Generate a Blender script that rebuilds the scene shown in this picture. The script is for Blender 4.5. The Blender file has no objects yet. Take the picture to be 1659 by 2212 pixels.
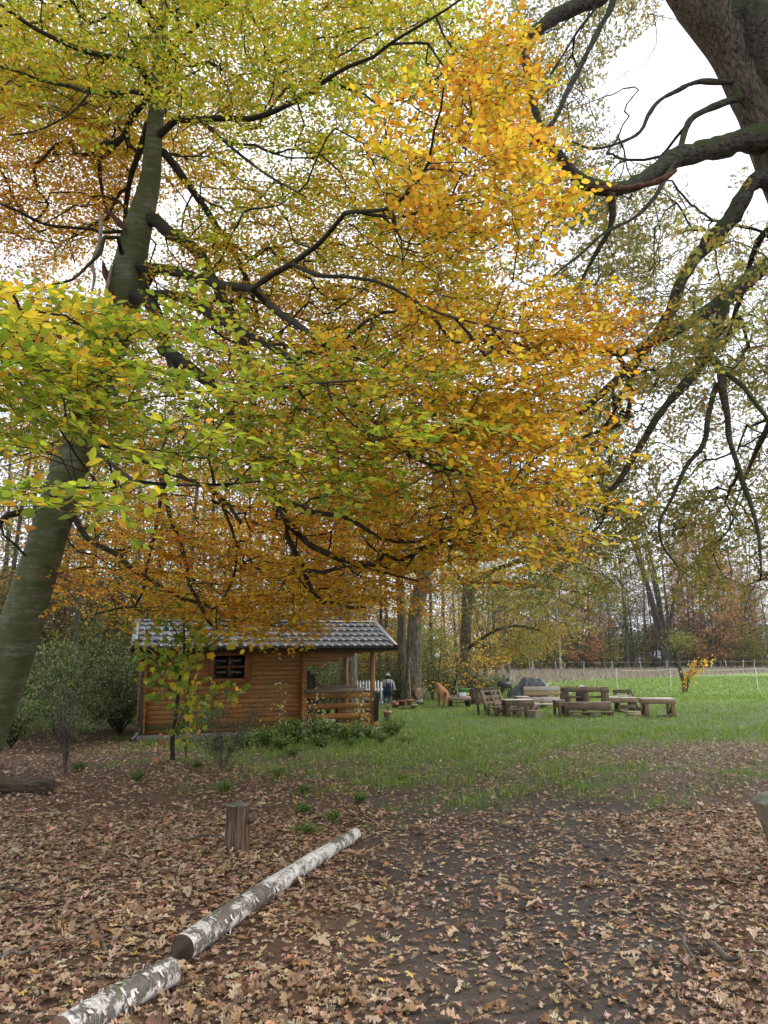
import bpy, math, random
import numpy as np
from mathutils import Vector, Matrix

# ------------------------------------------------------------------ camera, light, exposure
S = bpy.context.scene
COL = S.collection
rng = np.random.default_rng(11)
random.seed(11)
FPX, CXP, CYP = 1597.0, 829.5, 1106.0          # lens of the photograph, in pixels of a 1659 x 2212 picture
PITCH, ROLL, EYE = math.radians(11.3), math.radians(0.5), 1.6

cam_d = bpy.data.cameras.new('camera')
cam = bpy.data.objects.new('camera', cam_d)
COL.objects.link(cam)
cam_d.sensor_fit = 'VERTICAL'
cam_d.sensor_height = 24.0
cam_d.lens = 24.0 * FPX / 2212.0
cam_d.clip_start, cam_d.clip_end = 0.05, 3000.0
cam.matrix_world = Matrix.Translation((0, 0, EYE)) @ Matrix.Rotation(math.pi / 2 + PITCH, 4, 'X') @ Matrix.Rotation(-ROLL, 4, 'Z')
S.camera = cam

SUN_EL, SUN_AZ = math.radians(38), math.radians(75)      # azimuth clockwise from +Y (away from the viewer)
world = bpy.data.worlds.new('World')
S.world = world
world.use_nodes = True
wn, wl = world.node_tree.nodes, world.node_tree.links
wn.clear()
w_out = wn.new('ShaderNodeOutputWorld')
w_bg = wn.new('ShaderNodeBackground')
w_sky = wn.new('ShaderNodeTexSky')
w_sky.sky_type = 'NISHITA'
w_sky.sun_disc = False
w_sky.sun_elevation = SUN_EL
w_sky.sun_rotation = SUN_AZ
w_sky.dust_density = 2.0
# an even overcast deck over the sky: soft cloud texture of near white
w_co = wn.new('ShaderNodeTexCoord')
w_no = wn.new('ShaderNodeTexNoise')
w_no.inputs['Scale'].default_value = 2.2
w_no.inputs['Detail'].default_value = 5.0
w_rp = wn.new('ShaderNodeValToRGB')
w_rp.color_ramp.elements[0].position = 0.3
w_rp.color_ramp.elements[0].color = (6.4, 6.7, 7.6, 1)
w_rp.color_ramp.elements[1].position = 0.7
w_rp.color_ramp.elements[1].color = (8.9, 9.1, 9.5, 1)
w_mx = wn.new('ShaderNodeMix')
w_mx.data_type = 'RGBA'
w_mx.inputs[0].default_value = 0.88
wl.new(w_co.outputs['Generated'], w_no.inputs['Vector'])
wl.new(w_no.outputs['Fac'], w_rp.inputs['Fac'])
wl.new(w_sky.outputs['Color'], w_mx.inputs[6])
wl.new(w_rp.outputs['Color'], w_mx.inputs[7])
wl.new(w_mx.outputs[2], w_bg.inputs['Color'])
w_bg.inputs['Strength'].default_value = 0.11
wl.new(w_bg.outputs['Background'], w_out.inputs['Surface'])

sun_d = bpy.data.lights.new('sun', 'SUN')
sun_d.energy = 1.5
sun_d.angle = math.radians(40)
sun_d.color = (1.0, 0.95, 0.86)
sun = bpy.data.objects.new('sun', sun_d)
COL.objects.link(sun)
sun.rotation_euler = (math.pi / 2 - SUN_EL, 0, math.pi - SUN_AZ)

S.view_settings.view_transform = 'Standard'
S.view_settings.look = 'None'
S.view_settings.exposure = 0.95
S.view_settings.gamma = 1.0
S.view_settings.use_curve_mapping = False
S.render.engine = 'CYCLES'
S.cycles.max_bounces = 10
S.cycles.diffuse_bounces = 6
S.cycles.glossy_bounces = 3
S.cycles.transmission_bounces = 8
S.cycles.use_denoising = True
S.cycles.caustics_reflective = False
S.cycles.caustics_refractive = False
S.render.use_persistent_data = False

# ------------------------------------------------------------------ geometry helpers
_R = np.array([1.0, 0, 0]); _U = np.array([0, -math.sin(PITCH), math.cos(PITCH)]); _F = np.array([0, math.cos(PITCH), math.sin(PITCH)])
RV = _R * math.cos(ROLL) - _U * math.sin(ROLL)
UV = _U * math.cos(ROLL) + _R * math.sin(ROLL)

def at(u, v, Y):
    """point seen at (u, v) at the distance Y ahead"""
    d = RV * ((u - CXP) / FPX) + UV * (-(v - CYP) / FPX) + _F
    return np.array([0, 0, EYE]) + d * (Y / d[1])

def at_many(u, v, Y):
    u, v, Y = np.asarray(u, float), np.asarray(v, float), np.asarray(Y, float)
    d = RV[None] * ((u - CXP) / FPX)[:, None] - UV[None] * ((v - CYP) / FPX)[:, None] + _F[None]
    return np.array([0, 0, EYE]) + d * (Y / d[:, 1])[:, None]

def seen(P):
    d = np.atleast_2d(P) - np.array([0, 0, EYE])
    w = d @ _F
    w = np.where(np.abs(w) < 1e-3, 1e-3, w)
    return CXP + FPX * (d @ RV) / w, CYP - FPX * (d @ UV) / w, w

def on_ground(u, v):
    d = RV * ((u - CXP) / FPX) + UV * (-(v - CYP) / FPX) + _F
    return np.array([0, 0, EYE]) + d * (-EYE / d[2])

def nrm(a):
    a = np.asarray(a, float)
    return a / np.maximum(np.linalg.norm(a, axis=-1, keepdims=True), 1e-9)

def sno(x, y, s=1.0, ph=0.0):
    """smooth pseudo noise, about -1..1"""
    x = np.asarray(x, float) / s + ph; y = np.asarray(y, float) / s - ph * 1.7
    return (np.sin(1.7 * x + 0.9 * np.sin(1.3 * y + ph)) * np.cos(1.5 * y - 1.1 * np.sin(0.9 * x)) + 0.6 * np.sin(3.1 * x - 2.3 * y + 2 * np.sin(1.1 * x + ph))
            + 0.4 * np.sin(5.3 * y + 4.1 * x + 1.5 * np.cos(2.7 * y))) / 1.6

def sstep(a, b, x):
    t = np.clip((np.asarray(x, float) - a) / (b - a), 0, 1)
    return t * t * (3 - 2 * t)

# ------------------------------------------------------------------ object helpers
def tag(o, label=None, cat=None, group=None, kind=None):
    if label: o['label'] = label
    if cat: o['category'] = cat
    if group: o['group'] = group
    if kind: o['kind'] = kind
    return o

def link(o, parent=None):
    COL.objects.link(o)
    if parent is not None:
        o.parent = parent
    return o

def thing(name, label, cat, loc=(0, 0, 0), rz=0.0, group=None):
    o = bpy.data.objects.new(name, None)
    o.empty_display_size = 0.1
    COL.objects.link(o)
    o.location = tuple(float(c) for c in loc)
    o.rotation_euler = (0, 0, rz)
    return tag(o, label, cat, group)

def mesh_data(name, V, groups, mat=None, col=None, smooth=False):
    """groups: list of (n,k) index arrays"""
    me = bpy.data.meshes.new(name)
    V = np.ascontiguousarray(V, np.float32)
    groups = [np.asarray(g, np.int32) for g in groups if len(g)]
    me.vertices.add(len(V))
    me.vertices.foreach_set('co', V.ravel())
    nl = sum(g.size for g in groups); nf = sum(len(g) for g in groups)
    me.loops.add(nl); me.polygons.add(nf)
    me.loops.foreach_set('vertex_index', np.concatenate([g.ravel() for g in groups]))
    tot = np.concatenate([np.full(len(g), g.shape[1], np.int32) for g in groups])
    st = np.concatenate([[0], np.cumsum(tot)[:-1]]).astype(np.int32)
    me.polygons.foreach_set('loop_start', st)
    try:
        me.polygons.foreach_set('loop_total', tot)
    except Exception:
        pass
    if smooth:
        me.polygons.foreach_set('use_smooth', np.ones(nf, bool))
    if col is not None:
        c = np.ones((len(V), 4), np.float32)
        c[:, :3] = col
        a = me.color_attributes.new('Col', 'FLOAT_COLOR', 'POINT')
        a.data.foreach_set('color', c.ravel())
    if mat is not None:
        me.materials.append(mat)
    me.update(calc_edges=True)
    return me

def mobj(name, me, parent=None, M=None):
    o = bpy.data.objects.new(name, me)
    link(o, parent)
    if M is not None:
        o.matrix_local = M
    return o

def copy_tree(o, parent=None):
    c = o.copy()
    COL.objects.link(c)
    c.parent = parent
    for ch in o.children:
        copy_tree(ch, c)
    return c

def tube(pts, rad, k=6, cap=True):
    pts = np.asarray(pts, float); n = len(pts)
    rad = np.broadcast_to(np.asarray(rad, float), (n,))
    t = nrm(np.gradient(pts, axis=0))
    ref = np.array([0.0, 0, 1]) if abs(nrm(pts[-1] - pts[0])[2]) < 0.8 else np.array([1.0, 0, 0])
    a = nrm(np.cross(t, ref)); b = np.cross(a, t)
    th = np.arange(k) * 2 * math.pi / k
    V = pts[:, None] + rad[:, None, None] * (np.cos(th)[None, :, None] * a[:, None] + np.sin(th)[None, :, None] * b[:, None])
    V = V.reshape(-1, 3)
    i = np.arange(n - 1)[:, None] * k; j = np.arange(k)[None]; j2 = (j + 1) % k
    F = np.stack([i + j, i + j2, i + k + j2, i + k + j], -1).reshape(-1, 4)
    return V, F

def tubes(P, Rd, k=3):
    """many tubes with the same number of points: P (N,m,3), Rd (N,m)"""
    N, m, _ = P.shape
    t = nrm(np.gradient(P, axis=1))
    ax = nrm(P[:, -1] - P[:, 0])
    ref = np.where(np.abs(ax[:, 2:3]) < 0.8, np.array([[0, 0, 1.0]]), np.array([[1.0, 0, 0]]))[:, None]
    a = nrm(np.cross(t, np.broadcast_to(ref, t.shape))); b = np.cross(a, t)
    th = np.arange(k) * 2 * math.pi / k
    V = P[:, :, None] + Rd[:, :, None, None] * (np.cos(th)[None, None, :, None] * a[:, :, None] + np.sin(th)[None, None, :, None] * b[:, :, None])
    base = (np.arange(N) * m * k)[:, None, None]
    i = np.arange(m - 1)[None, :, None] * k; j = np.arange(k)[None, None]; j2 = (j + 1) % k
    F = np.stack(np.broadcast_arrays(base + i + j, base + i + j2, base + i + k + j2, base + i + k + j), -1).reshape(-1, 4)
    return V.reshape(-1, 3), F

class Acc:
    """collects pieces into one mesh"""
    def __init__(s):
        s.V = []; s.F = {}; s.C = []; s.n = 0
    def add(s, V, F, col=None):
        V = np.asarray(V, float).reshape(-1, 3)
        for f in (F if isinstance(F, list) else [F]):
            f = np.asarray(f)
            if len(f):
                s.F.setdefault(f.shape[1], []).append(f + s.n)
        s.V.append(V); s.n += len(V)
        s.C.append(np.broadcast_to(np.asarray(col if col is not None else (1, 1, 1), float), (len(V), 3)))
        return s
    def tube(s, pts, rad, k=6, col=None, cap=False):
        V, F = tube(pts, rad, k)
        s.add(V, F, col)
        if cap:
            n = len(V)
            s.add(V[:k], [np.arange(k)[::-1][None]], col); s.add(V[n - k:], [np.arange(k)[None]], col)
        return s
    def box(s, c, size, R=None, ch=0.0, col=None):
        V, F = chbox(*size, ch)
        if R is not None:
            V = V @ np.asarray(R, float).T
        return s.add(V + np.asarray(c, float), F, col)
    def lathe(s, prof, k=20, c=(0, 0, 0), col=None):
        prof = np.asarray(prof, float); n = len(prof)
        th = np.arange(k) * 2 * math.pi / k
        V = np.stack([prof[:, 0, None] * np.cos(th), prof[:, 0, None] * np.sin(th), np.repeat(prof[:, 1, None], k, 1)], -1).reshape(-1, 3) + np.asarray(c, float)
        i = np.arange(n - 1)[:, None] * k; j = np.arange(k)[None]; j2 = (j + 1) % k
        return s.add(V, np.stack([i + j, i + j2, i + k + j2, i + k + j], -1).reshape(-1, 4), col)
    def me(s, name, mat, smooth=False, useCol=False, off=None):
        V = np.concatenate(s.V)
        if off is not None:
            V = V - np.asarray(off, float)
        return mesh_data(name, V, [np.concatenate(g) for g in s.F.values()], mat, np.concatenate(s.C) if useCol else None, smooth)
    def obj(s, name, mat, parent=None, smooth=False, useCol=False, off=None, M=None):
        return mobj(name, s.me(name, mat, smooth, useCol, off), parent, M)

def chbox(L, W, T, ch=0.0):
    h = np.array([L, W, T]) / 2.0
    if ch <= 0:
        V = np.array([[sx, sy, sz] for sx in (-1, 1) for sy in (-1, 1) for sz in (-1, 1)]) * h
        F = np.array([[0, 1, 3, 2], [4, 6, 7, 5], [0, 4, 5, 1], [2, 3, 7, 6], [0, 2, 6, 4], [1, 5, 7, 3]])
        return V, [F]
    ch = min(ch, h.min() * 0.6)
    V = []; idx = {}
    for sx in (-1, 1):
        for sy in (-1, 1):
            for sz in (-1, 1):
                s = np.array([sx, sy, sz])
                for a in range(3):
                    p = s * (h - ch); p[a] = s[a] * h[a]
                    idx[(sx, sy, sz, a)] = len(V); V.append(p)
    V = np.array(V); Q = []; T3 = []
    def fix(f):
        p = V[f]; c = p.mean(0); n = np.cross(p[1] - p[0], p[2] - p[0])
        return f if np.dot(n, c) > 0 else f[::-1]
    for a in range(3):
        b, c = (a + 1) % 3, (a + 2) % 3
        for sa in (-1, 1):
            f = []
            for sb, sc in ((-1, -1), (1, -1), (1, 1), (-1, 1)):
                s = [0, 0, 0]; s[a] = sa; s[b] = sb; s[c] = sc
                f.append(idx[(*s, a)])
            Q.append(fix(f))
        for sb in (-1, 1):
            for sc in (-1, 1):
                f = []
                for sa, ax in ((-1, b), (1, b), (1, c), (-1, c)):
                    s = [0, 0, 0]; s[a] = sa; s[b] = sb; s[c] = sc
                    f.append(idx[(*s, ax)])
                Q.append(fix(f))
    for sx in (-1, 1):
        for sy in (-1, 1):
            for sz in (-1, 1):
                T3.append(fix([idx[(sx, sy, sz, a)] for a in range(3)]))
    return V, [np.array(Q), np.array(T3)]

_pl = {}
def plank(name, parent, p0, p1, W, T, mat, up=(0, 0, 1), ch=0.004, roll=0.0):
    """a board from p0 to p1 (axis), T thick along up, W wide across"""
    p0, p1 = np.asarray(p0, float), np.asarray(p1, float)
    L = np.linalg.norm(p1 - p0)
    key = (round(L, 3), round(W, 3), round(T, 3), ch, mat.name, name)
    me = _pl.get(key)
    if me is None:
        V, F = chbox(L, W, T, ch)
        me = _pl[key] = mesh_data(name, V, F, mat)
    x = (p1 - p0) / L
    z = np.asarray(up, float); z = nrm(z - x * np.dot(z, x)); y = np.cross(z, x)
    M = Matrix.Identity(4)
    for i in range(3):
        M[i][0], M[i][1], M[i][2], M[i][3] = x[i], y[i], z[i], (p0[i] + p1[i]) / 2
    if roll:
        M = M @ Matrix.Rotation(roll, 4, 'X')
    return mobj(name, me, parent, M)

# ------------------------------------------------------------------ materials
def new_mat(name):
    m = bpy.data.materials.new(name)
    m.use_nodes = True
    m.node_tree.nodes.clear()
    return m, m.node_tree.nodes, m.node_tree.links

def N(nodes, typ, **kw):
    n = nodes.new(typ)
    for k, v in kw.items():
        if k.startswith('i_'):
            n.inputs[k[2:].replace('_', ' ')].default_value = v
        else:
            setattr(n, k, v)
    return n

def ramp(nodes, stops):
    r = nodes.new('ShaderNodeValToRGB')
    e = r.color_ramp.elements
    while len(e) < len(stops):
        e.new(0.5)
    for el, (p, c) in zip(e, stops):
        el.position = p
        el.color = (*c, 1)
    return r

def mixc(nodes, links, fac, a, b, mode='MIX'):
    m = nodes.new('ShaderNodeMix')
    m.data_type = 'RGBA'; m.blend_type = mode
    for s, i in ((fac, 0), (a, 6), (b, 7)):
        if isinstance(s, (int, float)):
            m.inputs[i].default_value = s
        elif isinstance(s, tuple):
            m.inputs[i].default_value = (*s, 1)
        else:
            links.new(s, m.inputs[i])
    return m.outputs[2]

def finish(nodes, links, color, rough=0.7, bump=None, bstr=0.3, bdist=0.01, spec=0.3, metal=0.0):
    b = nodes.new('ShaderNodeBsdfPrincipled')
    o = nodes.new('ShaderNodeOutputMaterial')
    if isinstance(color, tuple):
        b.inputs['Base Color'].default_value = (*color, 1)
    else:
        links.new(color, b.inputs['Base Color'])
    if isinstance(rough, float):
        b.inputs['Roughness'].default_value = rough
    else:
        links.new(rough, b.inputs['Roughness'])
    b.inputs['Specular IOR Level'].default_value = spec
    b.inputs['Metallic'].default_value = metal
    if bump is not None:
        bp = nodes.new('ShaderNodeBump')
        bp.inputs['Strength'].default_value = bstr
        bp.inputs['Distance'].default_value = bdist
        links.new(bump, bp.inputs['Height'])
        links.new(bp.outputs['Normal'], b.inputs['Normal'])
    links.new(b.outputs['BSDF'], o.inputs['Surface'])
    return b

def grain_coords(nodes, links, scale):
    tc = N(nodes, 'ShaderNodeTexCoord'); oi = N(nodes, 'ShaderNodeObjectInfo')
    ad = N(nodes, 'ShaderNodeVectorMath', operation='ADD')
    mu = N(nodes, 'ShaderNodeMath', operation='MULTIPLY'); mu.inputs[1].default_value = 37.0
    links.new(oi.outputs['Random'], mu.inputs[0])
    links.new(tc.outputs['Object'], ad.inputs[0]); links.new(mu.outputs[0], ad.inputs[1])
    mp = N(nodes, 'ShaderNodeMapping'); mp.inputs['Scale'].default_value = scale
    links.new(ad.outputs[0], mp.inputs['Vector'])
    return mp.outputs['Vector'], ad.outputs[0], oi

def wood_mat(name, stops, rough=0.65, gscale=(1.6, 28, 28), spec=0.3, stain=None, stain_at=(0.5, 0.7), var=0.35, bstr=0.35, knots=True):
    m, n, l = new_mat(name)
    v, raw, oi = grain_coords(n, l, gscale)
    g = N(n, 'ShaderNodeTexNoise', i_Scale=1.0, i_Detail=6.0, i_Roughness=0.6, i_Distortion=0.6); l.new(v, g.inputs['Vector'])
    r = ramp(n, stops); l.new(g.outputs['Fac'], r.inputs['Fac'])
    c = r.outputs['Color']
    if knots:
        mk = N(n, 'ShaderNodeMapping'); mk.inputs['Scale'].default_value = (3.2, 9, 9); l.new(raw, mk.inputs['Vector'])
        vo = N(n, 'ShaderNodeTexVoronoi', i_Scale=1.0); l.new(mk.outputs['Vector'], vo.inputs['Vector'])
        kr = ramp(n, [(0.0, (1, 1, 1)), (0.16, (0, 0, 0))]); l.new(vo.outputs['Distance'], kr.inputs['Fac'])
        c = mixc(n, l, kr.outputs['Color'], c, tuple(x * 0.45 for x in stops[0][1]))
    if stain is not None:
        s = N(n, 'ShaderNodeTexNoise', i_Scale=4.0, i_Detail=5.0); l.new(raw, s.inputs['Vector'])
        sr = ramp(n, [(stain_at[0], (0, 0, 0)), (stain_at[1], (1, 1, 1))]); l.new(s.outputs['Fac'], sr.inputs['Fac'])
        c = mixc(n, l, sr.outputs['Color'], c, stain)
    hv = N(n, 'ShaderNodeHueSaturation')
    mr = N(n, 'ShaderNodeMapRange'); mr.inputs['To Min'].default_value = 1 - var; mr.inputs['To Max'].default_value = 1 + var * 0.7
    l.new(oi.outputs['Random'], mr.inputs['Value']); l.new(mr.outputs['Result'], hv.inputs['Value']); l.new(c, hv.inputs['Color'])
    finish(n, l, hv.outputs['Color'], rough, g.outputs['Fac'], bstr, 0.004, spec)
    return m

def leaf_mat(name, trans=0.45, rough=0.5, spec=0.35, tint=None):
    """leaf colour comes from each leaf's own colour; light passes through the blade"""
    m, n, l = new_mat(name)
    a = N(n, 'ShaderNodeAttribute', attribute_name='Col')
    c = a.outputs['Color']
    if tint is not None:
        c = mixc(n, l, 1.0, c, tint, 'MULTIPLY')
    b = N(n, 'ShaderNodeBsdfPrincipled', i_Roughness=rough); b.inputs['Specular IOR Level'].default_value = spec
    t = N(n, 'ShaderNodeBsdfTranslucent')
    l.new(c, b.inputs['Base Color']); l.new(c, t.inputs['Color'])
    mx = N(n, 'ShaderNodeMixShader'); mx.inputs['Fac'].default_value = trans
    o = N(n, 'ShaderNodeOutputMaterial')
    l.new(b.outputs['BSDF'], mx.inputs[1]); l.new(t.outputs['BSDF'], mx.inputs[2]); l.new(mx.outputs['Shader'], o.inputs['Surface'])
    return m

def plain_mat(name, c1, c2=None, scale=12.0, rough=0.6, spec=0.3, bstr=0.2, metal=0.0, detail=5.0, var=0.0, pos=(0.35, 0.65)):
    m, n, l = new_mat(name)
    v, raw, oi = grain_coords(n, l, (1, 1, 1))
    g = N(n, 'ShaderNodeTexNoise', i_Scale=scale, i_Detail=detail, i_Roughness=0.6); l.new(v, g.inputs['Vector'])
    r = ramp(n, [(pos[0], c1), (pos[1], c2 if c2 else tuple(x * 0.8 for x in c1))]); l.new(g.outputs['Fac'], r.inputs['Fac'])
    c = r.outputs['Color']
    if var:
        hv = N(n, 'ShaderNodeHueSaturation'); mr = N(n, 'ShaderNodeMapRange'); mr.inputs['To Min'].default_value = 1 - var; mr.inputs['To Max'].default_value = 1 + var
        l.new(oi.outputs['Random'], mr.inputs['Value']); l.new(mr.outputs['Result'], hv.inputs['Value']); l.new(c, hv.inputs['Color']); c = hv.outputs['Color']
    finish(n, l, c, rough, g.outputs['Fac'], bstr, 0.01, spec, metal)
    return m

def bark_mat(name, dark, light, moss=None, furrow=(18, 18, 3.0), mossiness=(0.35, 0.75), up=0.6, bstr=0.6, bdist=0.03, rough=0.85, big=1.5):
    m, n, l = new_mat(name)
    v, raw, oi = grain_coords(n, l, furrow)
    g = N(n, 'ShaderNodeTexNoise', i_Scale=1.0, i_Detail=7.0, i_Roughness=0.65, i_Distortion=0.8); l.new(v, g.inputs['Vector'])
    r = ramp(n, [(0.36, dark), (0.62, light)]); l.new(g.outputs['Fac'], r.inputs['Fac'])
    c = r.outputs['Color']
    if moss is not None:
        s = N(n, 'ShaderNodeTexNoise', i_Scale=big, i_Detail=6.0, i_Roughness=0.65); l.new(raw, s.inputs['Vector'])
        ge = N(n, 'ShaderNodeNewGeometry'); sx = N(n, 'ShaderNodeSeparateXYZ'); l.new(ge.outputs['Normal'], sx.inputs['Vector'])
        mm = N(n, 'ShaderNodeMath', operation='MULTIPLY_ADD'); mm.inputs[1].default_value = up * 0.35; l.new(sx.outputs['Z'], mm.inputs[0]); l.new(s.outputs['Fac'], mm.inputs[2])
        sr = ramp(n, [(mossiness[0], (0, 0, 0)), (mossiness[1], (1, 1, 1))]); l.new(mm.outputs[0], sr.inputs['Fac'])
        c = mixc(n, l, sr.outputs['Color'], c, moss)
    finish(n, l, c, rough, g.outputs['Fac'], bstr, bdist, 0.2)
    return m

M = {}
M['beech_leaf'] = leaf_mat('beech_leaf', 0.62, 0.45, 0.35)
M['oak_leaf'] = leaf_mat('oak_leaf', 0.5, 0.5, 0.3)
M['far_leaf'] = leaf_mat('far_leaf', 0.4, 0.7, 0.1)
M['bush_leaf'] = leaf_mat('bush_leaf', 0.3, 0.38, 0.5)
M['litter'] = leaf_mat('litter_leaf', 0.12, 0.5, 0.35)
M['grass'] = leaf_mat('grass_blade', 0.35, 0.5, 0.3)
M['beech_bark'] = bark_mat('beech_bark', (0.05, 0.055, 0.03), (0.21, 0.205, 0.145), moss=(0.072, 0.092, 0.028), furrow=(2.6, 2.6, 15), mossiness=(0.3, 0.6), up=0.1, bstr=0.6, bdist=0.02, big=3.2)
M['beech_twig'] = bark_mat('beech_twig', (0.02, 0.017, 0.012), (0.055, 0.045, 0.032), moss=(0.03, 0.04, 0.012), furrow=(12, 12, 12), mossiness=(0.5, 0.8), bstr=0.2)
M['oak_bark'] = bark_mat('oak_bark', (0.018, 0.015, 0.012), (0.25, 0.21, 0.165), moss=(0.07, 0.095, 0.03), furrow=(26, 26, 3.6), mossiness=(0.47, 0.68), up=0.5, bstr=1.0, bdist=0.06, big=2.6)
M['oak_limb'] = bark_mat('oak_limb', (0.012, 0.010, 0.008), (0.13, 0.112, 0.088), moss=(0.055, 0.075, 0.022), furrow=(9, 26, 26), mossiness=(0.44, 0.66), up=0.8, bstr=1.0, bdist=0.05, big=2.0)
M['oak_twig'] = bark_mat('oak_twig', (0.018, 0.015, 0.012), (0.06, 0.05, 0.04), furrow=(14, 14, 14), bstr=0.2)
M['far_bark'] = bark_mat('far_bark', (0.05, 0.042, 0.036), (0.13, 0.115, 0.1), moss=(0.06, 0.07, 0.03), furrow=(6, 6, 1.5), bstr=0.4)
M['birch_far_bark'] = bark_mat('birch_far_bark', (0.1, 0.09, 0.08), (0.5, 0.47, 0.43), furrow=(2.5, 2.5, 3.5), bstr=0.2)
# ------------------------------------------------------------------ leaves, sprays and branch networks
def leaf_templates():
    T = {}
    for nm, w, fold in (('beech', 0.31, 0.07), ('broad', 0.36, 0.05)):
        V = [(0, 0, 0), (1, 0, -0.03), (0.5, 0, -0.02)]
        pr = [(0.18, w * 0.62, fold * 0.6), (0.5, w, fold), (0.82, w * 0.58, fold * 0.5)]
        V += pr + [(x, -y, z) for x, y, z in pr]
        T[nm] = (np.array(V, float), [np.array([[0, 2, 1, 5, 4, 3], [0, 6, 7, 8, 1, 2]])])
    V = [(0, 0, 0), (0.28, 0.27, 0.05), (0.7, 0.27, 0.05), (1, 0, -0.03), (0.7, -0.27, 0.05), (0.28, -0.27, 0.05)]
    T['mid'] = (np.array(V, float), [np.array([[0, 3, 2, 1], [0, 5, 4, 3]])])
    V = [(0, 0, 0), (0.48, 0.3, 0.05), (1, 0, -0.03), (0.48, -0.3, 0.05)]
    T['simple'] = (np.array(V, float), [np.array([[0, 2, 1], [0, 3, 2]])])
    # lobed oak leaf, curled a little differently each time
    half = [(0.13, 0.05), (0.24, 0.17), (0.31, 0.16), (0.35, 0.08), (0.47, 0.27), (0.54, 0.26), (0.57, 0.11), (0.70, 0.27), (0.77, 0.25), (0.78, 0.12), (0.91, 0.17), (0.96, 0.1)]
    def curl(x, y, a, b, c):
        return a * y * y * 4 + b * (x - 0.5) ** 2 - b * 0.25 + c * abs(y) * math.sin(x * 11)
    for q, (a, b, c) in enumerate([(0.3, 0.5, 0.3), (0.9, 0.2, 0.2), (-0.5, -0.6, 0.3), (1.3, 0.7, -0.3), (0.2, -0.9, 0.4)]):
        V = [(0, 0, curl(0, 0, a, b, c)), (1, 0, curl(1, 0, a, b, c)), (0.55, 0, curl(.55, 0, a, b, c))]
        V += [(x, y, curl(x, y, a, b, c)) for x, y in half] + [(x, -y, curl(x, -y, a, b, -c * 0.6)) for x, y in half]
        h = len(half)
        f1 = [0, 2, 1] + [3 + h - 1 - i for i in range(h)]
        f2 = [0] + [3 + h + i for i in range(h)] + [1, 2]
        T['oak%d' % q] = (np.array(V, float), [np.array([f1, f2])])
    V = [(0, 0, 0.0), (0.3, 0.2, 0.1), (0.36, 0.08, 0.02), (0.62, 0.27, 0.12), (0.7, 0.1, 0.02), (1, 0, 0.05), (0.7, -0.1, 0.02), (0.62, -0.27, 0.1), (0.36, -0.08, 0.02), (0.3, -0.2, 0.1)]
    T['oaklow'] = (np.array(V, float), [np.array([[0, 2, 1], [0, 9, 8], [2, 4, 3], [8, 7, 6], [4, 6, 5]]), np.array([[0, 8, 6, 4]]), np.array([[0, 4, 2, 0]])[:0]])
    # maple leaf: five pointed lobes
    pol = [(0, 0), (-0.08, 0.22), (0.1, 0.52), (0.2, 0.36), (0.42, 0.55), (0.6, 0.42), (0.58, 0.2), (0.8, 0.18), (1.0, 0)]
    V = [(0.35, 0, -0.03)] + [(x, y, 0.06 * abs(y) - 0.15 * x * x) for x, y in pol] + [(x, -y, 0.06 * abs(y) - 0.15 * x * x) for x, y in pol[1:-1]]
    k = len(pol)
    f1 = [0] + [k - i for i in range(k)]
    f2 = [0, 1] + [k + 1 + i for i in range(k - 2)] + [k]
    T['maple'] = (np.array(V, float), [np.array([f1, f2])])
    return T
LT = leaf_templates()

def leaf_mesh(tpl, pos, d, n, size):
    V0, F0 = LT[tpl]
    d = nrm(d); s = nrm(np.cross(n, d)); n = np.cross(d, s)
    size = np.broadcast_to(np.asarray(size, float), (len(pos),))
    V = pos[:, None] + size[:, None, None] * (V0[None, :, 0:1] * d[:, None] + V0[None, :, 1:2] * s[:, None] + V0[None, :, 2:3] * n[:, None])
    off = (np.arange(len(pos)) * len(V0))[:, None, None]
    return V.reshape(-1, 3), [(off + f[None]).reshape(-1, f.shape[1]) for f in F0 if len(f)]

def add_leaves(acc, tpl, pos, d, n, size, col):
    if len(pos):
        V, F = leaf_mesh(tpl, pos, d, n, size)
        acc.add(V, F, np.repeat(col, len(LT[tpl][0]), 0))

def pal(colors, weights, n, jit=0.16):
    c = np.array(colors, float)[rng.choice(len(colors), n, p=np.array(weights, float) / sum(weights))]
    return np.clip(c * (1 + rng.normal(0, jit, (n, 1))) * (1 + rng.normal(0, jit * 0.4, (n, 3))), 0.004, 0.9)

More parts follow.
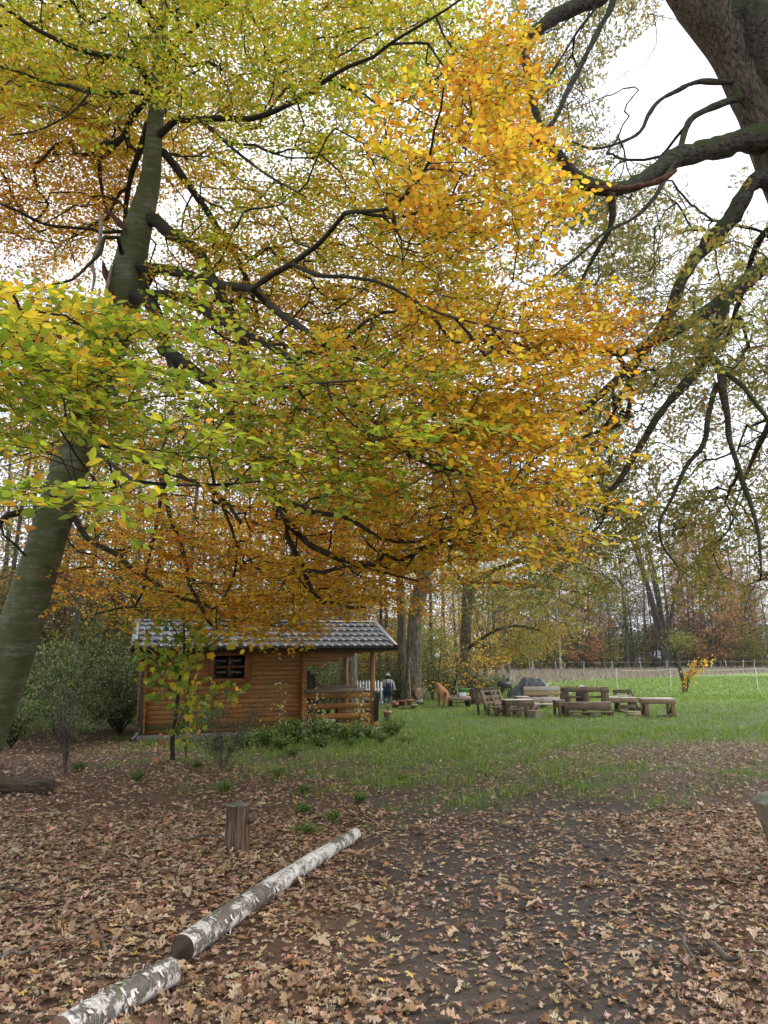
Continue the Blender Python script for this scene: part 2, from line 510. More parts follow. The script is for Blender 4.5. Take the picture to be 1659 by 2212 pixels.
def sprays(root, d, L, n_main=9, n_tw=5, n_tl=5, leaf=0.085, droop=0.15, flat=0.3, tilt=0.25, ang=0.8, tw_len=0.5, tw_show=None):
    """flat leafy sprays. returns twig tubes (list of (P,R)) and leaf pos, dir, normal, size, spray index"""
    Sn = len(root)
    d = nrm(d); up = np.array([0, 0, 1.0]) + rng.normal(0, tilt, (Sn, 3))
    side = nrm(np.cross(d, up)); nn = np.cross(side, d)
    t = np.linspace(0, 1, 4)
    wob = rng.normal(0, 0.03, (Sn, 4, 1)) * L[:, None, None] * t[None, :, None]
    main = root[:, None] + d[:, None] * (L[:, None] * t)[..., None] - nn[:, None] * (droop * L[:, None] * t ** 2)[..., None] + side[:, None] * wob
    tubes_out = [(main, 0.0035 * np.ones((Sn, 1)) * (1.15 - t[None]))]
    def mpt(tt):
        return root[:, None] + d[:, None] * (L[:, None] * tt)[..., None] - nn[:, None] * (droop * L[:, None] * tt ** 2)[..., None]
    pos, dr, nm, ix = [], [], [], []
    idx = np.arange(Sn)
    def put(p, dd, base_n):
        k = p.shape[1]
        pos.append(p.reshape(-1, 3)); dr.append(dd.reshape(-1, 3)); nm.append(base_n.reshape(-1, 3)); ix.append(np.repeat(idx, k))
    def jd(shape, s=0.3):
        return rng.normal(0, s, shape)
    tm = np.broadcast_to(np.linspace(0.25, 1.0, n_main), (Sn, n_main))
    sg = np.where(np.arange(n_main) % 2 == 0, 1.0, -1.0); sg[-1] = 0
    put(mpt(tm), d[:, None] * 0.65 + side[:, None] * (sg * 0.8)[None, :, None] + jd((Sn, n_main, 3)), nn[:, None] + jd((Sn, n_main, 3), flat))
    for j in range(n_tw):
        tj = 0.12 + 0.72 * (j + rng.uniform(-0.2, 0.2, Sn)) / max(n_tw - 1, 1)
        tj = np.clip(tj, 0.05, 0.95)
        s = 1.0 if j % 2 == 0 else -1.0
        p0 = mpt(tj[:, None])[:, 0]
        dj = nrm(d * 0.72 + side * s * ang + jd((Sn, 3), 0.14))
        Lj = L * tw_len * (1.05 - 0.55 * tj) * rng.uniform(0.7, 1.2, Sn)
        t3 = np.linspace(0, 1, 2)
        P = p0[:, None] + dj[:, None] * (Lj[:, None] * t3)[..., None] - nn[:, None] * (0.12 * Lj[:, None] * t3 ** 2)[..., None]
        sh = slice(None) if tw_show is None else tw_show
        tubes_out.append((P[sh], (0.002 * np.ones((Sn, 1)) * (1.2 - 0.6 * t3[None]))[sh]))
        sj = nrm(np.cross(dj, nn))
        tl = np.linspace(0.25, 1.0, n_tl)
        sg2 = np.where(np.arange(n_tl) % 2 == 0, 1.0, -1.0); sg2[-1] = 0
        pp = p0[:, None] + dj[:, None] * (Lj[:, None] * tl[None])[..., None] - nn[:, None] * (0.12 * Lj[:, None] * tl[None] ** 2)[..., None]
        put(pp, dj[:, None] * 0.65 + sj[:, None] * (sg2 * 0.8)[None, :, None] + jd((Sn, n_tl, 3)), nn[:, None] + jd((Sn, n_tl, 3), flat))
    pos = np.concatenate(pos); dr = np.concatenate(dr); nm = nrm(np.concatenate(nm)); ix = np.concatenate(ix)
    sz = leaf * rng.uniform(0.7, 1.2, len(pos))
    return tubes_out, pos, dr, nm, sz, ix

def catmull(pts, step):
    pts = np.asarray(pts, float)
    if len(pts) < 3:
        n = max(2, int(np.linalg.norm(pts[-1] - pts[0]) / step) + 1)
        return pts[0] + (pts[-1] - pts[0]) * np.linspace(0, 1, n)[:, None], np.linspace(0, 1, n)
    P = np.vstack([2 * pts[0] - pts[1], pts, 2 * pts[-1] - pts[-2]])
    out, ts = [], []
    seg = np.linalg.norm(np.diff(pts, axis=0), axis=1); tot = seg.sum(); acc = 0
    for i in range(len(pts) - 1):
        n = max(1, int(round(seg[i] / step)))
        t = np.arange(n) / n
        a, b, c, d = P[i], P[i + 1], P[i + 2], P[i + 3]
        T = t[:, None]
        out.append(0.5 * (2 * b + (c - a) * T + (2 * a - 5 * b + 4 * c - d) * T ** 2 + (3 * b - a - 3 * c + d) * T ** 3))
        ts.append((acc + t * seg[i]) / tot); acc += seg[i]
    out.append(pts[-1:]); ts.append([1.0])
    return np.vstack(out), np.concatenate(ts)

class Skel:
    def __init__(s, cap=90000):
        s.p = np.zeros((cap, 3)); s.d = np.zeros((cap, 3)); s.par = np.full(cap, -1, int); s.fix = np.zeros(cap); s.cnt = np.zeros(cap); s.ok = np.ones(cap, bool)
        s.n = 0; s.chains = []
    def add(s, pts, parent=-1, fix=None, kind='twig', ok=True):
        k = len(pts); i = np.arange(s.n, s.n + k)
        s.p[i] = pts
        s.d[i] = nrm(np.gradient(np.asarray(pts), axis=0)) if k > 1 else s.d[max(parent, 0)]
        s.par[i] = np.concatenate([[parent], i[:-1]])
        if fix is not None:
            s.fix[i] = fix
        s.ok[i] = ok
        s.n += k
        s.chains.append((i, parent, kind))
        return i
    def near(s, p, d=None, bend=0.8):
        q = p - s.p[:s.n]
        D = np.linalg.norm(q, axis=1) + 1e-6
        c = D * (1 + bend * (1 - np.einsum('ij,ij->i', q, s.d[:s.n]) / D) * 0.5)
        if d is not None:
            c = c * (1 + bend * 0.5 * (1 - (q @ d) / D))
        c = np.where(s.ok[:s.n], c, 1e9)
        return int(np.argmin(c))
    def connect(s, root, d, step=0.22, noise=0.03, sag=0.0, w=1.0):
        d = nrm(d)
        q = s.p[:s.n]
        D0 = np.array([np.min(np.sum((q - r) ** 2, 1)) for r in root]) if s.n * len(root) < 6e7 else np.arange(len(root))
        for k in np.argsort(D0):
            p1 = root[k]
            j = s.near(p1, d[k])
            p0 = s.p[j]; D = np.linalg.norm(p1 - p0)
            n = max(2, int(D / step) + 1)
            t = np.linspace(0, 1, n + 1)[1:, None]
            c1 = p0 + nrm(s.d[j] * 0.6 + (p1 - p0) / max(D, 1e-6)) * D * 0.35
            c2 = p1 - d[k] * D * 0.25 + np.array([0, 0, -sag * D])
            pts = (1 - t) ** 3 * p0 + 3 * (1 - t) ** 2 * t * c1 + 3 * (1 - t) * t * t * c2 + t ** 3 * p1
            if n > 2:
                pts[:-1] += rng.normal(0, noise * min(D, 1.2), (n - 1, 3)) * 0.6
            i = s.add(pts, j)
            s.cnt[i[-1]] += w
    def radii(s, r0=0.0035, e=0.42):
        c = s.cnt[:s.n].copy()
        for i in range(s.n - 1, -1, -1):
            if s.par[i] >= 0:
                c[s.par[i]] += c[i]
        r = r0 * np.maximum(c, 0.5) ** e
        return np.where(s.fix[:s.n] > 0, s.fix[:s.n], r)
    def chain_tube(s, ch, r, kmin=4):
        i, par, kind = ch
        pts, rr = s.p[i], r[i]
        if par >= 0:
            pts = np.vstack([s.p[par], pts]); rr = np.concatenate([[min(r[par], rr[0] * 1.25)], rr])
        k = 4 if rr.max() < 0.012 else 6 if rr.max() < 0.03 else 9 if rr.max() < 0.08 else 14
        return tube(pts, rr, max(k, kmin) if kmin > 3 else 3)

# ------------------------------------------------------------------ palettes (base colours of the leaf blades)
GREEN = ([(0.46, 0.50, 0.04), (0.35, 0.43, 0.035), (0.60, 0.56, 0.04), (0.74, 0.56, 0.045), (0.2, 0.29, 0.03), (0.68, 0.38, 0.05)], [5, 3.6, 4.5, 3.2, 1.3, 0.9])
YELLOW = ([(0.78, 0.6, 0.045), (0.8, 0.52, 0.045), (0.62, 0.57, 0.04), (0.74, 0.41, 0.04), (0.4, 0.43, 0.035), (0.5, 0.22, 0.04)], [5, 4, 3, 2, 1.6, 0.5])
GOLD = ([(0.78, 0.5, 0.04), (0.76, 0.41, 0.035), (0.68, 0.53, 0.04), (0.66, 0.29, 0.035), (0.4, 0.17, 0.03), (0.4, 0.38, 0.03)], [5, 3.6, 2.6, 1.8, 0.6, 1.4])
NEARG = ([(0.36, 0.42, 0.035), (0.27, 0.36, 0.032), (0.46, 0.47, 0.04), (0.68, 0.5, 0.045), (0.17, 0.25, 0.03), (0.62, 0.33, 0.045)], [5, 5, 4, 2.0, 2, 0.9])
ORANGE = ([(0.84, 0.43, 0.035), (0.76, 0.31, 0.03), (0.85, 0.54, 0.04), (0.6, 0.2, 0.03), (0.46, 0.4, 0.035)], [5, 4, 3, 2, 0.8])
OAKP = ([(0.28, 0.28, 0.06), (0.2, 0.23, 0.05), (0.38, 0.32, 0.07), (0.42, 0.27, 0.06), (0.3, 0.17, 0.05), (0.48, 0.4, 0.07)], [5, 4, 4, 1.6, 0.9, 2.0])
PALS = dict(near=NEARG, green=GREEN, yellow=YELLOW, gold=GOLD, orange=ORANGE, oak=OAKP)

def sample_cluster(c, reject=None):
    u0, u1, v0, v1, Y0, Y1, n, pn = c
    out = []
    need = n
    for _ in range(30):
        u = rng.uniform(u0, u1, need * 2); v = rng.uniform(v0, v1, need * 2)
        Y = (rng.uniform(Y0 ** 2.2, Y1 ** 2.2, need * 2)) ** (1 / 2.2)
        k = np.ones(len(u), bool) if reject is None else ~reject(u, v, Y)
        ea, eb = (u - (u0 + u1) / 2) / ((u1 - u0) / 2 * 1.04), (v - (v0 + v1) / 2) / ((v1 - v0) / 2 * 1.04)
        er = (np.abs(ea) ** 2.6 + np.abs(eb) ** 2.6) ** (1 / 2.6) - 0.1 * sno(u, v, 60.0, Y0)
        k &= rng.uniform(0, 1, len(u)) < 1 - sstep(0.55, 1.12, er) * 0.98
        P = at_many(u[k], v[k], Y[k])
        out.append(P[P[:, 2] > 1.3]); need = n - sum(map(len, out))
        if need <= 0:
            break
        need = max(need, 8)
    P = np.concatenate(out)[:n]
    if pn == 'oak' and len(P) > 12:                     # oak leaves hang in separate clumps
        c_ = P[: max(4, len(P) // 6)]
        P = c_[rng.integers(0, len(c_), len(P))] + rng.normal(0, 0.3, P.shape)
    return P
# ------------------------------------------------------------------ ground
def mud_at(x, y):
    xc = 0.35 + 0.115 * y + 0.15 * sno(y, x, 1.7)
    hw = 0.55 + 0.15 * y
    m = 1 - sstep(0.45, 1.1, np.abs(x - xc) / hw + 0.22 * sno(x, y, 0.55, 2.0))
    return m * (1 - sstep(8.2, 10.5, y))

def grass_at(x, y):
    yb = np.interp(x, [-9, -5, -3, -1, 0, 2, 4, 6, 8, 12], [15.5, 14.2, 11.8, 10.0, 8.8, 8.6, 9.6, 11.0, 11.0, 11.8])
    n = sno(x, y, 0.7, 1.3) * 1.1 + sno(x, y, 0.22, 4.0) * 0.7
    g = sstep(-1.6, 4.2, y - yb + 1.7 * n)
    worn = 1 - sstep(0.6, 1.5, np.hypot((x - 6.0) / 3.2, (y - 13.0) / 1.6) + 0.3 * sno(x, y, 0.6, 5.0))
    g = g * (1 - 0.8 * worn)
    return g * sstep(-6.5, -4.5, x + 0.0 * y + (y > 19.5) * 30)

def dry_at(x, y):
    b = 47 + (x - 7) * 0.95 + 3.0 * sno(x, y, 7.0)
    return sstep(-4, 5, y - b) * sstep(-4, 4, x + 2)

def height_at(x, y):
    near = 1 - sstep(30, 45, y)
    h = near * (0.012 * sno(x, y, 0.9) + 0.006 * sno(x, y, 0.25, 3.0))
    m = mud_at(x, y)
    h = h - 0.03 * m + 0.012 * m * sno(x, y, 0.3, 7.0)
    h = h + 0.9 * sstep(112, 150, y)
    return h

def axis(lo, hi, fine_lo, fine_hi, step, grow):
    a = list(np.arange(fine_lo, fine_hi + 1e-6, step))
    s = step; x = fine_hi
    while x < hi:
        s *= grow; x += s; a.append(x)
    s = step; x = fine_lo
    while x > lo:
        s *= grow; x -= s; a.insert(0, x)
    return np.array(a)
gx = axis(-520, 520, -9, 14, 0.16, 1.15); gy = axis(-250, 820, 1.5, 26, 0.16, 1.12)
GX, GY = np.meshgrid(gx, gy)
xf, yf = GX.ravel(), GY.ravel()
gz = height_at(xf, yf)
mud, gra, dry = mud_at(xf, yf), grass_at(xf, yf), dry_at(xf, yf)
soil = np.array([0.058, 0.047, 0.042]); litter_c = np.array([0.085, 0.05, 0.03]); turf = np.array([0.06, 0.095, 0.022]); field = np.array([0.16, 0.25, 0.05]); dryc = np.array([0.21, 0.185, 0.145]); floor_c = np.array([0.13, 0.06, 0.035])
gc = litter_c * (1 - mud[:, None]) + soil * mud[:, None]
gc = gc * (1 - gra[:, None]) + turf * gra[:, None]
ff = (sstep(23, 30, yf) * sstep(1.5, 5, xf - 0.12 * (yf - 26)))[:, None]
gc = gc * (1 - ff) + field * ff
gc = gc * (1 - dry[:, None]) + dryc * dry[:, None]
wood_f = np.maximum(sstep(106, 112, yf + 0.0 * xf), sstep(0, 4, -xf + 1.0) * sstep(32, 42, yf))[:, None]
gc = gc * (1 - wood_f) + floor_c * wood_f
nxg, nyg = len(gx), len(gy)
ii = (np.arange(nyg - 1)[:, None] * nxg + np.arange(nxg - 1)[None]).ravel()
gF = np.stack([ii, ii + 1, ii + nxg + 1, ii + nxg], -1)

def ground_material():
    m, n, l = new_mat('ground')
    a = N(n, 'ShaderNodeAttribute', attribute_name='Col')
    g = N(n, 'ShaderNodeNewGeometry')
    n1 = N(n, 'ShaderNodeTexNoise', i_Scale=3.0, i_Detail=8.0, i_Roughness=0.7); l.new(g.outputs['Position'], n1.inputs['Vector'])
    n2 = N(n, 'ShaderNodeTexNoise', i_Scale=38.0, i_Detail=5.0, i_Roughness=0.7); l.new(g.outputs['Position'], n2.inputs['Vector'])
    n3 = N(n, 'ShaderNodeTexNoise', i_Scale=0.35, i_Detail=6.0, i_Roughness=0.6); l.new(g.outputs['Position'], n3.inputs['Vector'])
    r1 = ramp(n, [(0.3, (0.62, 0.6, 0.55)), (0.7, (1.3, 1.25, 1.2))]); l.new(n1.outputs['Fac'], r1.inputs['Fac'])
    r2 = ramp(n, [(0.3, (0.65, 0.65, 0.65)), (0.72, (1.35, 1.35, 1.35))]); l.new(n2.outputs['Fac'], r2.inputs['Fac'])
    r3 = ramp(n, [(0.35, (0.8, 0.82, 0.85)), (0.65, (1.2, 1.15, 1.05))]); l.new(n3.outputs['Fac'], r3.inputs['Fac'])
    c = mixc(n, l, 1.0, a.outputs['Color'], r1.outputs['Color'], 'MULTIPLY')
    c = mixc(n, l, 1.0, c, r2.outputs['Color'], 'MULTIPLY')
    c = mixc(n, l, 1.0, c, r3.outputs['Color'], 'MULTIPLY')
    ad = N(n, 'ShaderNodeMath', operation='ADD'); l.new(n1.outputs['Fac'], ad.inputs[0]); l.new(n2.outputs['Fac'], ad.inputs[1])
    rr = ramp(n, [(0.35, (0.55, 0.55, 0.55)), (0.7, (0.95, 0.95, 0.95))]); l.new(n1.outputs['Fac'], rr.inputs['Fac'])
    finish(n, l, c, rr.outputs['Color'], ad.outputs[0], 0.7, 0.02, 0.3)
    return m
ground = tag(mobj('ground', mesh_data('ground', np.stack([xf, yf, gz], -1), [gF], ground_material(), gc, True)), kind='structure')

# ------------------------------------------------------------------ fallen leaves
LIT = ([(0.42, 0.29, 0.18), (0.34, 0.215, 0.125), (0.24, 0.14, 0.08), (0.46, 0.335, 0.23), (0.38, 0.19, 0.075), (0.14, 0.085, 0.055), (0.5, 0.35, 0.1), (0.5, 0.4, 0.27)], [5, 4.5, 4.5, 3.6, 0.7, 3.4, 0.3, 1.4])

def litter_density(x, y):
    d = 0.95 - 0.66 * mud_at(x, y)
    d = d * (0.72 + 0.25 * sno(x, y, 1.9, 8.0) + 0.3 * sno(x, y, 0.8, 2.2) + 0.25 * sno(x, y, 0.25, 6.0))
    d = d * (1 - 0.8 * grass_at(x, y))
    return np.clip(d, 0.03, 1.0)

def scatter(n, y0, y1, dens, margin=0.8):
    """points on the ground in the widening strip ahead, kept by density"""
    y = np.sqrt(rng.uniform(y0 * y0, y1 * y1, n)); x = rng.uniform(-1, 1, n) * (0.56 * y + margin)
    k = rng.uniform(0, 1, n) < dens(x, y)
    return x[k], y[k]

def flat_leaves(x, y, tilt, lift):
    n = len(x)
    th = rng.uniform(0, 2 * math.pi, n)
    nn = np.stack([rng.normal(0, tilt, n), rng.normal(0, tilt, n), np.ones(n)], -1)
    nn = nrm(np.where(rng.uniform(0, 1, (n, 1)) < 0.07, nn + rng.normal(0, 1.0, (n, 3)), nn)); nn[:, 2] = np.abs(nn[:, 2]); nn = nrm(nn)
    d = np.stack([np.cos(th), np.sin(th), np.zeros(n)], -1); d = nrm(d - nn * np.sum(d * nn, 1, keepdims=True))
    pos = np.stack([x, y, height_at(x, y) + 0.006 + rng.uniform(0, 1, n) ** 2 * lift], -1)
    return pos, d, nn

lx1, ly1 = scatter(96000, 2.2, 8.5, litter_density)
lx2, ly2 = scatter(95000, 8.5, 17.0, lambda x, y: litter_density(x, y) * (0.75 - 0.35 * sstep(11, 16, y)))
lx3, ly3 = scatter(9000, 17.0, 30.0, lambda x, y: 0.35 * (x > -1))
acc = Acc()
pos, d, nn = flat_leaves(lx1, ly1, 0.2, 0.02)
sz = 0.047 * np.exp(rng.normal(0, 0.38, len(pos))); cc = pal(*LIT, len(pos), 0.2)
which = rng.integers(0, 5, len(pos))
# the three hundred that show largest are single leaves
Uq, Vq, Wq = seen(pos)
inside = (Uq > 10) & (Uq < 1650) & (Vq > 1500) & (Vq < 2190)
rank = np.argsort(-np.where(inside, sz / Wq, 0))[:300]
single = np.zeros(len(pos), bool); single[rank] = True
for q in range(5):
    k = (which == q) & ~single & (pos[:, 1] < 4.2)
    add_leaves(acc, 'oak%d' % q, pos[k], d[k], nn[k], sz[k], cc[k])
k = ~single & (pos[:, 1] >= 4.2)
add_leaves(acc, 'oaklow', pos[k], d[k], nn[k], sz[k] * 1.05, cc[k])
pos2, d2, nn2 = flat_leaves(np.concatenate([lx2, lx3]), np.concatenate([ly2, ly3]), 0.28, 0.025)
g2 = grass_at(pos2[:, 0], pos2[:, 1]); pos2[:, 2] += 0.03 * g2 * rng.uniform(0, 1, len(g2))
add_leaves(acc, 'oaklow', pos2, d2, nn2, 0.055 * np.exp(rng.normal(0, 0.25, len(pos2))), pal(*LIT, len(pos2), 0.2))
tag(acc.obj('leaf_litter', M['litter'], ground, useCol=True), kind='stuff')
LITC = [LIT[0][i] for i in (0, 1, 2, 3, 4, 6)]
leaf_shapes = {}
for q in range(5):
    for ci, c in enumerate(LITC):
        V, F = leaf_mesh('oak%d' % q, np.zeros((1, 3)), np.array([[1.0, 0, 0]]), np.array([[0, 0, 1.0]]), 1.0)
        leaf_shapes[q, ci] = mesh_data('fallen_leaf', V, F, M['litter'], np.repeat(np.array([c]), len(V), 0))
def place_leaf(name, me, p, dd, n_, size, parent):
    dd = nrm(dd); s = nrm(np.cross(n_, dd)); n_ = np.cross(dd, s)
    Mx = Matrix([[*(float(a) for a in (dd[i] * size, s[i] * size, n_[i] * size)), float(p[i])] for i in range(3)] + [[0, 0, 0, 1]])
    return mobj(name, me, parent, Mx)
for i in rank:
    ci = int(np.argmin(np.abs(np.array(LITC) - cc[i]).sum(1)))
    place_leaf('fallen_leaf', leaf_shapes[int(which[i]), ci], pos[i], d[i], nn[i], sz[i], ground)

# ------------------------------------------------------------------ grass
def grass_blades(n, y0, y1, h, w, dens, segs=2, lean=0.35, palette=None, margin=0.8):
    x, y = scatter(n, y0, y1, dens, margin)
    k = len(x)
    # blades gather in tufts
    x = x + rng.normal(0, 0.02, k); y = y + rng.normal(0, 0.02, k)
    H = h * np.exp(rng.normal(0, 0.35, k)) * (0.75 + 0.35 * sno(x, y, 0.5, 3.0))
    th = rng.uniform(0, 2 * math.pi, k); ln = np.abs(rng.normal(lean, lean * 0.6, k))
    L = np.stack([np.cos(th), np.sin(th)], -1); Wv = np.stack([-np.sin(th), np.cos(th)], -1) * (w * rng.uniform(0.6, 1.3, k))[:, None]
    b = np.stack([x, y, height_at(x, y) - 0.01], -1)
    V = np.zeros((k, 2 * segs + 1, 3))
    for s in range(segs):
        t = s / segs
        c = b.copy(); c[:, :2] += L * (H * ln * t * t)[:, None]; c[:, 2] += H * t * (1 - 0.25 * ln * t)
        V[:, 2 * s] = c; V[:, 2 * s + 1] = c
        V[:, 2 * s, :2] -= Wv * (1 - 0.3 * t) / 2; V[:, 2 * s + 1, :2] += Wv * (1 - 0.3 * t) / 2
    c = b.copy(); c[:, :2] += L * (H * ln)[:, None]; c[:, 2] += H * (1 - 0.3 * ln)
    V[:, -1] = c
    nv = 2 * segs + 1; o = (np.arange(k) * nv)[:, None]
    F = [o + np.array([[2 * segs - 2, 2 * segs - 1, 2 * segs]])]
    Q = [o + np.array([[2 * s, 2 * s + 1, 2 * s + 3, 2 * s + 2]]) for s in range(segs - 1)]
    col = pal(*palette, k, 0.18)
    return V.reshape(-1, 3), F + ([np.concatenate(Q)] if Q else []), np.repeat(col, nv, 0)
GRP = ([(0.15, 0.27, 0.03), (0.21, 0.34, 0.04), (0.1, 0.17, 0.022), (0.3, 0.38, 0.08), (0.38, 0.33, 0.13)], [5, 5, 2, 2.5, 0.9])
GRF = ([(0.18, 0.3, 0.05), (0.23, 0.36, 0.07), (0.13, 0.22, 0.035), (0.3, 0.33, 0.11)], [5, 4, 2, 2])
acc = Acc()
near_d = lambda x, y: grass_at(x, y) ** 1.3 * np.clip(0.55 + 0.5 * sno(x, y, 0.3, 5.0) + 0.3 * sno(x, y, 0.11, 1.0), 0.04, 1)
V, F, c = grass_blades(200000, 8.3, 17.5, 0.11, 0.0075, near_d, 2, 0.5, GRP); acc.add(V, F, c)
V, F, c = grass_blades(230000, 17.5, 32, 0.085, 0.014, lambda x, y: np.clip(grass_at(x, y) * (0.7 + 0.4 * sno(x, y, 0.6, 5.0)), 0, 1) * (x > -3.5), 1, 0.45, GRP); acc.add(V, F, c)
V, F, c = grass_blades(130000, 29, 62, 0.12, 0.045, lambda x, y: (x > 0.12 * y) * (1 - dry_at(x, y)) * 0.9, 1, 0.5, GRF, 2.0); acc.add(V, F, c)
tag(acc.obj('grass', M['grass'], useCol=True), 'green grass growing over the clearing and the field beyond', 'grass', kind='stuff')
DRY = ([(0.3, 0.25, 0.2), (0.24, 0.2, 0.16), (0.37, 0.32, 0.25), (0.18, 0.2, 0.1)], [4, 3, 2, 2.5])
acc = Acc()
V, F, c = grass_blades(70000, 40, 106, 0.4, 0.07, lambda x, y: dry_at(x, y) * 0.8 * (x > -2), 1, 0.35, DRY, 3.0); acc.add(V, F, c)
tag(acc.obj('dry_grass', M['grass'], useCol=True), 'band of tall greyish brown dry grass along the far field edge', 'grass', kind='stuff')
# ------------------------------------------------------------------ the big beech on the left
def pxlimb(pts, Y0, Y1, w0, w1, step=0.22, knobbly=0.0):
    """limb seen along pts, distance Y0..Y1, drawn width w0..w1 -> world points and radii"""
    p = np.array(pts, float)
    sg = np.concatenate([[0], np.cumsum(np.linalg.norm(np.diff(p, axis=0), axis=1))]); sg /= sg[-1]
    Y = Y0 + (Y1 - Y0) * sg
    W = at_many(p[:, 0], p[:, 1], Y)
    Q, t = catmull(W, step)
    Yt = Y0 + (Y1 - Y0) * t
    R = (w0 + (w1 - w0) * t) * Yt / (2 * FPX)
    if knobbly:
        L = np.concatenate([[0], np.cumsum(np.linalg.norm(np.diff(Q, axis=0), axis=1))]); ph = rng.uniform(0, 50)
        for ax_ in range(3):
            Q[1:-1, ax_] += knobbly * R[1:-1] * (sno(L + ph, L * 0 + ax_ * 3.7, 0.22, ax_) * 0.5 + sno(L + ph, L * 0 + 9, 0.6, ax_ + 5) * 0.7)[1:-1]
        R = R * (1 + knobbly * (0.5 * sno(L + ph, L * 0, 0.18, 1.0) + 0.5 * sno(L, L * 0 + ph, 0.5, 2.0)))
    return Q, R

def poly_in(u, v, pg):
    pg = np.asarray(pg, float); inside = np.zeros(len(u), bool); j = len(pg) - 1
    for i in range(len(pg)):
        a, b = pg[i], pg[j]
        c = ((a[1] > v) != (b[1] > v)) & (u < (b[0] - a[0]) * (v - a[1]) / (b[1] - a[1] + 1e-9) + a[0])
        inside ^= c; j = i
    return inside

def build_tree(name, label, cat, trunk, limbs, clusters, reject, pals, bark, twig, leafm, tpl, spr, outward, n_single=0, pal_of=None, limb_bark=None, r0=0.0035, e=0.42, sag=0.0, group=None, trunk_disp=0.0, k_trunk=28, sing_name='leaf'):
    """trunk: (pts, radii). limbs: list of (pts, radii). clusters give spray positions."""
    tp, tr = trunk
    base = tp[0].copy()
    root = thing(name, label, cat, (base[0], base[1], 0.0), 0, group)
    off = np.array([base[0], base[1], 0.0])
    V, F = tube(tp, tr, k_trunk)
    if trunk_disp:
        c = np.repeat(tp, k_trunk, 0); dirn = nrm(V - c)
        a = np.arctan2(dirn[:, 1], dirn[:, 0])
        V = V + dirn * (trunk_disp * (sno(a * 2.2, V[:, 2], 0.9) + 0.5 * sno(a * 5, V[:, 2] * 2, 0.8, 2.0)))[:, None]
    tobj = mobj('trunk', mesh_data('trunk', V - off, [F], bark, None, True), root)
    sk = Skel()
    ti = sk.add(tp, -1, tr, 'trunk')
    sk.d[ti] = nrm(sk.d[ti] + 0)
    sk.ok[ti[: int(len(ti) * 0.28)]] = False
    allow = []
    for pts, rad in limbs:
        q = sk.p[:sk.n]
        j = int(np.argmin(np.linalg.norm(q - pts[0], axis=1)))
        if np.linalg.norm(sk.p[j] - pts[0]) > 1e-4:
            D = np.linalg.norm(pts[0] - sk.p[j]); nst = max(1, int(D / 0.25))
            t = (np.arange(nst) / nst)[1:, None] if nst > 1 else np.zeros((0, 1))
            pre = sk.p[j] + (pts[0] - sk.p[j]) * t
            pts = np.vstack([pre, pts]); rad = np.concatenate([np.full(len(pre), rad[0]), rad])
        sk.add(pts, j, rad, 'branch')
    roots, prs = [], []
    for c in clusters:
        P = sample_cluster(c, reject)
        roots.append(P); prs += [c[7]] * len(P)
    roots = np.concatenate(roots); prs = np.array(prs)
    d = outward(roots)
    d = nrm(d)
    L = spr['len'] * rng.uniform(0.65, 1.25, len(roots))
    start = roots - d * L[:, None] * 0.4
    sk.connect(start, d, sag=sag)
    R = sk.radii(r0, e)
    twg = Acc()
    for ch in sk.chains:
        if ch[2] == 'branch':
            V, F = sk.chain_tube(ch, R)
            mobj('branch', mesh_data('branch', V - off, [F], limb_bark or bark, None, True), root)
        elif ch[2] == 'twig':
            V, F = sk.chain_tube(ch, R)
            twg.add(V, F)
    a = {k: v for k, v in spr.items() if k != 'len'}
    tub, pos, dr, nm, sz, ix = sprays(start, d, L, tw_show=seen(start)[2] < 8.5, **a)
    for P, Rr in tub:
        V, F = tubes(P, Rr, 3); twg.add(V, F)
    tag(twg.obj('twigs', twig, root, smooth=True, off=off), kind='stuff')
    col = np.zeros((len(pos), 3))
    pk = prs[ix]
    for pn in set(prs):
        k = pk == pn
        col[k] = pal(*PALS[pn], int(k.sum()))
    # each spray turns colour a little as a whole
    shade = rng.normal(1, 0.13, (len(roots), 3)) * 0.35 + rng.normal(1, 0.13, (len(roots), 1)) * 0.65; col = np.clip(col * shade[ix], 0.005, 0.85)
    keep = pos[:, 2] > 1.2
    if reject is not None and spr.get('n_main', 0):
        Uq, Vq, Wq = seen(pos)
        keep &= ~reject(Uq, Vq, pos[:, 1], True)
    U_, V_, W_ = seen(pos)
    keep &= (W_ > 2.2) | (np.abs(U_ - CXP) > 1100)
    idx = np.where(keep)[0]
    if n_single:
        vis = (U_ > 5) & (U_ < 1654) & (V_ > 5) & (V_ < 2200) & (W_ > 0.5) & keep
        rk = np.argsort(-np.where(vis, sz / np.maximum(W_, 0.5), 0))[:n_single]
        sing = np.zeros(len(pos), bool); sing[rk] = True
        pn = sorted(set(prs)); shapes = {}
        V0, F0 = leaf_mesh(tpl[0], np.zeros((1, 3)), np.array([[1.0, 0, 0]]), np.array([[0, 0, 1.0]]), 1.0)
        allc = [c for p_ in pn for c in PALS[p_][0]]
        for ci, c in enumerate(allc):
            shapes[ci] = mesh_data(sing_name, V0, F0, leafm, np.repeat(np.array([c]), len(V0), 0))
        for i in rk:
            ci = int(np.argmin(np.abs(np.array(allc) - col[i]).sum(1)))
            place_leaf(sing_name, shapes[ci], pos[i] - off, dr[i], nm[i], sz[i], root)
        idx = idx[~sing[idx]]
    fo = Acc()
    far = W_[idx] > spr_far.get(name, 9.0)
    for q, t in enumerate(tpl[:-1]):
        k = idx[(~far) & (np.arange(len(idx)) % (len(tpl) - 1) == q)]
        add_leaves(fo, t, pos[k], dr[k], nm[k], sz[k], col[k])
    vf = W_[idx] > spr_very.get(name, 1e9)
    k = idx[far & ~vf]
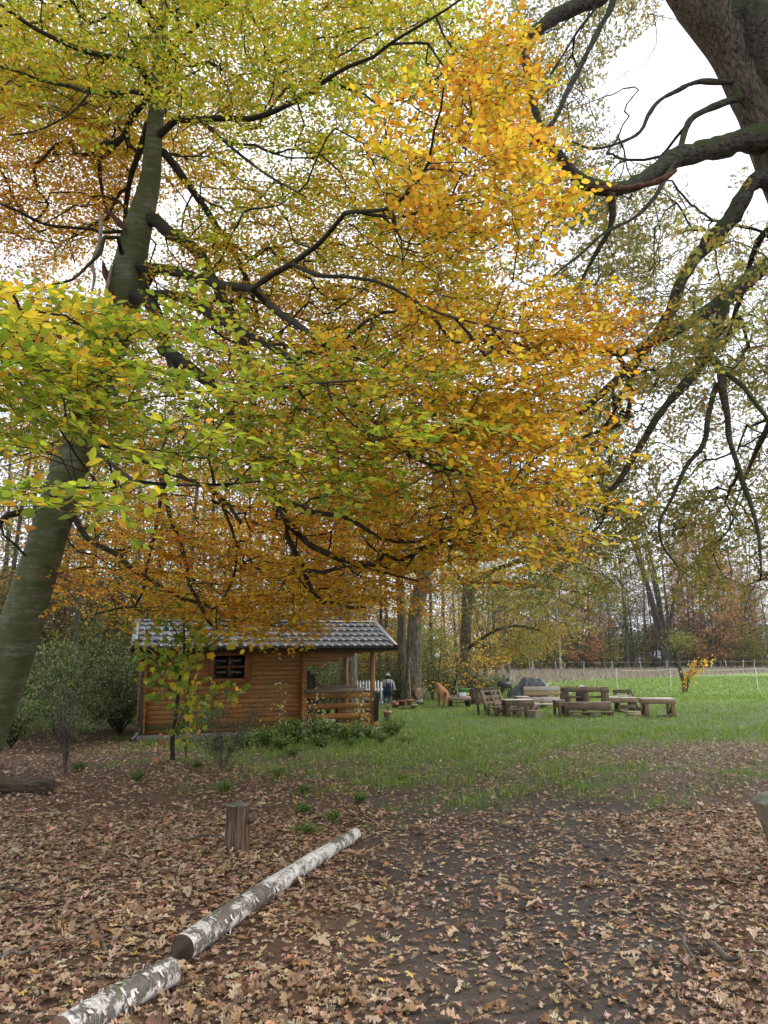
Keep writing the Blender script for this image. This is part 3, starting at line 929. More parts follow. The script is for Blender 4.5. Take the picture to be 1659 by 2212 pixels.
    add_leaves(fo, tpl[-1], pos[k], dr[k], nm[k], sz[k], col[k])
    k = idx[vf]
    add_leaves(fo, 'simple', pos[k], dr[k], nm[k], sz[k] * 1.08, col[k])
    tag(fo.obj('foliage', leafm, root, useCol=True, off=off), kind='stuff')
    return root
spr_far = {'beech_tree': 6.2, 'oak_tree': 7.5}
spr_very = {'beech_tree': 9.0}

bt = [(-84, 1690, 12.0), (-64, 1640, 12.0), (-29, 1560, 12.0), (11, 1450, 12.0), (51, 1333, 12.0), (107, 1151, 11.9), (146, 1030, 11.8), (178, 930, 11.7), (212, 800, 11.5), (257, 690, 11.3), (276, 600, 11.1), (296, 500, 11.0), (322, 400, 10.9), (333, 300, 10.8), (338, 220, 10.8), (343, 120, 10.7), (356, 0, 10.6), (366, -160, 10.5), (380, -420, 10.3)]
bw = [125, 104, 95, 92, 88, 76, 80, 74, 76, 84, 76, 64, 49, 41, 33, 28, 25, 18, 5]
bp = np.array([at(*q) for q in bt]); bq, btt = catmull(bp, 0.18)
sg = np.concatenate([[0], np.cumsum(np.linalg.norm(np.diff(bp, axis=0), axis=1))]); sg /= sg[-1]
br = np.interp(btt, sg, np.array(bw) * np.array([q[2] for q in bt]) / (2 * FPX))
bq[0, 2] = -0.12
BL = [
 ([(324, 200), (309, 153), (298, 142), (255, 127), (204, 116), (145, 96), (116, 82), (65, 55), (0, 11), (-80, -30)], 10.7, 8, 14, 5),
 ([(316, 204), (284, 198), (240, 200), (193, 200), (149, 186), (91, 175), (44, 156), (0, 144), (-80, 130)], 10.7, 8.5, 9, 4),
 ([(193, 200), (165, 235), (120, 265), (70, 285), (20, 292)], 9.6, 8.8, 6, 3),
 ([(318, 214), (284, 255), (269, 291), (240, 324), (215, 346), (216, 382), (222, 420), (236, 470)], 10.8, 12.2, 14, 4),
 ([(318, 269), (302, 327), (284, 375), (273, 436), (268, 500)], 10.9, 12.3, 14, 7),
 ([(353, 284), (378, 260), (436, 258), (491, 255), (545, 256), (603, 236), (660, 206), (707, 171), (755, 143), (807, 123), (842, 95), (894, 63), (965, 20), (1020, -20)], 10.7, 7, 15, 4),
 ([(436, 262), (473, 295), (520, 335), (567, 371), (603, 393), (660, 425)], 10.2, 8, 8, 3),
 ([(355, 330), (382, 364), (418, 415), (444, 451), (469, 491), (505, 545), (540, 620), (560, 700)], 10.9, 12, 16, 6),
 ([(338, 476), (367, 505), (404, 524), (433, 553), (451, 589), (476, 633), (498, 673), (515, 720), (535, 774), (544, 829), (552, 900)], 10.9, 9.5, 26, 9),
 ([(313, 578), (382, 587), (436, 604), (491, 618), (545, 624), (578, 655), (603, 676), (645, 703), (700, 745)], 10.9, 7.6, 22, 10),
 ([(545, 624), (590, 592), (628, 571), (687, 528), (723, 488), (745, 460), (803, 456), (846, 448), (870, 428), (906, 389), (925, 353), (939, 278), (953, 234), (958, 190)], 8.6, 4.8, 13, 3.5),
 ([(632, 571), (687, 595), (739, 597), (810, 607), (850, 623), (898, 651), (945, 675), (1025, 698), (1120, 720)], 7.9, 6, 9, 3),
 ([(305, 640), (338, 636), (382, 640), (429, 662), (473, 691), (516, 712), (560, 735), (603, 760), (650, 790), (690, 825), (747, 865), (803, 904), (854, 960), (898, 992), (945, 1007), (1001, 1023), (1060, 1040)], 10.8, 6.5, 19, 4),
 ([(291, 640), (320, 647), (335, 673), (346, 713), (356, 745), (367, 770), (378, 807), (392, 860)], 10.8, 10.2, 30, 12),
 ([(352, 755), (396, 782), (429, 811), (455, 829), (505, 900), (552, 970), (581, 1042), (603, 1089), (621, 1130), (646, 1155), (672, 1179), (697, 1191), (730, 1206), (770, 1217), (814, 1221), (830, 1195), (862, 1212), (925, 1180)], 10.4, 8.6, 24, 6),
 ([(619, 1128), (620, 1159), (639, 1195), (657, 1224), (663, 1253), (676, 1279), (697, 1300), (726, 1302), (756, 1313), (790, 1311)], 8.95, 9.6, 12, 4),
 ([(660, 1232), (697, 1237), (726, 1228), (763, 1224), (806, 1231), (843, 1240), (905, 1256)], 9.1, 8.8, 9, 3),
 ([(600, 1070), (650, 1097), (697, 1110), (741, 1115), (785, 1139), (817, 1162), (850, 1170), (923, 1170), (1003, 1164)], 9.1, 7.6, 11, 4),
 ([(160, 1116), (185, 1159), (218, 1180), (255, 1199), (287, 1231), (320, 1250), (349, 1268), (393, 1293), (433, 1302), (455, 1312), (500, 1335), (560, 1340)], 11.9, 10.8, 11, 4),
 ([(194, 950), (255, 971), (302, 989), (350, 1015), (420, 1040), (480, 1075), (520, 1130)], 11.6, 10.4, 13, 6),
 ([(352, 1020), (349, 1064), (338, 1133), (324, 1195), (316, 1231), (309, 1279), (291, 1311), (251, 1315), (207, 1326)], 10.9, 10.8, 8, 3),
 ([(345, 1015), (353, 1053), (367, 1115), (386, 1162), (404, 1224), (407, 1260), (426, 1293), (444, 1333), (457, 1352)], 10.9, 10.5, 10, 5),
 ([(470, 1070), (500, 1140), (512, 1200), (500, 1260), (480, 1300)], 10.5, 10.9, 7, 3),
 ([(84, 1105), (47, 1107), (18, 1112), (0, 1127), (-60, 1160)], 11.9, 11, 14, 8),
 ([(265, 500), (215, 502), (200, 495), (145, 491), (95, 484), (44, 458), (0, 440), (-60, 420)], 10.9, 9, 7, 4),
 ([(262, 545), (255, 513), (226, 513), (218, 545), (196, 567), (156, 604), (109, 615)], 10.8, 9.5, 9, 4),
 ([(190, 800), (250, 850), (200, 830), (150, 800), (110, 760), (60, 690), (30, 640)], 11.4, 4.0, 10, 5),
 ([(230, 760), (330, 820), (480, 850), (600, 838), (690, 828), (770, 822)], 11.2, 4.9, 12, 4),
 ([(175, 950), (250, 1010), (300, 1040), (430, 1048), (560, 1040)], 11.6, 4.6, 9, 4),
 ([(300, 1040), (240, 1055), (170, 1055), (110, 1072)], 7.5, 3.4, 5, 3),
 ([(350, 130), (420, 60), (500, 0), (600, -80)], 10.6, 9, 10, 5),
 ([(352, 60), (300, 0), (230, -90)], 10.6, 9, 9, 5),
]
blimbs = [pxlimb(q[0], q[1], q[2], q[3] * 1.22, q[4] * 1.35) for q in BL]
TRK = np.array([(q[0], q[1]) for q in bt], float)
def beech_reject(u, v, Y, final=False):
    cx_ = np.interp(v, TRK[::-1, 1], TRK[::-1, 0])
    hw = 30 if final else 62
    r = (np.abs(u - cx_) < hw) & (((v > 235) & (v < 655)) | ((v > 955) & (v < 1640))) & (Y < 11.6) & ~((v > 1040) & (v < 1092) & (Y < 4.5) & (u > 60) & (u < 260))
    ub = np.interp(v, [-900, 0, 60, 120, 220, 300, 360, 490, 540, 600, 640, 690, 780, 820, 900, 1000, 1100, 1180, 1240, 1300, 1400], [1050, 1085, 1095, 1140, 1160, 1150, 1180, 1240, 1150, 1085, 1330, 1365, 1330, 1255, 1245, 1265, 1280, 1245, 1225, 960, 680])
    lb = np.interp(u, [-400, 0, 250, 330, 560, 660, 700, 860, 950, 1230], [1330, 1335, 1340, 1350, 1398, 1400, 1345, 1330, 1300, 1250])
    if final:
        return r | (v > lb + 25)
    return r | (u > ub - 30 + rng.normal(0, 46, len(u))) | (v > lb - 15 + rng.normal(0, 8, len(u)))
BC = [
 (-170, 1100, -280, 340, 8.2, 13.5, 1350, 'green'), (-200, 1000, -280, 300, 9.5, 14, 620, 'yellow'), (-220, 340, 40, 600, 10.5, 15, 620, 'gold'), (-170, 280, 110, 580, 10.5, 15, 260, 'orange'),
 (320, 1110, 280, 850, 9.2, 13.5, 360, 'green'), (320, 1110, 280, 850, 9.5, 14, 420, 'yellow'), (330, 1120, 330, 860, 9.5, 14, 380, 'gold'), (190, 500, 170, 430, 11.7, 14.5, 190, 'gold'), (760, 1190, 170, 540, 5.2, 8.0, 55, 'gold'), (880, 1250, 300, 590, 5.2, 8.5, 70, 'gold'), (980, 1180, 40, 340, 7, 10, 60, 'gold'), (900, 1160, 140, 330, 6, 9, 30, 'orange'),
 (850, 1350, 600, 1260, 5.8, 9, 230, 'gold'), (600, 1290, 590, 1240, 7.5, 11, 330, 'gold'), (1120, 1400, 610, 810, 7, 9, 46, 'orange'),
 (-150, 500, 610, 1020, 3.9, 7.0, 140, 'near'), (-150, 300, 590, 900, 4.0, 7.0, 36, 'yellow'), (420, 1010, 720, 1100, 4.9, 8.2, 120, 'near'), (440, 1000, 720, 1090, 6, 9, 110, 'gold'),
 (60, 960, 1080, 1360, 10.0, 14, 380, 'orange'), (480, 1010, 1040, 1350, 8.5, 12, 210, 'gold'), (160, 720, 990, 1350, 9.5, 13, 150, 'gold'), (-170, 1010, 540, 1130, 10, 15, 520, 'orange'), (-150, 500, 880, 1130, 10, 14, 90, 'green'),
 (60, 250, 1045, 1090, 3.1, 3.6, 6, 'near'), (470, 700, 1325, 1410, 9.3, 10.8, 30, 'gold'),
 (-300, 1000, -950, -250, 5, 12, 230, 'yellow'), (-800, -150, -300, 1000, 5, 13, 200, 'gold'),
]
def beech_out(P):
    ax = np.stack([np.interp(P[:, 2], bq[:, 2], bq[:, 0]), np.interp(P[:, 2], bq[:, 2], bq[:, 1])], -1)
    o = np.zeros_like(P); o[:, :2] = nrm(P[:, :2] - ax)
    o = o + rng.normal(0, 0.45, P.shape); o[:, 2] = rng.normal(-0.05, 0.16, len(P))
    return o
beech = build_tree('beech_tree', 'large leaning beech with smooth green trunk and yellow autumn leaves, left of the wooden hut', 'tree', (bq, br), blimbs, BC, beech_reject, None,
           M['beech_bark'], M['beech_twig'], M['beech_leaf'], ['beech', 'broad', 'mid'], dict(len=0.75, n_main=9, n_tw=5, n_tl=5, leaf=0.072, droop=0.12, flat=0.38, tilt=0.22), beech_out, 300, limb_bark=M['beech_twig'], trunk_disp=0.012)

# ------------------------------------------------------------------ the old oak on the right
ob = [(2040, 1690, 10.2), (1965, 1300, 10.1), (1880, 900, 10.0), (1805, 640, 9.9), (1748, 490, 9.8), (1712, 390, 9.8), (1680, 300, 9.8), (1636, 200, 9.7), (1582, 100, 9.6), (1512, 0, 9.4), (1440, -110, 9.3), (1380, -260, 9.1), (1340, -480, 9)]
ow = [230, 165, 145, 132, 130, 128, 126, 122, 120, 122, 100, 70, 20]
op = np.array([at(*q) for q in ob]); oq, ott = catmull(op, 0.16)
sg = np.concatenate([[0], np.cumsum(np.linalg.norm(np.diff(op, axis=0), axis=1))]); sg /= sg[-1]
orad = np.interp(ott, sg, np.array(ow) * np.array([q[2] for q in ob]) / (2 * FPX)); oq[0, 2] = -0.15
OL = [
 ([(1640, 300), (1600, 310), (1560, 318), (1500, 332), (1450, 345), (1400, 382), (1350, 402), (1310, 408), (1270, 396), (1240, 372), (1205, 338), (1175, 312), (1150, 285)], 9.7, 8.6, 64, 22),
 ([(1680, 400), (1640, 385), (1600, 440), (1555, 500), (1500, 560), (1470, 610), (1440, 690), (1390, 760), (1340, 812), (1290, 860), (1240, 905), (1195, 962)], 9.7, 10.5, 44, 9),
 ([(1760, 560), (1659, 572), (1620, 600), (1565, 648), (1500, 690), (1440, 722), (1400, 742), (1340, 762), (1290, 755), (1240, 762)], 9.6, 9.2, 44, 12),
 ([(1565, 648), (1556, 690), (1545, 720), (1525, 760), (1510, 792), (1480, 830), (1440, 872), (1400, 935), (1375, 980), (1330, 1050), (1280, 1105)], 9.35, 9.8, 30, 5),
 ([(1535, 770), (1558, 800), (1562, 850), (1572, 900), (1580, 960), (1600, 1030), (1625, 1100), (1640, 1170), (1645, 1240)], 9.3, 8.8, 20, 5),
 ([(1558, 800), (1600, 830), (1640, 880), (1690, 950)], 9.3, 8.4, 15, 6),
 ([(1548, 830), (1530, 900), (1520, 960), (1480, 1010), (1450, 1080), (1425, 1130), (1432, 1180), (1470, 1230)], 9.3, 9.2, 14, 4),
 ([(1330, 760), (1352, 800), (1360, 860), (1345, 910), (1300, 930), (1240, 950), (1170, 965)], 9.3, 9.8, 14, 5),
 ([(1400, 940), (1362, 990), (1340, 1030), (1310, 1070), (1300, 1130), (1260, 1160)], 9.7, 10, 8, 4),
 ([(1440, -110), (1330, -40), (1290, 0), (1245, 12), (1195, 40), (1150, 70), (1128, 105), (1138, 150), (1148, 210), (1165, 262), (1170, 300)], 9.3, 8.9, 50, 14),
 ([(1150, 66), (1112, 92), (1080, 100), (1040, 118)], 8.9, 8.6, 10, 4),
 ([(1330, -40), (1318, 20), (1290, 70), (1262, 130), (1225, 200), (1195, 262), (1160, 298), (1140, 330)], 9.2, 8.7, 16, 11),
 ([(1285, 20), (1250, 65), (1215, 120), (1190, 165), (1182, 225)], 9.1, 9.3, 8, 4),
 ([(1600, 180), (1560, 178), (1500, 178), (1455, 200), (1425, 216), (1400, 250), (1382, 285), (1340, 308), (1280, 322), (1235, 305)], 9.6, 8.8, 16, 4),
 ([(1600, 215), (1560, 225), (1500, 250), (1480, 280), (1465, 335), (1440, 380), (1410, 430), (1370, 470), (1310, 500), (1255, 548), (1200, 592), (1160, 620)], 9.5, 8.6, 18, 4),
 ([(1320, 408), (1322, 450), (1318, 490), (1280, 560), (1250, 620)], 8.9, 9.6, 18, 7),
 ([(1285, 400), (1250, 415), (1215, 440), (1185, 480), (1160, 520)], 8.7, 9.2, 12, 4),
 ([(1440, 690), (1380, 780), (1320, 900), (1260, 1000), (1215, 1090), (1180, 1130)], 10.0, 12.5, 12, 4),
 ([(1690, 470), (1640, 520), (1600, 640), (1560, 760)], 9.7, 12, 18, 6),
 ([(1790, 800), (1700, 860), (1640, 960), (1600, 1060)], 9.9, 11.5, 22, 6),
 ([(1622, 0), (1650, 120), (1700, 200)], 9.2, 9.4, 75, 80),
]
olimbs = [pxlimb(*q, step=0.11, knobbly=0.3) for q in OL]
HOLES = [[(1335, 110), (1440, 30), (1520, 60), (1575, 170), (1620, 300), (1560, 310), (1470, 330), (1405, 330), (1335, 270), (1300, 190)], [(1120, 395), (1215, 400), (1215, 450), (1150, 500), (1100, 470)], [(1440, 380), (1500, 350), (1590, 350), (1590, 400), (1500, 430)]]
def oak_reject(u, v, Y, final=False):
    r = np.zeros(len(u), bool)
    for h in HOLES:
        r |= poly_in(u, v, h)
    if not final:
        r |= (np.abs(u - np.interp(v, [q[1] for q in ob][::-1], [q[0] for q in ob][::-1])) < 95) & (v < 560) & (Y < 10.2)
    return r | (v > 1330)
OC = [
 (1060, 1420, -140, 350, 9.6, 14, 304, 'oak'), (1110, 1430, 310, 660, 9.2, 13.5, 232, 'oak'), (1260, 1770, 420, 850, 10.2, 14.5, 448, 'oak'), (1300, 1740, 450, 820, 7.5, 9, 70, 'oak'), (980, 1430, 730, 1210, 10.5, 16, 560, 'oak'), (1360, 1770, 750, 1280, 9.4, 14, 320, 'oak'),
 (1370, 1740, -150, 120, 9.8, 13, 120, 'oak'), (1050, 1480, 980, 1340, 11, 16, 240, 'oak'), (1590, 1740, 1150, 1360, 8, 10, 30, 'oak'), (1650, 2300, 100, 1000, 7, 13, 160, 'oak'), (1000, 2000, -800, -120, 6, 13, 160, 'oak'),
]
def oak_out(P):
    ax = np.stack([np.interp(P[:, 2], oq[:, 2], oq[:, 0]), np.interp(P[:, 2], oq[:, 2], oq[:, 1])], -1)
    o = np.zeros_like(P); o[:, :2] = nrm(P[:, :2] - ax)
    o = o + rng.normal(0, 0.7, P.shape); o[:, 2] -= 0.35
    return o
oak = build_tree('oak_tree', 'old oak with mossy furrowed trunk and dark crooked limbs at the right edge', 'tree', (oq, orad), olimbs, OC, oak_reject, None,
           M['oak_bark'], M['oak_twig'], M['oak_leaf'], ['oak0', 'oak1', 'oak3', 'oaklow'], dict(len=0.55, n_main=6, n_tw=4, n_tl=4, leaf=0.098, droop=0.15, flat=0.9, tilt=0.7, ang=0.7, tw_len=0.6), oak_out, 0, limb_bark=M['oak_limb'], r0=0.003, trunk_disp=0.022, sag=0.12)

# torn, weathered places: a split along the big oak limb, a broken stub and a dead pale twig on the beech
def patch_tube(nm, root, pts, w, Y, mat, k=8, squash=None):
    q, _ = catmull([at(u, v, Y) for u, v in pts], 0.08); t = np.linspace(0, 1, len(q))
    a = Acc(); a.tube(q, w * np.interp(t, [0, 0.12, 0.8, 1], [0.35, 1, 0.8, 0.15]) * (1 + 0.2 * sno(t * 9, t * 0, 0.5)), k, cap=True)
    a.obj(nm, mat, root, smooth=True, off=np.array(root.location))
M['torn_wood'] = bark_mat('torn_wood', (0.05, 0.024, 0.014), (0.17, 0.085, 0.05), furrow=(20, 20, 20), bstr=1.0, bdist=0.03)
M['dead_wood'] = bark_mat('dead_wood', (0.2, 0.17, 0.13), (0.4, 0.36, 0.3), furrow=(20, 20, 6), bstr=0.6)
patch_tube('torn_bark', oak, [(1462, 368), (1420, 392), (1370, 404), (1320, 408), (1262, 402)], 0.045, 8.72, M['torn_wood'])
patch_tube('broken_stub', beech, [(246, 650), (236, 615), (226, 585), (222, 562)], 0.06, 10.95, M['torn_wood'])
patch_tube('dead_twig', beech, [(226, 640), (236, 600), (241, 570)], 0.03, 10.85, M['dead_wood'])
patch_tube('dead_twig', beech, [(217, 455), (218, 490), (214, 530), (200, 565), (204, 600), (196, 640)], 0.035, 10.6, M['dead_wood'])
patch_tube('broken_stub', beech, [(272, 497), (255, 478), (240, 462), (222, 456)], 0.05, 10.7, M['torn_wood'])
# ------------------------------------------------------------------ trees of the wood: one of each kind, then copies
OCHRE = ([(0.36, 0.28, 0.06), (0.27, 0.24, 0.06), (0.2, 0.21, 0.05), (0.45, 0.29, 0.06), (0.3, 0.17, 0.05)], [5, 4, 3, 3, 1.5])
RUST = ([(0.5, 0.23, 0.1), (0.42, 0.19, 0.09), (0.56, 0.29, 0.1), (0.34, 0.18, 0.1), (0.46, 0.33, 0.12)], [5, 4, 3, 2, 1.5])
PALEY = ([(0.46, 0.4, 0.09), (0.34, 0.34, 0.08), (0.5, 0.36, 0.06), (0.22, 0.26, 0.07)], [4, 4, 2, 3])
OLIVE = ([(0.22, 0.25, 0.06), (0.15, 0.19, 0.05), (0.32, 0.29, 0.07), (0.28, 0.2, 0.06)], [5, 4, 3, 1.5])
BARE = ([(0.32, 0.2, 0.11), (0.26, 0.15, 0.08), (0.38, 0.24, 0.1)], [3, 3, 2])
PALS.update(ochre=OCHRE, rust=RUST, paley=PALEY, olive=OLIVE, bare=BARE)

def wood_tree(name, h, r, stems, crown, n_spr, spr_len, leaf, pal_, bark, up=0.5, frac=1.0, kx=1.0, n_tw=4, n_tl=4, n_main=6, r0=0.012, spread=0.0, ptop=1.4):
    """crown = (lowest height, widest radius). returns (trunk mesh, twig mesh, foliage mesh)"""
    sk = Skel(20000); tk = Acc()
    z0, cr = crown
    for s in range(stems):
        a = rng.uniform(0, 6.28); sp = (spread * (0.5 + rng.uniform())) if stems > 1 else 0.03 * h * rng.uniform(0.3, 1)
        t = np.linspace(0, 1, 14)
        hh = h * rng.uniform(0.82, 1.0) if s else h * 0.97
        pts = np.stack([np.cos(a) * sp * t ** 1.3 + 0.012 * h * np.sin(t * 5 + s), np.sin(a) * sp * t ** 1.3 + 0.012 * h * np.sin(t * 4 + 2 * s), hh * t - 0.15], -1)
        if stems > 1:
            pts[:, :2] += np.array([math.cos(a), math.sin(a)]) * r * 0.5
        rad = r * (1 - 0.93 * t ** 0.9) * (1.0 if s == 0 else rng.uniform(0.5, 0.85)) * (1 + 0.5 * np.exp(-t * 22))
        V, F = tube(pts, rad, 9); tk.add(V, F)
        q, tt = catmull(pts, 0.5)
        i = sk.add(q, -1, np.interp(tt, t, rad), 'trunk'); sk.ok[i[q[:, 2] < z0 * 0.7]] = False
    z = z0 + (h * 0.98 - z0) * rng.uniform(0, 1, n_spr) ** ptop
    prof = np.sin(np.clip((z - z0) / (h - z0), 0.03, 1) ** 0.75 * math.pi * 0.93 + 0.12) ** 0.7
    rr = cr * prof * np.sqrt(rng.uniform(0.08, 1, n_spr)); th = rng.uniform(0, 6.28, n_spr)
    P = np.stack([rr * np.cos(th), rr * np.sin(th), z], -1)
    d = np.stack([np.cos(th), np.sin(th), np.full(n_spr, up)], -1) + rng.normal(0, 0.3, (n_spr, 3)); d = nrm(d)
    L = spr_len * rng.uniform(0.7, 1.3, n_spr)
    sk.connect(P - d * L[:, None] * 0.4, d, step=0.8, noise=0.05)
    R = sk.radii(r0, 0.4); tw = Acc()
    for ch in sk.chains:
        if ch[2] == 'twig':
            i, par, _ = ch
            pts = np.vstack([sk.p[par], sk.p[i]]); rr_ = np.concatenate([[min(R[par], R[i[0]] * 1.2)], R[i]])
            V, F = tube(pts, rr_, 3 if rr_.max() < 0.05 else 5); tw.add(V, F)
    tub, pos, dr, nm, sz, ix = sprays(P - d * L[:, None] * 0.4, d, L, n_main, n_tw, n_tl, leaf, 0.1, 1.6, 0.8)
    for Pp, Rr in tub:
        V, F = tubes(Pp, Rr * (r0 / 0.0055), 3); tw.add(V, F)
    k = rng.uniform(0, 1, len(pos)) < frac * (0.6 + 0.5 * sno(pos[:, 0] + pos[:, 2], pos[:, 1] - pos[:, 2], h * 0.16))
    fo = Acc(); c = pal(*pal_, int(k.sum())) * rng.normal(1, 0.1, (n_spr, 1))[ix][k]
    add_leaves(fo, 'simple', pos[k], dr[k], nm[k], sz[k], np.clip(c, 0.01, 0.85))
    return dict(name=name, trunk=tk.me('trunk', bark, True), twigs=tw.me('twigs', M['far_bark'], True), foliage=fo.me('foliage', M['far_leaf'], useCol=True) if k.any() else None)

def put_tree(pr, x, y, s, rz, label, group=None, z=0.0, name=None):
    t = thing(name or pr['name'], label, 'tree', (x, y, z), rz, group)
    t.scale = (s * rng.uniform(0.9, 1.1), s * rng.uniform(0.9, 1.1), s)
    mobj('trunk', pr['trunk'], t)
    tag(mobj('twigs', pr['twigs'], t), kind='stuff')
    if pr['foliage'] is not None:
        tag(mobj('foliage', pr['foliage'], t), kind='stuff')
    return t

W_rust = [wood_tree('rust_tree', 22, 0.24, 1, (1.5, 4.4), 420, 1.9, 0.34, RUST, M['far_bark'], 0.15, 0.7), wood_tree('rust_tree', 19, 0.2, 2, (1.2, 4.2), 380, 1.8, 0.34, RUST, M['far_bark'], 0.25, 0.6, spread=2.0)]
W_bare = [wood_tree('bare_tree', 25, 0.2, 1, (5, 4.2), 300, 2.2, 0.22, BARE, M['far_bark'], 1.2, 0.3, r0=0.014), wood_tree('bare_tree', 22, 0.15, 1, (6, 3.2), 260, 2.0, 0.22, OCHRE, M['far_bark'], 1.3, 0.35, r0=0.014), wood_tree('bare_tree', 27, 0.21, 1, (6, 4.6), 330, 2.4, 0.22, RUST, M['far_bark'], 1.0, 0.3, r0=0.014)]
W_horn = [wood_tree('many_stemmed_tree', 29, 0.42, 9, (3.5, 5.8), 560, 2.4, 0.22, BARE, M['far_bark'], 1.5, 0.3, spread=4.2, r0=0.014)]
W_birch = [wood_tree('birch_tree', 21, 0.2, 1, (7, 2.6), 170, 1.5, 0.2, PALEY, M['birch_far_bark'], 0.4, 0.25, r0=0.013), wood_tree('birch_tree', 24, 0.22, 1, (9, 2.8), 170, 1.5, 0.2, PALEY, M['birch_far_bark'], 0.4, 0.12, r0=0.013)]
W_olive = [wood_tree('olive_tree', 17, 0.25, 1, (2.0, 4.4), 380, 1.7, 0.3, OLIVE, M['far_bark'], 0.2, 0.9), wood_tree('ochre_tree', 20, 0.28, 1, (2, 4.8), 400, 1.9, 0.3, OCHRE, M['far_bark'], 0.2, 0.9)]
W_low = [wood_tree('understorey_tree', 6.0, 0.08, 4, (0.2, 2.8), 240, 1.2, 0.22, p, M['far_bark'], 0.4, 1.0, spread=1.2, r0=0.008) for p in (PALEY, RUST, OLIVE)]
GR = dict(rust='rusty orange trees along the far edge of the field', bare='bare grey trees of the far wood', birch='pale stemmed birches of the far wood', olive='olive and ochre trees of the far wood', low='low bushy trees under the far wood')
LB = dict(rust='rusty orange leaved tree in the far wood beyond the field', bare='tall leafless grey tree in the far wood beyond the field', birch='pale stemmed birch in the far wood beyond the field', olive='olive and ochre leaved tree in the far wood beyond the field', low='low bushy tree filling the foot of the far wood')
def far(kind, lst, u, Y, s, k=None):
    p = on_ground(u, 1600); x = at(u, 1420, Y)[0]
    pr = lst[int(rng.integers(0, len(lst))) if k is None else k]
    put_tree(pr, x, Y, s, rng.uniform(0, 6.28), LB[kind], GR[kind], height_at(x, Y) - 0.05)
# the wood beyond the field, right half of the picture
put_tree(W_horn[0], at(1442, 1420, 112)[0], 112, 1.0, 0.3, 'great bare tree with many upright stems at the field edge, tallest of the far wood', None, 0.0)
for u, Y, s in ((1255, 108, 0.98), (1278, 116, 0.85), (1508, 114, 0.95), (1540, 108, 1.0), (1580, 118, 1.05), (1225, 120, 0.8), (1485, 124, 0.9), (1610, 126, 0.9), (1130, 118, 0.75), (1265, 122, 1.05), (1240, 114, 0.7), (1525, 122, 1.1), (1560, 112, 0.85), (1600, 112, 0.7), (1300, 120, 0.65), (1090, 124, 0.8)):
    far('rust', W_rust, u, Y, s)
for u in list(range(1010, 1760, 34)) + list(range(1030, 1760, 80)):
    far('bare', W_bare, u + rng.uniform(-17, 17), rng.uniform(106, 145), rng.uniform(0.6, 1.1))
for u, Y, s in ((1150, 100, 0.8), (1210, 104, 0.9), (1288, 112, 1.0), (1320, 118, 1.0), (1175, 122, 1.05), (1620, 112, 1.0), (1640, 120, 1.1), (1085, 108, 0.9), (1360, 124, 0.95)):
    far('birch', W_birch, u, Y, s)
for u, Y, s in ((1185, 112, 0.85), (1365, 116, 0.9), (1325, 126, 0.8), (1400, 130, 1.25), (1060, 104, 0.9), (1110, 100, 0.7), (1640, 132, 0.8), (1560, 130, 0.8)):
    far('olive', W_olive, u, Y, s)
for u in range(1000, 1740, 23):
    far('low', W_low, u + rng.uniform(-8, 8), rng.uniform(108, 128), rng.uniform(0.7, 1.25), int(rng.choice([0, 1, 2, 2])))

# the nearer wood behind the hut, left half
LW = [wood_tree('wood_tree', 16, 0.15, 1, (1.6, 3.2), 290, 1.3, 0.17, PALEY, M['far_bark'], 0.3, 0.75, r0=0.007), wood_tree('wood_tree', 19, 0.17, 1, (2.5, 3.6), 320, 1.5, 0.17, OCHRE, M['far_bark'], 0.4, 0.65, r0=0.007),
      wood_tree('wood_tree', 17, 0.13, 1, (3.0, 2.6), 230, 1.3, 0.14, BARE, M['far_bark'], 0.9, 0.35, r0=0.007), wood_tree('wood_tree', 14, 0.13, 2, (1.0, 3.4), 320, 1.3, 0.18, GOLD, M['far_bark'], 0.2, 0.9, spread=1.3, r0=0.007)]
wl = ['thin wood tree with scattered pale yellow leaves behind the hut', 'slender ochre leaved wood tree behind the hut', 'nearly bare dark wood tree behind the hut', 'golden leaved two stemmed tree in the wood behind the hut']
wg = ['pale yellow trees in the wood behind the hut', 'ochre trees in the wood behind the hut', 'bare dark trees in the wood behind the hut', 'golden trees in the wood behind the hut']
def lwood(k, u, Y, s):
    x = at(u, 1420, Y)[0]
    put_tree(LW[k], x, Y, s, rng.uniform(0, 6.28), wl[k], wg[k], -0.05)
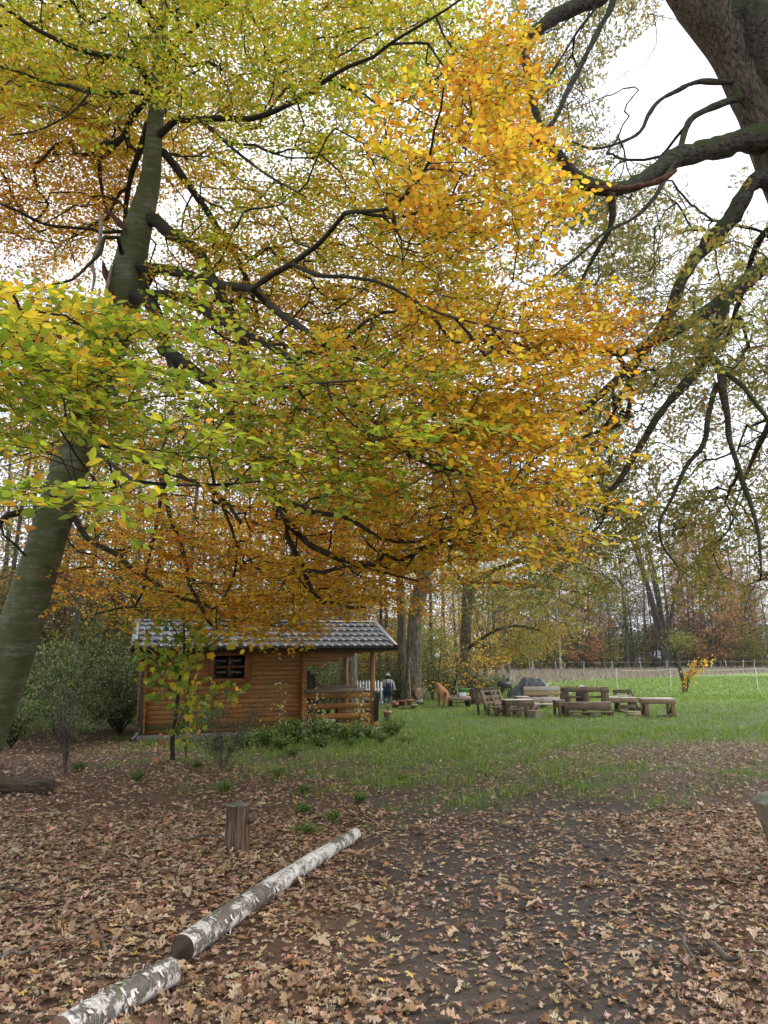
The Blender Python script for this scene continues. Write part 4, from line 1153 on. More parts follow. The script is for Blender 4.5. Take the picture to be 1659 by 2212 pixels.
for k, u, Y, s in [(2, 22, 24, 0.9), (2, 48, 27, 1.0), (0, 92, 26, 0.8), (1, 130, 31, 0.9), (2, 165, 24, 0.85), (0, 205, 28, 0.85), (2, 250, 26, 1.0), (1, 268, 33, 1.0), (0, 318, 27, 0.85), (3, 370, 30, 0.8), (2, 415, 25, 0.9), (1, 455, 32, 0.9), (3, 520, 28, 0.85), (2, 560, 34, 0.95),
                     (0, 600, 29, 0.8), (3, 655, 32, 0.9), (1, 690, 36, 0.95), (2, 820, 38, 1.0), (0, 842, 44, 1.0), (3, 800, 46, 1.1), (1, 930, 52, 1.0), (2, 958, 60, 1.1), (0, 985, 64, 1.1), (3, 1045, 66, 1.0), (1, 1075, 72, 1.0), (2, 1095, 76, 1.1),
                     (1, -40, 30, 1.0), (3, -90, 26, 1.0), (0, -10, 36, 1.1), (3, 70, 40, 1.1), (1, 190, 42, 1.1), (3, 300, 44, 1.1), (0, 420, 46, 1.1), (3, 500, 48, 1.2), (1, 620, 50, 1.2), (0, 740, 54, 1.2), (3, 880, 58, 1.1), (2, 340, 38, 1.0), (2, 110, 48, 1.1), (2, 480, 40, 1.0), (2, 770, 60, 1.2), (2, 230, 52, 1.2), (2, 0, 50, 1.2), (2, 660, 62, 1.2), (2, 905, 74, 1.2), (1, 1000, 84, 1.2), (2, 1030, 92, 1.2), (3, 950, 90, 1.2)]:
    lwood(k, u + rng.uniform(-4, 4), Y, s)

for i, u in enumerate(list(range(-40, 960, 34)) + list(range(-20, 900, 70))):
    Y = rng.uniform(27, 50) if u < 700 else rng.uniform(44, 62); x = at(u + rng.uniform(-15, 15), 1420, Y)[0]
    put_tree(W_low[int(rng.choice([0, 0, 1, 1, 2]))], x, Y, rng.uniform(0.55, 0.95), rng.uniform(0, 6.28), 'low bushy undergrowth tree between the trunks of the wood behind the hut', 'undergrowth trees in the wood behind the hut', -0.05)

# ------------------------------------------------------------------ three old trees in the clearing behind hut and dog
def mid_tree(label, tk, ws, limbs, clusters, spr_len, leaf, rej=None, lobes=0.0):
    p = np.array([at(*q) for q in tk]); q, t = catmull(p, 0.35); q[0, 2] = -0.1
    s = np.concatenate([[0], np.cumsum(np.linalg.norm(np.diff(p, axis=0), axis=1))]); s /= s[-1]
    r = np.interp(t, s, np.array(ws) * np.array([a[2] for a in tk]) / (2 * FPX))
    lm = [pxlimb(*a, step=0.4) for a in limbs]
    def out(P):
        o = np.zeros_like(P); o[:, :2] = nrm(P[:, :2] - q[0, :2]); o = o + rng.normal(0, 0.5, P.shape); return o
    return build_tree('old_tree', label, 'tree', (q, r), lm, clusters, rej, None, M['oak_bark'], M['oak_twig'], M['oak_leaf'], ['simple', 'simple'],
                      dict(len=spr_len, n_main=7, n_tw=5, n_tl=5, leaf=leaf, droop=0.1, flat=1.4, tilt=0.7), out, 0, limb_bark=M['oak_limb'], r0=0.008, e=0.4, k_trunk=16, trunk_disp=0.02)
rej_mid = lambda u, v, Y, final=False: ((v > 1330) & (u < 960)) | ((v > 1425) & (not final))
mid_tree('thick mossy trunk standing right behind the porch of the hut', [(752, 1515, 21), (752, 1450, 21), (750, 1350, 21), (742, 1250, 21), (738, 1150, 21), (730, 1080, 21), (715, 950, 21), (700, 800, 21)], [44, 38, 38, 36, 34, 34, 24, 5],
         [([(735, 1110), (760, 1060), (800, 1000), (830, 930)], 21, 20, 18, 6), ([(740, 1180), (790, 1130), (850, 1090), (900, 1060)], 21, 20, 14, 5), ([(735, 1090), (690, 1030), (640, 990)], 21, 22, 14, 5)],
         [(520, 920, 820, 1250, 18.5, 25, 130, 'ochre'), (560, 900, 900, 1280, 19, 25, 70, 'orange')], 1.2, 0.115, rej_mid)
mid_tree('grey trunked old tree standing right behind the leaning log slice', [(893, 1530, 29.5), (893, 1500, 29.5), (894, 1420, 29.5), (898, 1330, 29.5), (915, 1250, 29.5), (928, 1180, 29.5), (940, 1090, 29.5), (948, 950, 29.5), (950, 800, 29.5)], [48, 36, 32, 31, 32, 30, 26, 18, 4],
         [([(925, 1200), (965, 1150), (1000, 1110), (1040, 1070)], 29.5, 28, 20, 6), ([(930, 1160), (890, 1100), (850, 1050)], 29.5, 30, 14, 5), ([(915, 1260), (870, 1200), (820, 1180)], 29.5, 28, 10, 4)],
         [(760, 1090, 880, 1250, 26, 34, 150, 'ochre'), (800, 1150, 1000, 1290, 26, 33, 90, 'gold')], 1.5, 0.14, rej_mid)
mid_tree('slim grey companion trunk standing just left of the larger old tree', [(866, 1528, 30.5), (866, 1500, 30.5), (868, 1400, 30.5), (866, 1300, 30.5), (858, 1180, 30.5), (850, 1050, 30.5), (846, 900, 30.5)], [24, 20, 19, 18, 14, 9, 2],
         [], [(770, 920, 900, 1200, 28, 34, 60, 'olive')], 1.4, 0.14, rej_mid)
mid_tree('dark trunked spreading tree with low ochre branches right of the dog', [(1003, 1512, 36.5), (1004, 1480, 36.5), (1006, 1400, 36.5), (1008, 1330, 36.5), (1013, 1270, 36.5), (1020, 1200, 36.5), (1030, 1080, 36.5), (1035, 950, 36.5)], [34, 25, 23, 23, 26, 20, 12, 3],
         [([(1014, 1275), (1050, 1240), (1100, 1220), (1170, 1200)], 36.5, 35, 16, 4), ([(1010, 1400), (1040, 1380), (1075, 1360), (1120, 1352), (1165, 1362)], 36.4, 33, 8, 3), ([(1013, 1270), (970, 1230), (930, 1210)], 36.5, 37, 12, 4), ([(1018, 1220), (1080, 1160), (1150, 1130), (1230, 1120)], 36.5, 36, 14, 4), ([(1015, 1250), (1100, 1260), (1200, 1270), (1280, 1285)], 36.5, 35, 10, 3)],
         [(930, 1330, 1050, 1330, 32, 42, 210, 'olive'), (960, 1260, 1230, 1420, 32, 40, 95, 'ochre'), (1040, 1200, 1340, 1425, 33, 39, 45, 'ochre')], 1.7, 0.16, rej_mid)

# ------------------------------------------------------------------ shrubs and undergrowth
def shrub_meshes(h, w, n_stem, n_leaf, leaf, pal_, arch=0.5, bark='beech_twig', leafm='bush_leaf', tpl='simple', up0=0.1):
    tw, fo = Acc(), Acc()
    a = rng.uniform(0, 6.28, n_stem); t = np.linspace(0, 1, 7)
    R = w * rng.uniform(0.15, 1, n_stem) ** 0.7; H = h * rng.uniform(0.55, 1.0, n_stem) * (1 - 0.35 * (R / w) ** 2)
    P = np.stack([(R * np.cos(a))[:, None] * t ** 1.2, (R * np.sin(a))[:, None] * t ** 1.2, H[:, None] * (t * (1 + arch) - arch * t ** 2)[None]], -1) + rng.normal(0, 0.025 * w, (n_stem, 7, 3)) * t[None, :, None]
    V, F = tubes(P, 0.009 * np.ones((n_stem, 1)) * (1.15 - t[None]), 4); tw.add(V, F)
    # side shoots
    ns = n_stem * 7; k = rng.integers(0, n_stem, ns); tt = rng.uniform(0.2, 1, ns); i0 = np.clip((tt * 6).astype(int), 0, 5); f = (tt * 6 - i0)[:, None]
    b = P[k, i0] * (1 - f) + P[k, i0 + 1] * f; d = nrm(rng.normal(0, 1, (ns, 3)) + np.array([0, 0, 0.35]) + nrm(b * np.array([1, 1, 0.2])) * 0.8)
    Ls = 0.22 * h * rng.uniform(0.4, 1.2, ns)
    Q = b[:, None] + d[:, None] * (Ls[:, None] * np.array([0, 0.5, 1.0]))[..., None]; Q[:, 2, 2] -= Ls * 0.15
    V, F = tubes(Q, np.full((ns, 3), 0.003), 3); tw.add(V, F)
    m = rng.integers(0, ns, n_leaf); s = rng.uniform(0.1, 1.05, n_leaf)[:, None]
    pos = Q[m, 0] * (1 - s) + Q[m, 2] * s + rng.normal(0, 0.035 * h ** 0.5, (n_leaf, 3)); pos[:, 2] = np.maximum(pos[:, 2], up0 * rng.uniform(0.2, 1, n_leaf))
    dr = nrm(d[m] + rng.normal(0, 0.7, (n_leaf, 3))); nm = nrm(np.array([0, 0, 1.0]) + rng.normal(0, 0.55, (n_leaf, 3)))
    add_leaves(fo, tpl, pos, dr, nm, leaf * rng.uniform(0.6, 1.25, n_leaf), pal(*pal_, n_leaf))
    return dict(twigs=tw.me('twigs', M[bark], True), foliage=fo.me('foliage', M[leafm], useCol=True))
DEEP = ([(0.08, 0.13, 0.035), (0.12, 0.18, 0.05), (0.16, 0.22, 0.06), (0.22, 0.27, 0.08), (0.34, 0.34, 0.1)], [4, 5, 4, 2, 0.6])
MIDG = ([(0.1, 0.16, 0.04), (0.15, 0.2, 0.05), (0.07, 0.11, 0.035), (0.27, 0.28, 0.07), (0.36, 0.3, 0.07)], [4, 4, 3, 2, 1])
NETT = ([(0.12, 0.22, 0.03), (0.17, 0.28, 0.04), (0.08, 0.14, 0.025), (0.27, 0.3, 0.06)], [5, 4, 3, 1])
SH = dict(deep=[shrub_meshes(1.5, 1.3, 40, 3200, 0.065, DEEP), shrub_meshes(1.9, 1.2, 40, 3200, 0.06, DEEP)], mid=[shrub_meshes(2.6, 1.3, 34, 2200, 0.06, MIDG, 0.3), shrub_meshes(3.4, 1.5, 30, 1900, 0.06, MIDG, 0.2)],
          nett=[shrub_meshes(0.55, 0.5, 40, 900, 0.07, NETT, 0.3, tpl='simple'), shrub_meshes(0.4, 0.6, 40, 900, 0.065, NETT, 0.4)], thin=[shrub_meshes(1.5, 0.8, 16, 160, 0.055, PALEY, 0.1)])
def put_shrub(kind, k, x, y, s, label, group=None, name='shrub', cat='shrub', rz=None, sz=None):
    t = thing(name, label, cat, (x, y, 0), rng.uniform(0, 6.28) if rz is None else rz, group)
    t.scale = (s, s, sz or s * rng.uniform(0.85, 1.15))
    pr = SH[kind][k]
    tag(mobj('twigs', pr['twigs'], t), kind='stuff'); tag(mobj('foliage', pr['foliage'], t), kind='stuff')
    return t
for x, y, s in [(-8.3, 14.2, 0.75), (-7.2, 14.8, 0.8), (-6.3, 15.6, 0.8), (-5.9, 17.0, 1.0), (-9.2, 15.6, 1.0), (-8.0, 16.2, 1.0), (-7.0, 17.0, 1.1), (-10.4, 14.6, 1.0), (-6.6, 18.6, 1.2), (-8.6, 18.0, 1.2), (-10.2, 17.4, 1.3), (-6.0, 14.4, 0.55), (-11.6, 16, 1.2), (-6.3, 20.2, 1.3), (-9.6, 20, 1.3)]:
    put_shrub('deep', int(rng.integers(0, 2)), x, y, s, 'dark green leafy shrub in the thicket left of the hut', 'dark green shrubs left of the hut')
for x, y, s in [(-7.6, 17.6, 0.9), (-9.4, 19, 1.1), (-6.9, 20.5, 1.0), (-11.5, 19.5, 1.2), (-8.4, 22, 1.2), (-5.6, 21.5, 1.0), (-13, 23, 1.4), (-10.5, 23.5, 1.3), (-7, 24.5, 1.3), (-4.2, 23, 0.9), (-2.8, 24.5, 0.9)]:
    put_shrub('mid', int(rng.integers(0, 2)), x, y, s, 'tall loose shrub with pale yellowish leaves at the wood edge', 'tall loose shrubs behind the thicket')
for x, y, s in [(-1.7, 22.5, 0.8), (-1.6, 25.5, 0.8), (-0.2, 30.5, 0.75), (0.75, 32.5, 0.7), (-0.9, 29, 0.9), (1.9, 31.0, 0.7), (0.4, 30, 0.9), (2.6, 33, 0.8), (-2.4, 29, 1.0)]:
    put_shrub('mid', int(rng.integers(0, 2)), x, y, s, 'light green shrub growing behind the hut and the old trunks', 'light green shrubs behind the clearing')
for x, y, s in [(3.6, 32.5, 0.8), (4.4, 33.0, 0.75), (5.1, 33.6, 0.6), (2.9, 32.2, 0.6)]:
    put_shrub('deep', int(rng.integers(0, 2)), x, y, s, 'low dark brushy heap of greenery behind the handcart', 'dark brush heap behind the handcart')
# ------------------------------------------------------------------ the wooden hut with its open porch
M['hut_log'] = wood_mat('hut_log', [(0.3, (0.19, 0.08, 0.02)), (0.55, (0.32, 0.145, 0.034)), (0.8, (0.40, 0.2, 0.055))], 0.5, (1.2, 22, 22), 0.35, var=0.24, stain=(0.16, 0.07, 0.024), stain_at=(0.48, 0.74))
M['hut_algae'] = wood_mat('hut_algae', [(0.3, (0.09, 0.045, 0.012)), (0.7, (0.19, 0.085, 0.022))], 0.6, (1.2, 22, 22), 0.3, var=0.15, stain=(0.06, 0.07, 0.018), stain_at=(0.38, 0.62))
M['hut_trim'] = wood_mat('hut_trim', [(0.3, (0.15, 0.05, 0.012)), (0.75, (0.28, 0.1, 0.022))], 0.5, (1.2, 20, 20), 0.35, var=0.12)
M['hut_dark'] = wood_mat('hut_dark', [(0.3, (0.05, 0.022, 0.01)), (0.75, (0.1, 0.045, 0.02))], 0.6, (1.2, 20, 20), 0.3, var=0.1)
M['lining'] = plain_mat('wall_lining', (0.07, 0.035, 0.016), (0.05, 0.025, 0.012), 6)
M['end_grain'] = wood_mat('end_grain', [(0.3, (0.16, 0.09, 0.045)), (0.7, (0.3, 0.18, 0.09))], 0.7, (14, 14, 14), 0.2, var=0.2, knots=False)
M['roof_metal'] = plain_mat('roof_metal', (0.085, 0.092, 0.108), (0.125, 0.133, 0.15), 5, 0.3, 0.6, 0.12, 0.0, 6, 0.08)
M['roof_trim'] = plain_mat('roof_trim', (0.15, 0.16, 0.18), (0.2, 0.21, 0.225), 4, 0.32, 0.6, 0.1)
M['gutter'] = plain_mat('gutter', (0.014, 0.011, 0.010), (0.022, 0.017, 0.015), 8, 0.28, 0.55, 0.1)
M['concrete'] = plain_mat('concrete', (0.2, 0.19, 0.17), (0.28, 0.265, 0.24), 14, 0.85, 0.2, 0.3)
M['old_board'] = wood_mat('old_board', [(0.3, (0.10, 0.075, 0.06)), (0.7, (0.22, 0.175, 0.145))], 0.8, (1.5, 26, 26), 0.15, var=0.2)
M['black_board'] = wood_mat('black_board', [(0.3, (0.03, 0.022, 0.02)), (0.7, (0.075, 0.055, 0.05))], 0.7, (1.5, 26, 26), 0.2, var=0.2)

def glass_mat():
    m, n, l = new_mat('window_glass')
    g = N(n, 'ShaderNodeBsdfGlossy', i_Roughness=0.03); t = N(n, 'ShaderNodeBsdfTransparent'); fr = N(n, 'ShaderNodeFresnel', i_IOR=1.5)
    mx = N(n, 'ShaderNodeMixShader'); o = N(n, 'ShaderNodeOutputMaterial')
    l.new(fr.outputs['Fac'], mx.inputs['Fac']); l.new(t.outputs['BSDF'], mx.inputs[1]); l.new(g.outputs['BSDF'], mx.inputs[2]); l.new(mx.outputs['Shader'], o.inputs['Surface'])
    return m
M['glass'] = glass_mat()

hp = on_ground(306, 1601)
HRZ = math.radians(17)
hut = thing('garden_hut', 'small orange brown log hut with grey tiled roof and open railed porch', 'hut', (hp[0], hp[1], 0), HRZ)
HW, HT, HD = 3.33, 5.05, 2.6          # closed part, whole front, depth
LH, Z0, NR = 0.0975, 0.11, 18
ZT = Z0 + LH * NR
a = Acc(); a.box((HT / 2 - 0.02, HD / 2, 0.045), (HT + 0.16, HD + 0.2, 0.13), ch=0.012)
a.obj('foundation_slab', M['concrete'], hut)

def wall_back(p0, p1, z0=Z0 + 0.01, z1=ZT - 0.01, hole=None):
    """thin lining behind a log wall (the wall itself), optional hole (x0,x1,z0,z1) along it"""
    ac = Acc(); p0, p1 = np.array(p0, float), np.array(p1, float); L = np.linalg.norm(p1 - p0); ax = (p1 - p0) / L; th = math.atan2(ax[1], ax[0])
    R = np.array([[math.cos(th), -math.sin(th), 0], [math.sin(th), math.cos(th), 0], [0, 0, 1]])
    def bx(x0, x1, a0, a1):
        c = np.array([*(p0 + ax * (x0 + x1) / 2), (a0 + a1) / 2]); ac.box(c, (x1 - x0, 0.012, a1 - a0), R)
    if hole:
        x0, x1, a0, a1 = hole
        bx(0, x0, z0, z1); bx(x1, L, z0, z1); bx(x0, x1, z0, a0); bx(x0, x1, a1, z1)
    else:
        bx(0, L, z0, z1)
    return ac.obj('wall', M['lining'], hut)

WX0, WX1, WZ0, WZ1 = 1.36, 2.09, Z0 + 11 * LH, Z0 + 17 * LH
wf = wall_back((0.04, 0.05), (HW, 0.05), hole=(WX0 - 0.04, WX1 - 0.04, WZ0, WZ1))
step_end = {17: 5.28, 16: 4.52, 15: 4.17, 14: 3.8}
for r in range(NR):
    z = Z0 + LH * (r + 0.5)
    mt = M['hut_algae'] if r < 2 else M['hut_log']
    x1 = step_end.get(r, HW + 0.1)
    segs = [(-0.13, WX0), (WX1, x1)] if 11 <= r < 17 else [(-0.13, x1)]
    for s0, s1 in segs:
        plank('log', wf, (s0, 0.022 + random.uniform(-0.0015, 0.0015), z), (s1, 0.022, z), 0.042, LH - 0.0015, mt, ch=0.005)
def side_wall(x, y0, y1, rows=range(NR), face=-1, mat=None):
    w = wall_back((x - face * 0.028, 0.06), (x - face * 0.028, HD - 0.06))
    for r in rows:
        z = Z0 + LH * (r + 0.5) + LH * 0.5
        if r == NR - 1:
            continue
        plank('log', w, (x, y0, z), (x, y1, z), 0.042, LH - 0.0015, mat or M['hut_log'], ch=0.009)
    return w
ws = side_wall(0.022, -0.12, HD + 0.12)
for k in range(6):                                      # gable of the left end
    z = ZT + 0.045 + 0.09 * k; hw = (HD / 2 + 0.1) * (1 - (k + 0.6) / 6.4)
    if hw > 0.08:
        plank('log', ws, (0.02, HD / 2 - hw, z), (0.02, HD / 2 + hw, z), 0.042, 0.088, M['hut_log'], ch=0.008)
wp = side_wall(HW, -0.12, HD + 0.12, face=-1)
for k in range(6):
    z = ZT + 0.045 + 0.09 * k; hw = (HD / 2 + 0.1) * (1 - (k + 0.6) / 6.4)
    if hw > 0.08:
        plank('log', wp, (HW, HD / 2 - hw, z), (HW, HD / 2 + hw, z), 0.042, 0.088, M['hut_log'], ch=0.008)
wb = wall_back((0.04, HD - 0.05), (HW, HD - 0.05))
for r in range(NR):
    z = Z0 + LH * (r + 0.5)
    plank('log', wb, (-0.13, HD - 0.022, z), (step_end.get(r, HW + 0.1) if r >= 16 else HW + 0.1, HD - 0.022, z), 0.042, LH - 0.0015, M['hut_log'], ch=0.009)
# window
a = Acc(); cx_, cz_ = (WX0 + WX1) / 2, (WZ0 + WZ1) / 2
for x0, x1, z0, z1 in ((WX0 - 0.05, WX0 + 0.035, WZ0 - 0.03, WZ1 + 0.02), (WX1 - 0.035, WX1 + 0.09, WZ0 - 0.03, WZ1 + 0.02), (WX0 + 0.035, WX1 - 0.035, WZ1 - 0.05, WZ1 + 0.02), (WX0 + 0.035, WX1 - 0.035, WZ0 - 0.03, WZ0 + 0.045)):
    a.box(((x0 + x1) / 2, -0.002, (z0 + z1) / 2), (x1 - x0, 0.055, z1 - z0), ch=0.005)
win = a.obj('window', M['hut_trim'], hut)
a = Acc(); a.box((cx_, 0.012, cz_ + 0.005), (WX1 - WX0 - 0.07, 0.022, 0.024), ch=0.004); a.box((cx_, 0.0125, cz_ + 0.005), (0.026, 0.0235, WZ1 - WZ0 - 0.11), ch=0.004); a.obj('mullion', M['hut_trim'], win)
for sx in (-1, 1):
    for sz in (-1, 1):
        w_, h_ = (WX1 - WX0 - 0.07) / 2 - 0.013, (WZ1 - WZ0 - 0.095) / 2 - 0.012
        Acc().box((cx_ + sx * (w_ / 2 + 0.013), 0.014, cz_ + 0.0025 + sz * (h_ / 2 + 0.012)), (w_, 0.005, h_)).obj('pane', M['glass'], win)
plank('window_sill', win, (WX0 - 0.07, -0.03, WZ0 - 0.045), (WX1 + 0.1, -0.03, WZ0 - 0.045), 0.07, 0.026, M['hut_trim'])
# porch: posts, railings
for x, y in ((HT - 0.09, 0.04), (HT - 0.09, HD - 0.06)):
    plank('post', hut, (x, y, 0.11), (x, y, ZT - LH + 0.0), 0.095, 0.095, M['hut_log'], up=(0, 1, 0), ch=0.008)
rails = Acc(); rails.box((HT - 0.02, 0.055, 0.5), (0.06, 0.05, 0.8), ch=0.005); rails.box((HW + 0.09, 0.065, 0.5), (0.06, 0.05, 0.8), ch=0.005); rails.box((HW + 0.85, 0.065, 0.5), (0.05, 0.04, 0.8), ch=0.005)
rail = rails.obj('railing', M['hut_trim'], hut)
for z in (0.16, 0.375, 0.595, 0.825):
    plank('rail_board', rail, (HW + 0.04, 0.02, z + random.uniform(-.004, .004)), (HT + 0.04, 0.02, z), 0.03, 0.118, M['hut_log'], ch=0.006)
rs = Acc(); rs.box((HT - 0.01, HD * 0.5, 0.5), (0.045, 0.06, 0.8), ch=0.005)
rail2 = rs.obj('railing', M['hut_trim'], hut)
for z in (0.16, 0.375, 0.595, 0.825):
    plank('rail_board', rail2, (HT + 0.03, 0.05, z), (HT + 0.03, 1.15, z), 0.03, 0.118, M['hut_log'], ch=0.006)
rs = Acc(); rs.box((HW + 0.8, HD - 0.075, 0.45), (0.05, 0.04, 0.72), ch=0.005)
rail3 = rs.obj('railing', M['hut_trim'], hut)
for z in (0.2, 0.45, 0.7):
    plank('rail_board', rail3, (HW + 0.04, HD - 0.03, z), (HW + 0.95, HD - 0.03, z), 0.03, 0.118, M['hut_log'], ch=0.006)
plank('top_plate', hut, (HW + 0.1, HD - 0.022, ZT - LH * 0.5), (5.28, HD - 0.022, ZT - LH * 0.5), 0.05, LH - 0.004, M['hut_log'], ch=0.006)
plank('tie_beam', hut, (HT - 0.09, 0.09, ZT - LH * 0.5), (HT - 0.09, HD - 0.1, ZT - LH * 0.5), 0.06, LH - 0.01, M['hut_log'], ch=0.006)
# roof
RX0, RX1, EY, EZ, RY, RZ = -0.29, 5.42, -0.36, ZT + 0.02, HD / 2, ZT + 0.64
def slope(x0, x1, y0, z0, y1, z1, th):
    n_ = nrm(np.array([0, -(z1 - z0), (y1 - y0)])) * th
    if n_[2] < 0: n_ = -n_
    P = np.array([(x0, y0, z0), (x1, y0, z0), (x1, y1, z1), (x0, y1, z1)], float)
    return np.vstack([P - n_, P]), [np.array([[0, 3, 2, 1], [4, 5, 6, 7], [0, 1, 5, 4], [1, 2, 6, 5], [2, 3, 7, 6], [3, 0, 4, 7]])]
a = Acc()
a.add(*slope(RX0 + 0.02, RX1 - 0.02, EY + 0.03, EZ, RY, RZ - 0.012, 0.018)); a.add(*slope(RX0 + 0.02, RX1 - 0.02, 2 * RY - EY - 0.03, EZ, RY + 0.001, RZ - 0.012, 0.018))
roof = a.obj('roof', M['hut_dark'], hut)
sdir = nrm(np.array([0, RY - EY, RZ - EZ])); sn = np.array([0, -sdir[2], sdir[1]]); SL = math.hypot(RY - EY, RZ - EZ)
nc, nrw = 32, 5
tw_, tl_ = (RX1 - RX0 - 0.16) / nc, SL / nrw
xs = np.linspace(-0.5, 0.5, 9)
low = -0.055 * np.sqrt(np.clip(1 - (xs * 2) ** 2, 0, 1)); arch = 0.016 * np.cos(xs * math.pi) ** 1.0
V = []
for row, (yy, zz) in enumerate(((tl_ * 1.02, 0.004), (tl_ * 0.5, 0.016), (0.0, 0.036))):
    V += [(x * tw_, yy + (lw if row == 2 else lw * 0.3 if row == 1 else 0), zz + ar) for x, lw, ar in zip(xs, low, arch)]
V += [(x * tw_, lw + 0.024, 0.036 + ar - 0.046) for x, lw, ar in zip(xs, low, arch)]
V = np.array(V); kx_ = len(xs)
F = np.array([[r * kx_ + i, (r + 1) * kx_ + i, (r + 1) * kx_ + i + 1, r * kx_ + i + 1] for r in range(3) for i in range(kx_ - 1)])
tile_me = mesh_data('roof_tile', V, [F], M['roof_metal'])
for c in range(nc):
    for r in range(nrw):
        o_ = np.array([RX0 + 0.08 + tw_ * (c + 0.5), EY, EZ]) + sdir * (tl_ * r) + sn * (0.008 + random.uniform(-0.001, 0.001))
        Mx = Matrix([[1, 0, 0, o_[0]], [0, sdir[1], sn[1], o_[1]], [0, sdir[2], sn[2], o_[2]], [0, 0, 0, 1]])
        mobj('roof_tile', tile_me, roof, Mx @ Matrix.Rotation(random.uniform(-0.012, 0.012), 4, 'Y') @ Matrix.Rotation(random.uniform(-0.012, 0.012), 4, 'X'))
a = Acc(); a.add(*slope(RX0, RX1, 2 * RY - EY, EZ + 0.012, RY, RZ + 0.002, 0.008)); a.obj('roof_sheet', M['roof_metal'], roof)
a = Acc(); rz_ = RZ + 0.055
a.add(*slope(RX0 - 0.02, RX1 + 0.02, RY - 0.11, rz_ - 0.035, RY, rz_, 0.006)); a.add(*slope(RX0 - 0.02, RX1 + 0.02, RY + 0.11, rz_ - 0.035, RY + 0.001, rz_, 0.006)); a.obj('ridge_cap', M['roof_trim'], roof)
for x0, x1 in ((RX0 - 0.015, RX0 + 0.1), (RX1 - 0.1, RX1 + 0.015)):
    a = Acc(); a.add(*slope(x0, x1, EY - 0.02, EZ + 0.052, RY, RZ + 0.052, 0.006)); a.add(*slope(x0, x1, 2 * RY - EY + 0.02, EZ + 0.04, RY, RZ + 0.05, 0.006)); a.obj('verge_flashing', M['roof_trim'], roof)
for x in (RX0 - 0.005, RX1 + 0.005):
    for sgn in (1, -1):
        y0 = EY if sgn > 0 else 2 * RY - EY
        plank('barge_board', roof, (x, y0, EZ - 0.035), (x, RY, RZ - 0.035), 0.022, 0.14, M['hut_dark'], up=(0, 0, 1))
plank('fascia_board', roof, (RX0 + 0.01, EY + 0.02, EZ - 0.045), (RX1 - 0.01, EY + 0.02, EZ - 0.045), 0.02, 0.09, M['hut_dark'])
# gutter and downpipe
th = np.linspace(math.pi, 2 * math.pi, 9); prof = np.stack([np.cos(th) * 0.05, np.sin(th) * 0.05], -1)
prof = np.vstack([[(-0.056, 0.004)], prof, [(0.05, 0.012)]])
gp = np.array([(x, EY - 0.045 + p[0], EZ - 0.02 + p[1]) for x in (RX0 - 0.02, RX1 + 0.02) for p in prof]); m_ = len(prof)
V2 = gp.copy(); V2[:, 1] = EY - 0.045 + (V2[:, 1] - EY + 0.045) * 0.93; V2[:, 2] += 0.003
F = np.array([[i, i + 1, m_ + i + 1, m_ + i] for i in range(m_ - 1)])
a = Acc(); a.add(gp, F); a.add(V2, F[:, ::-1]); a.tube([(RX0 - 0.02, EY - 0.1, EZ - 0.014), (RX1 + 0.02, EY - 0.1, EZ - 0.014)], 0.007, 6)
for x in (RX0 - 0.02, RX1 + 0.02):
    a.add(np.array([(x, EY - 0.045 + p[0], EZ - 0.02 + p[1]) for p in prof]), [np.arange(m_)[None]])
a.obj('gutter', M['gutter'], hut, smooth=False)
a = Acc()
pipe = [(-0.06, EY - 0.045, EZ - 0.06), (-0.06, EY - 0.03, EZ - 0.12), (-0.055, -0.16, EZ - 0.36), (-0.055, -0.12, EZ - 0.46), (-0.055, -0.12, 0.3), (-0.075, -0.14, 0.2), (-0.2, -0.3, 0.05)]
a.tube(catmull(pipe, 0.05)[0], 0.034, 12, cap=True)
for z in (1.2, 0.45):
    a.tube([(-0.055, -0.12, z), (-0.055, -0.12, z + 0.035)], 0.04, 12, cap=True)
a.obj('downpipe', M['gutter'], hut, smooth=True)

def in_hut(x, y, z=0.0):
    c, s = math.cos(HRZ), math.sin(HRZ)
    return np.array([hp[0] + x * c - y * s, hp[1] + x * s + y * c, z])
# things kept in the porch
def board_thing(name, label, p0, p1, W, T, mat, up=(0, 0, 1), cat='board', group=None):
    p0, p1 = np.array(p0, float), np.array(p1, float)
    V, F = chbox(np.linalg.norm(p1 - p0), W, T, 0.004)
    o = plank(name, None, p0, p1, W, T, mat, up)
    return tag(o, label, cat, group)
board_thing('weathered_beam', 'long grey weathered beam lying on the front rail of the porch', in_hut(HW + 0.0, -0.01, 0.93), in_hut(HT - 0.3, 0.02, 0.935), 0.09, 0.088, M['old_board'], cat='beam')
board_thing('weathered_beam', 'shorter grey beam lying behind the other on the porch rail', in_hut(HW + 0.36, 0.14, 0.965), in_hut(HT - 0.42, 0.17, 1.01), 0.1, 0.09, M['old_board'], cat='beam')
for k, (x, t) in enumerate(((0.14, 0.13), (0.24, 0.16), (0.36, 0.14))):
    board_thing('leaning_board', ['dark board leaning in the porch corner, nearest the hut wall', 'dark board leaning in the porch corner, middle of three', 'shorter dark board leaning in the porch corner, outermost of three'][k],
                in_hut(HW + x + 0.22, 0.55 + 0.05 * k, 0.13), in_hut(HW + x - 0.04, 0.5 + 0.05 * k, 1.42 - 0.07 * k), 0.03, t, M['black_board'], up=(math.cos(HRZ), math.sin(HRZ), 0.2), group='dark boards leaning in the porch')
tb = thing('porch_bench', 'brown wooden bench standing inside the porch behind the railing', 'bench', in_hut(HW + 0.75, 1.35, 0.11), HRZ)
for y in (-0.16, 0.0, 0.16):
    plank('seat_board', tb, (-0.55, y, 0.43), (0.45, y, 0.43), 0.15, 0.035, M['hut_trim'])
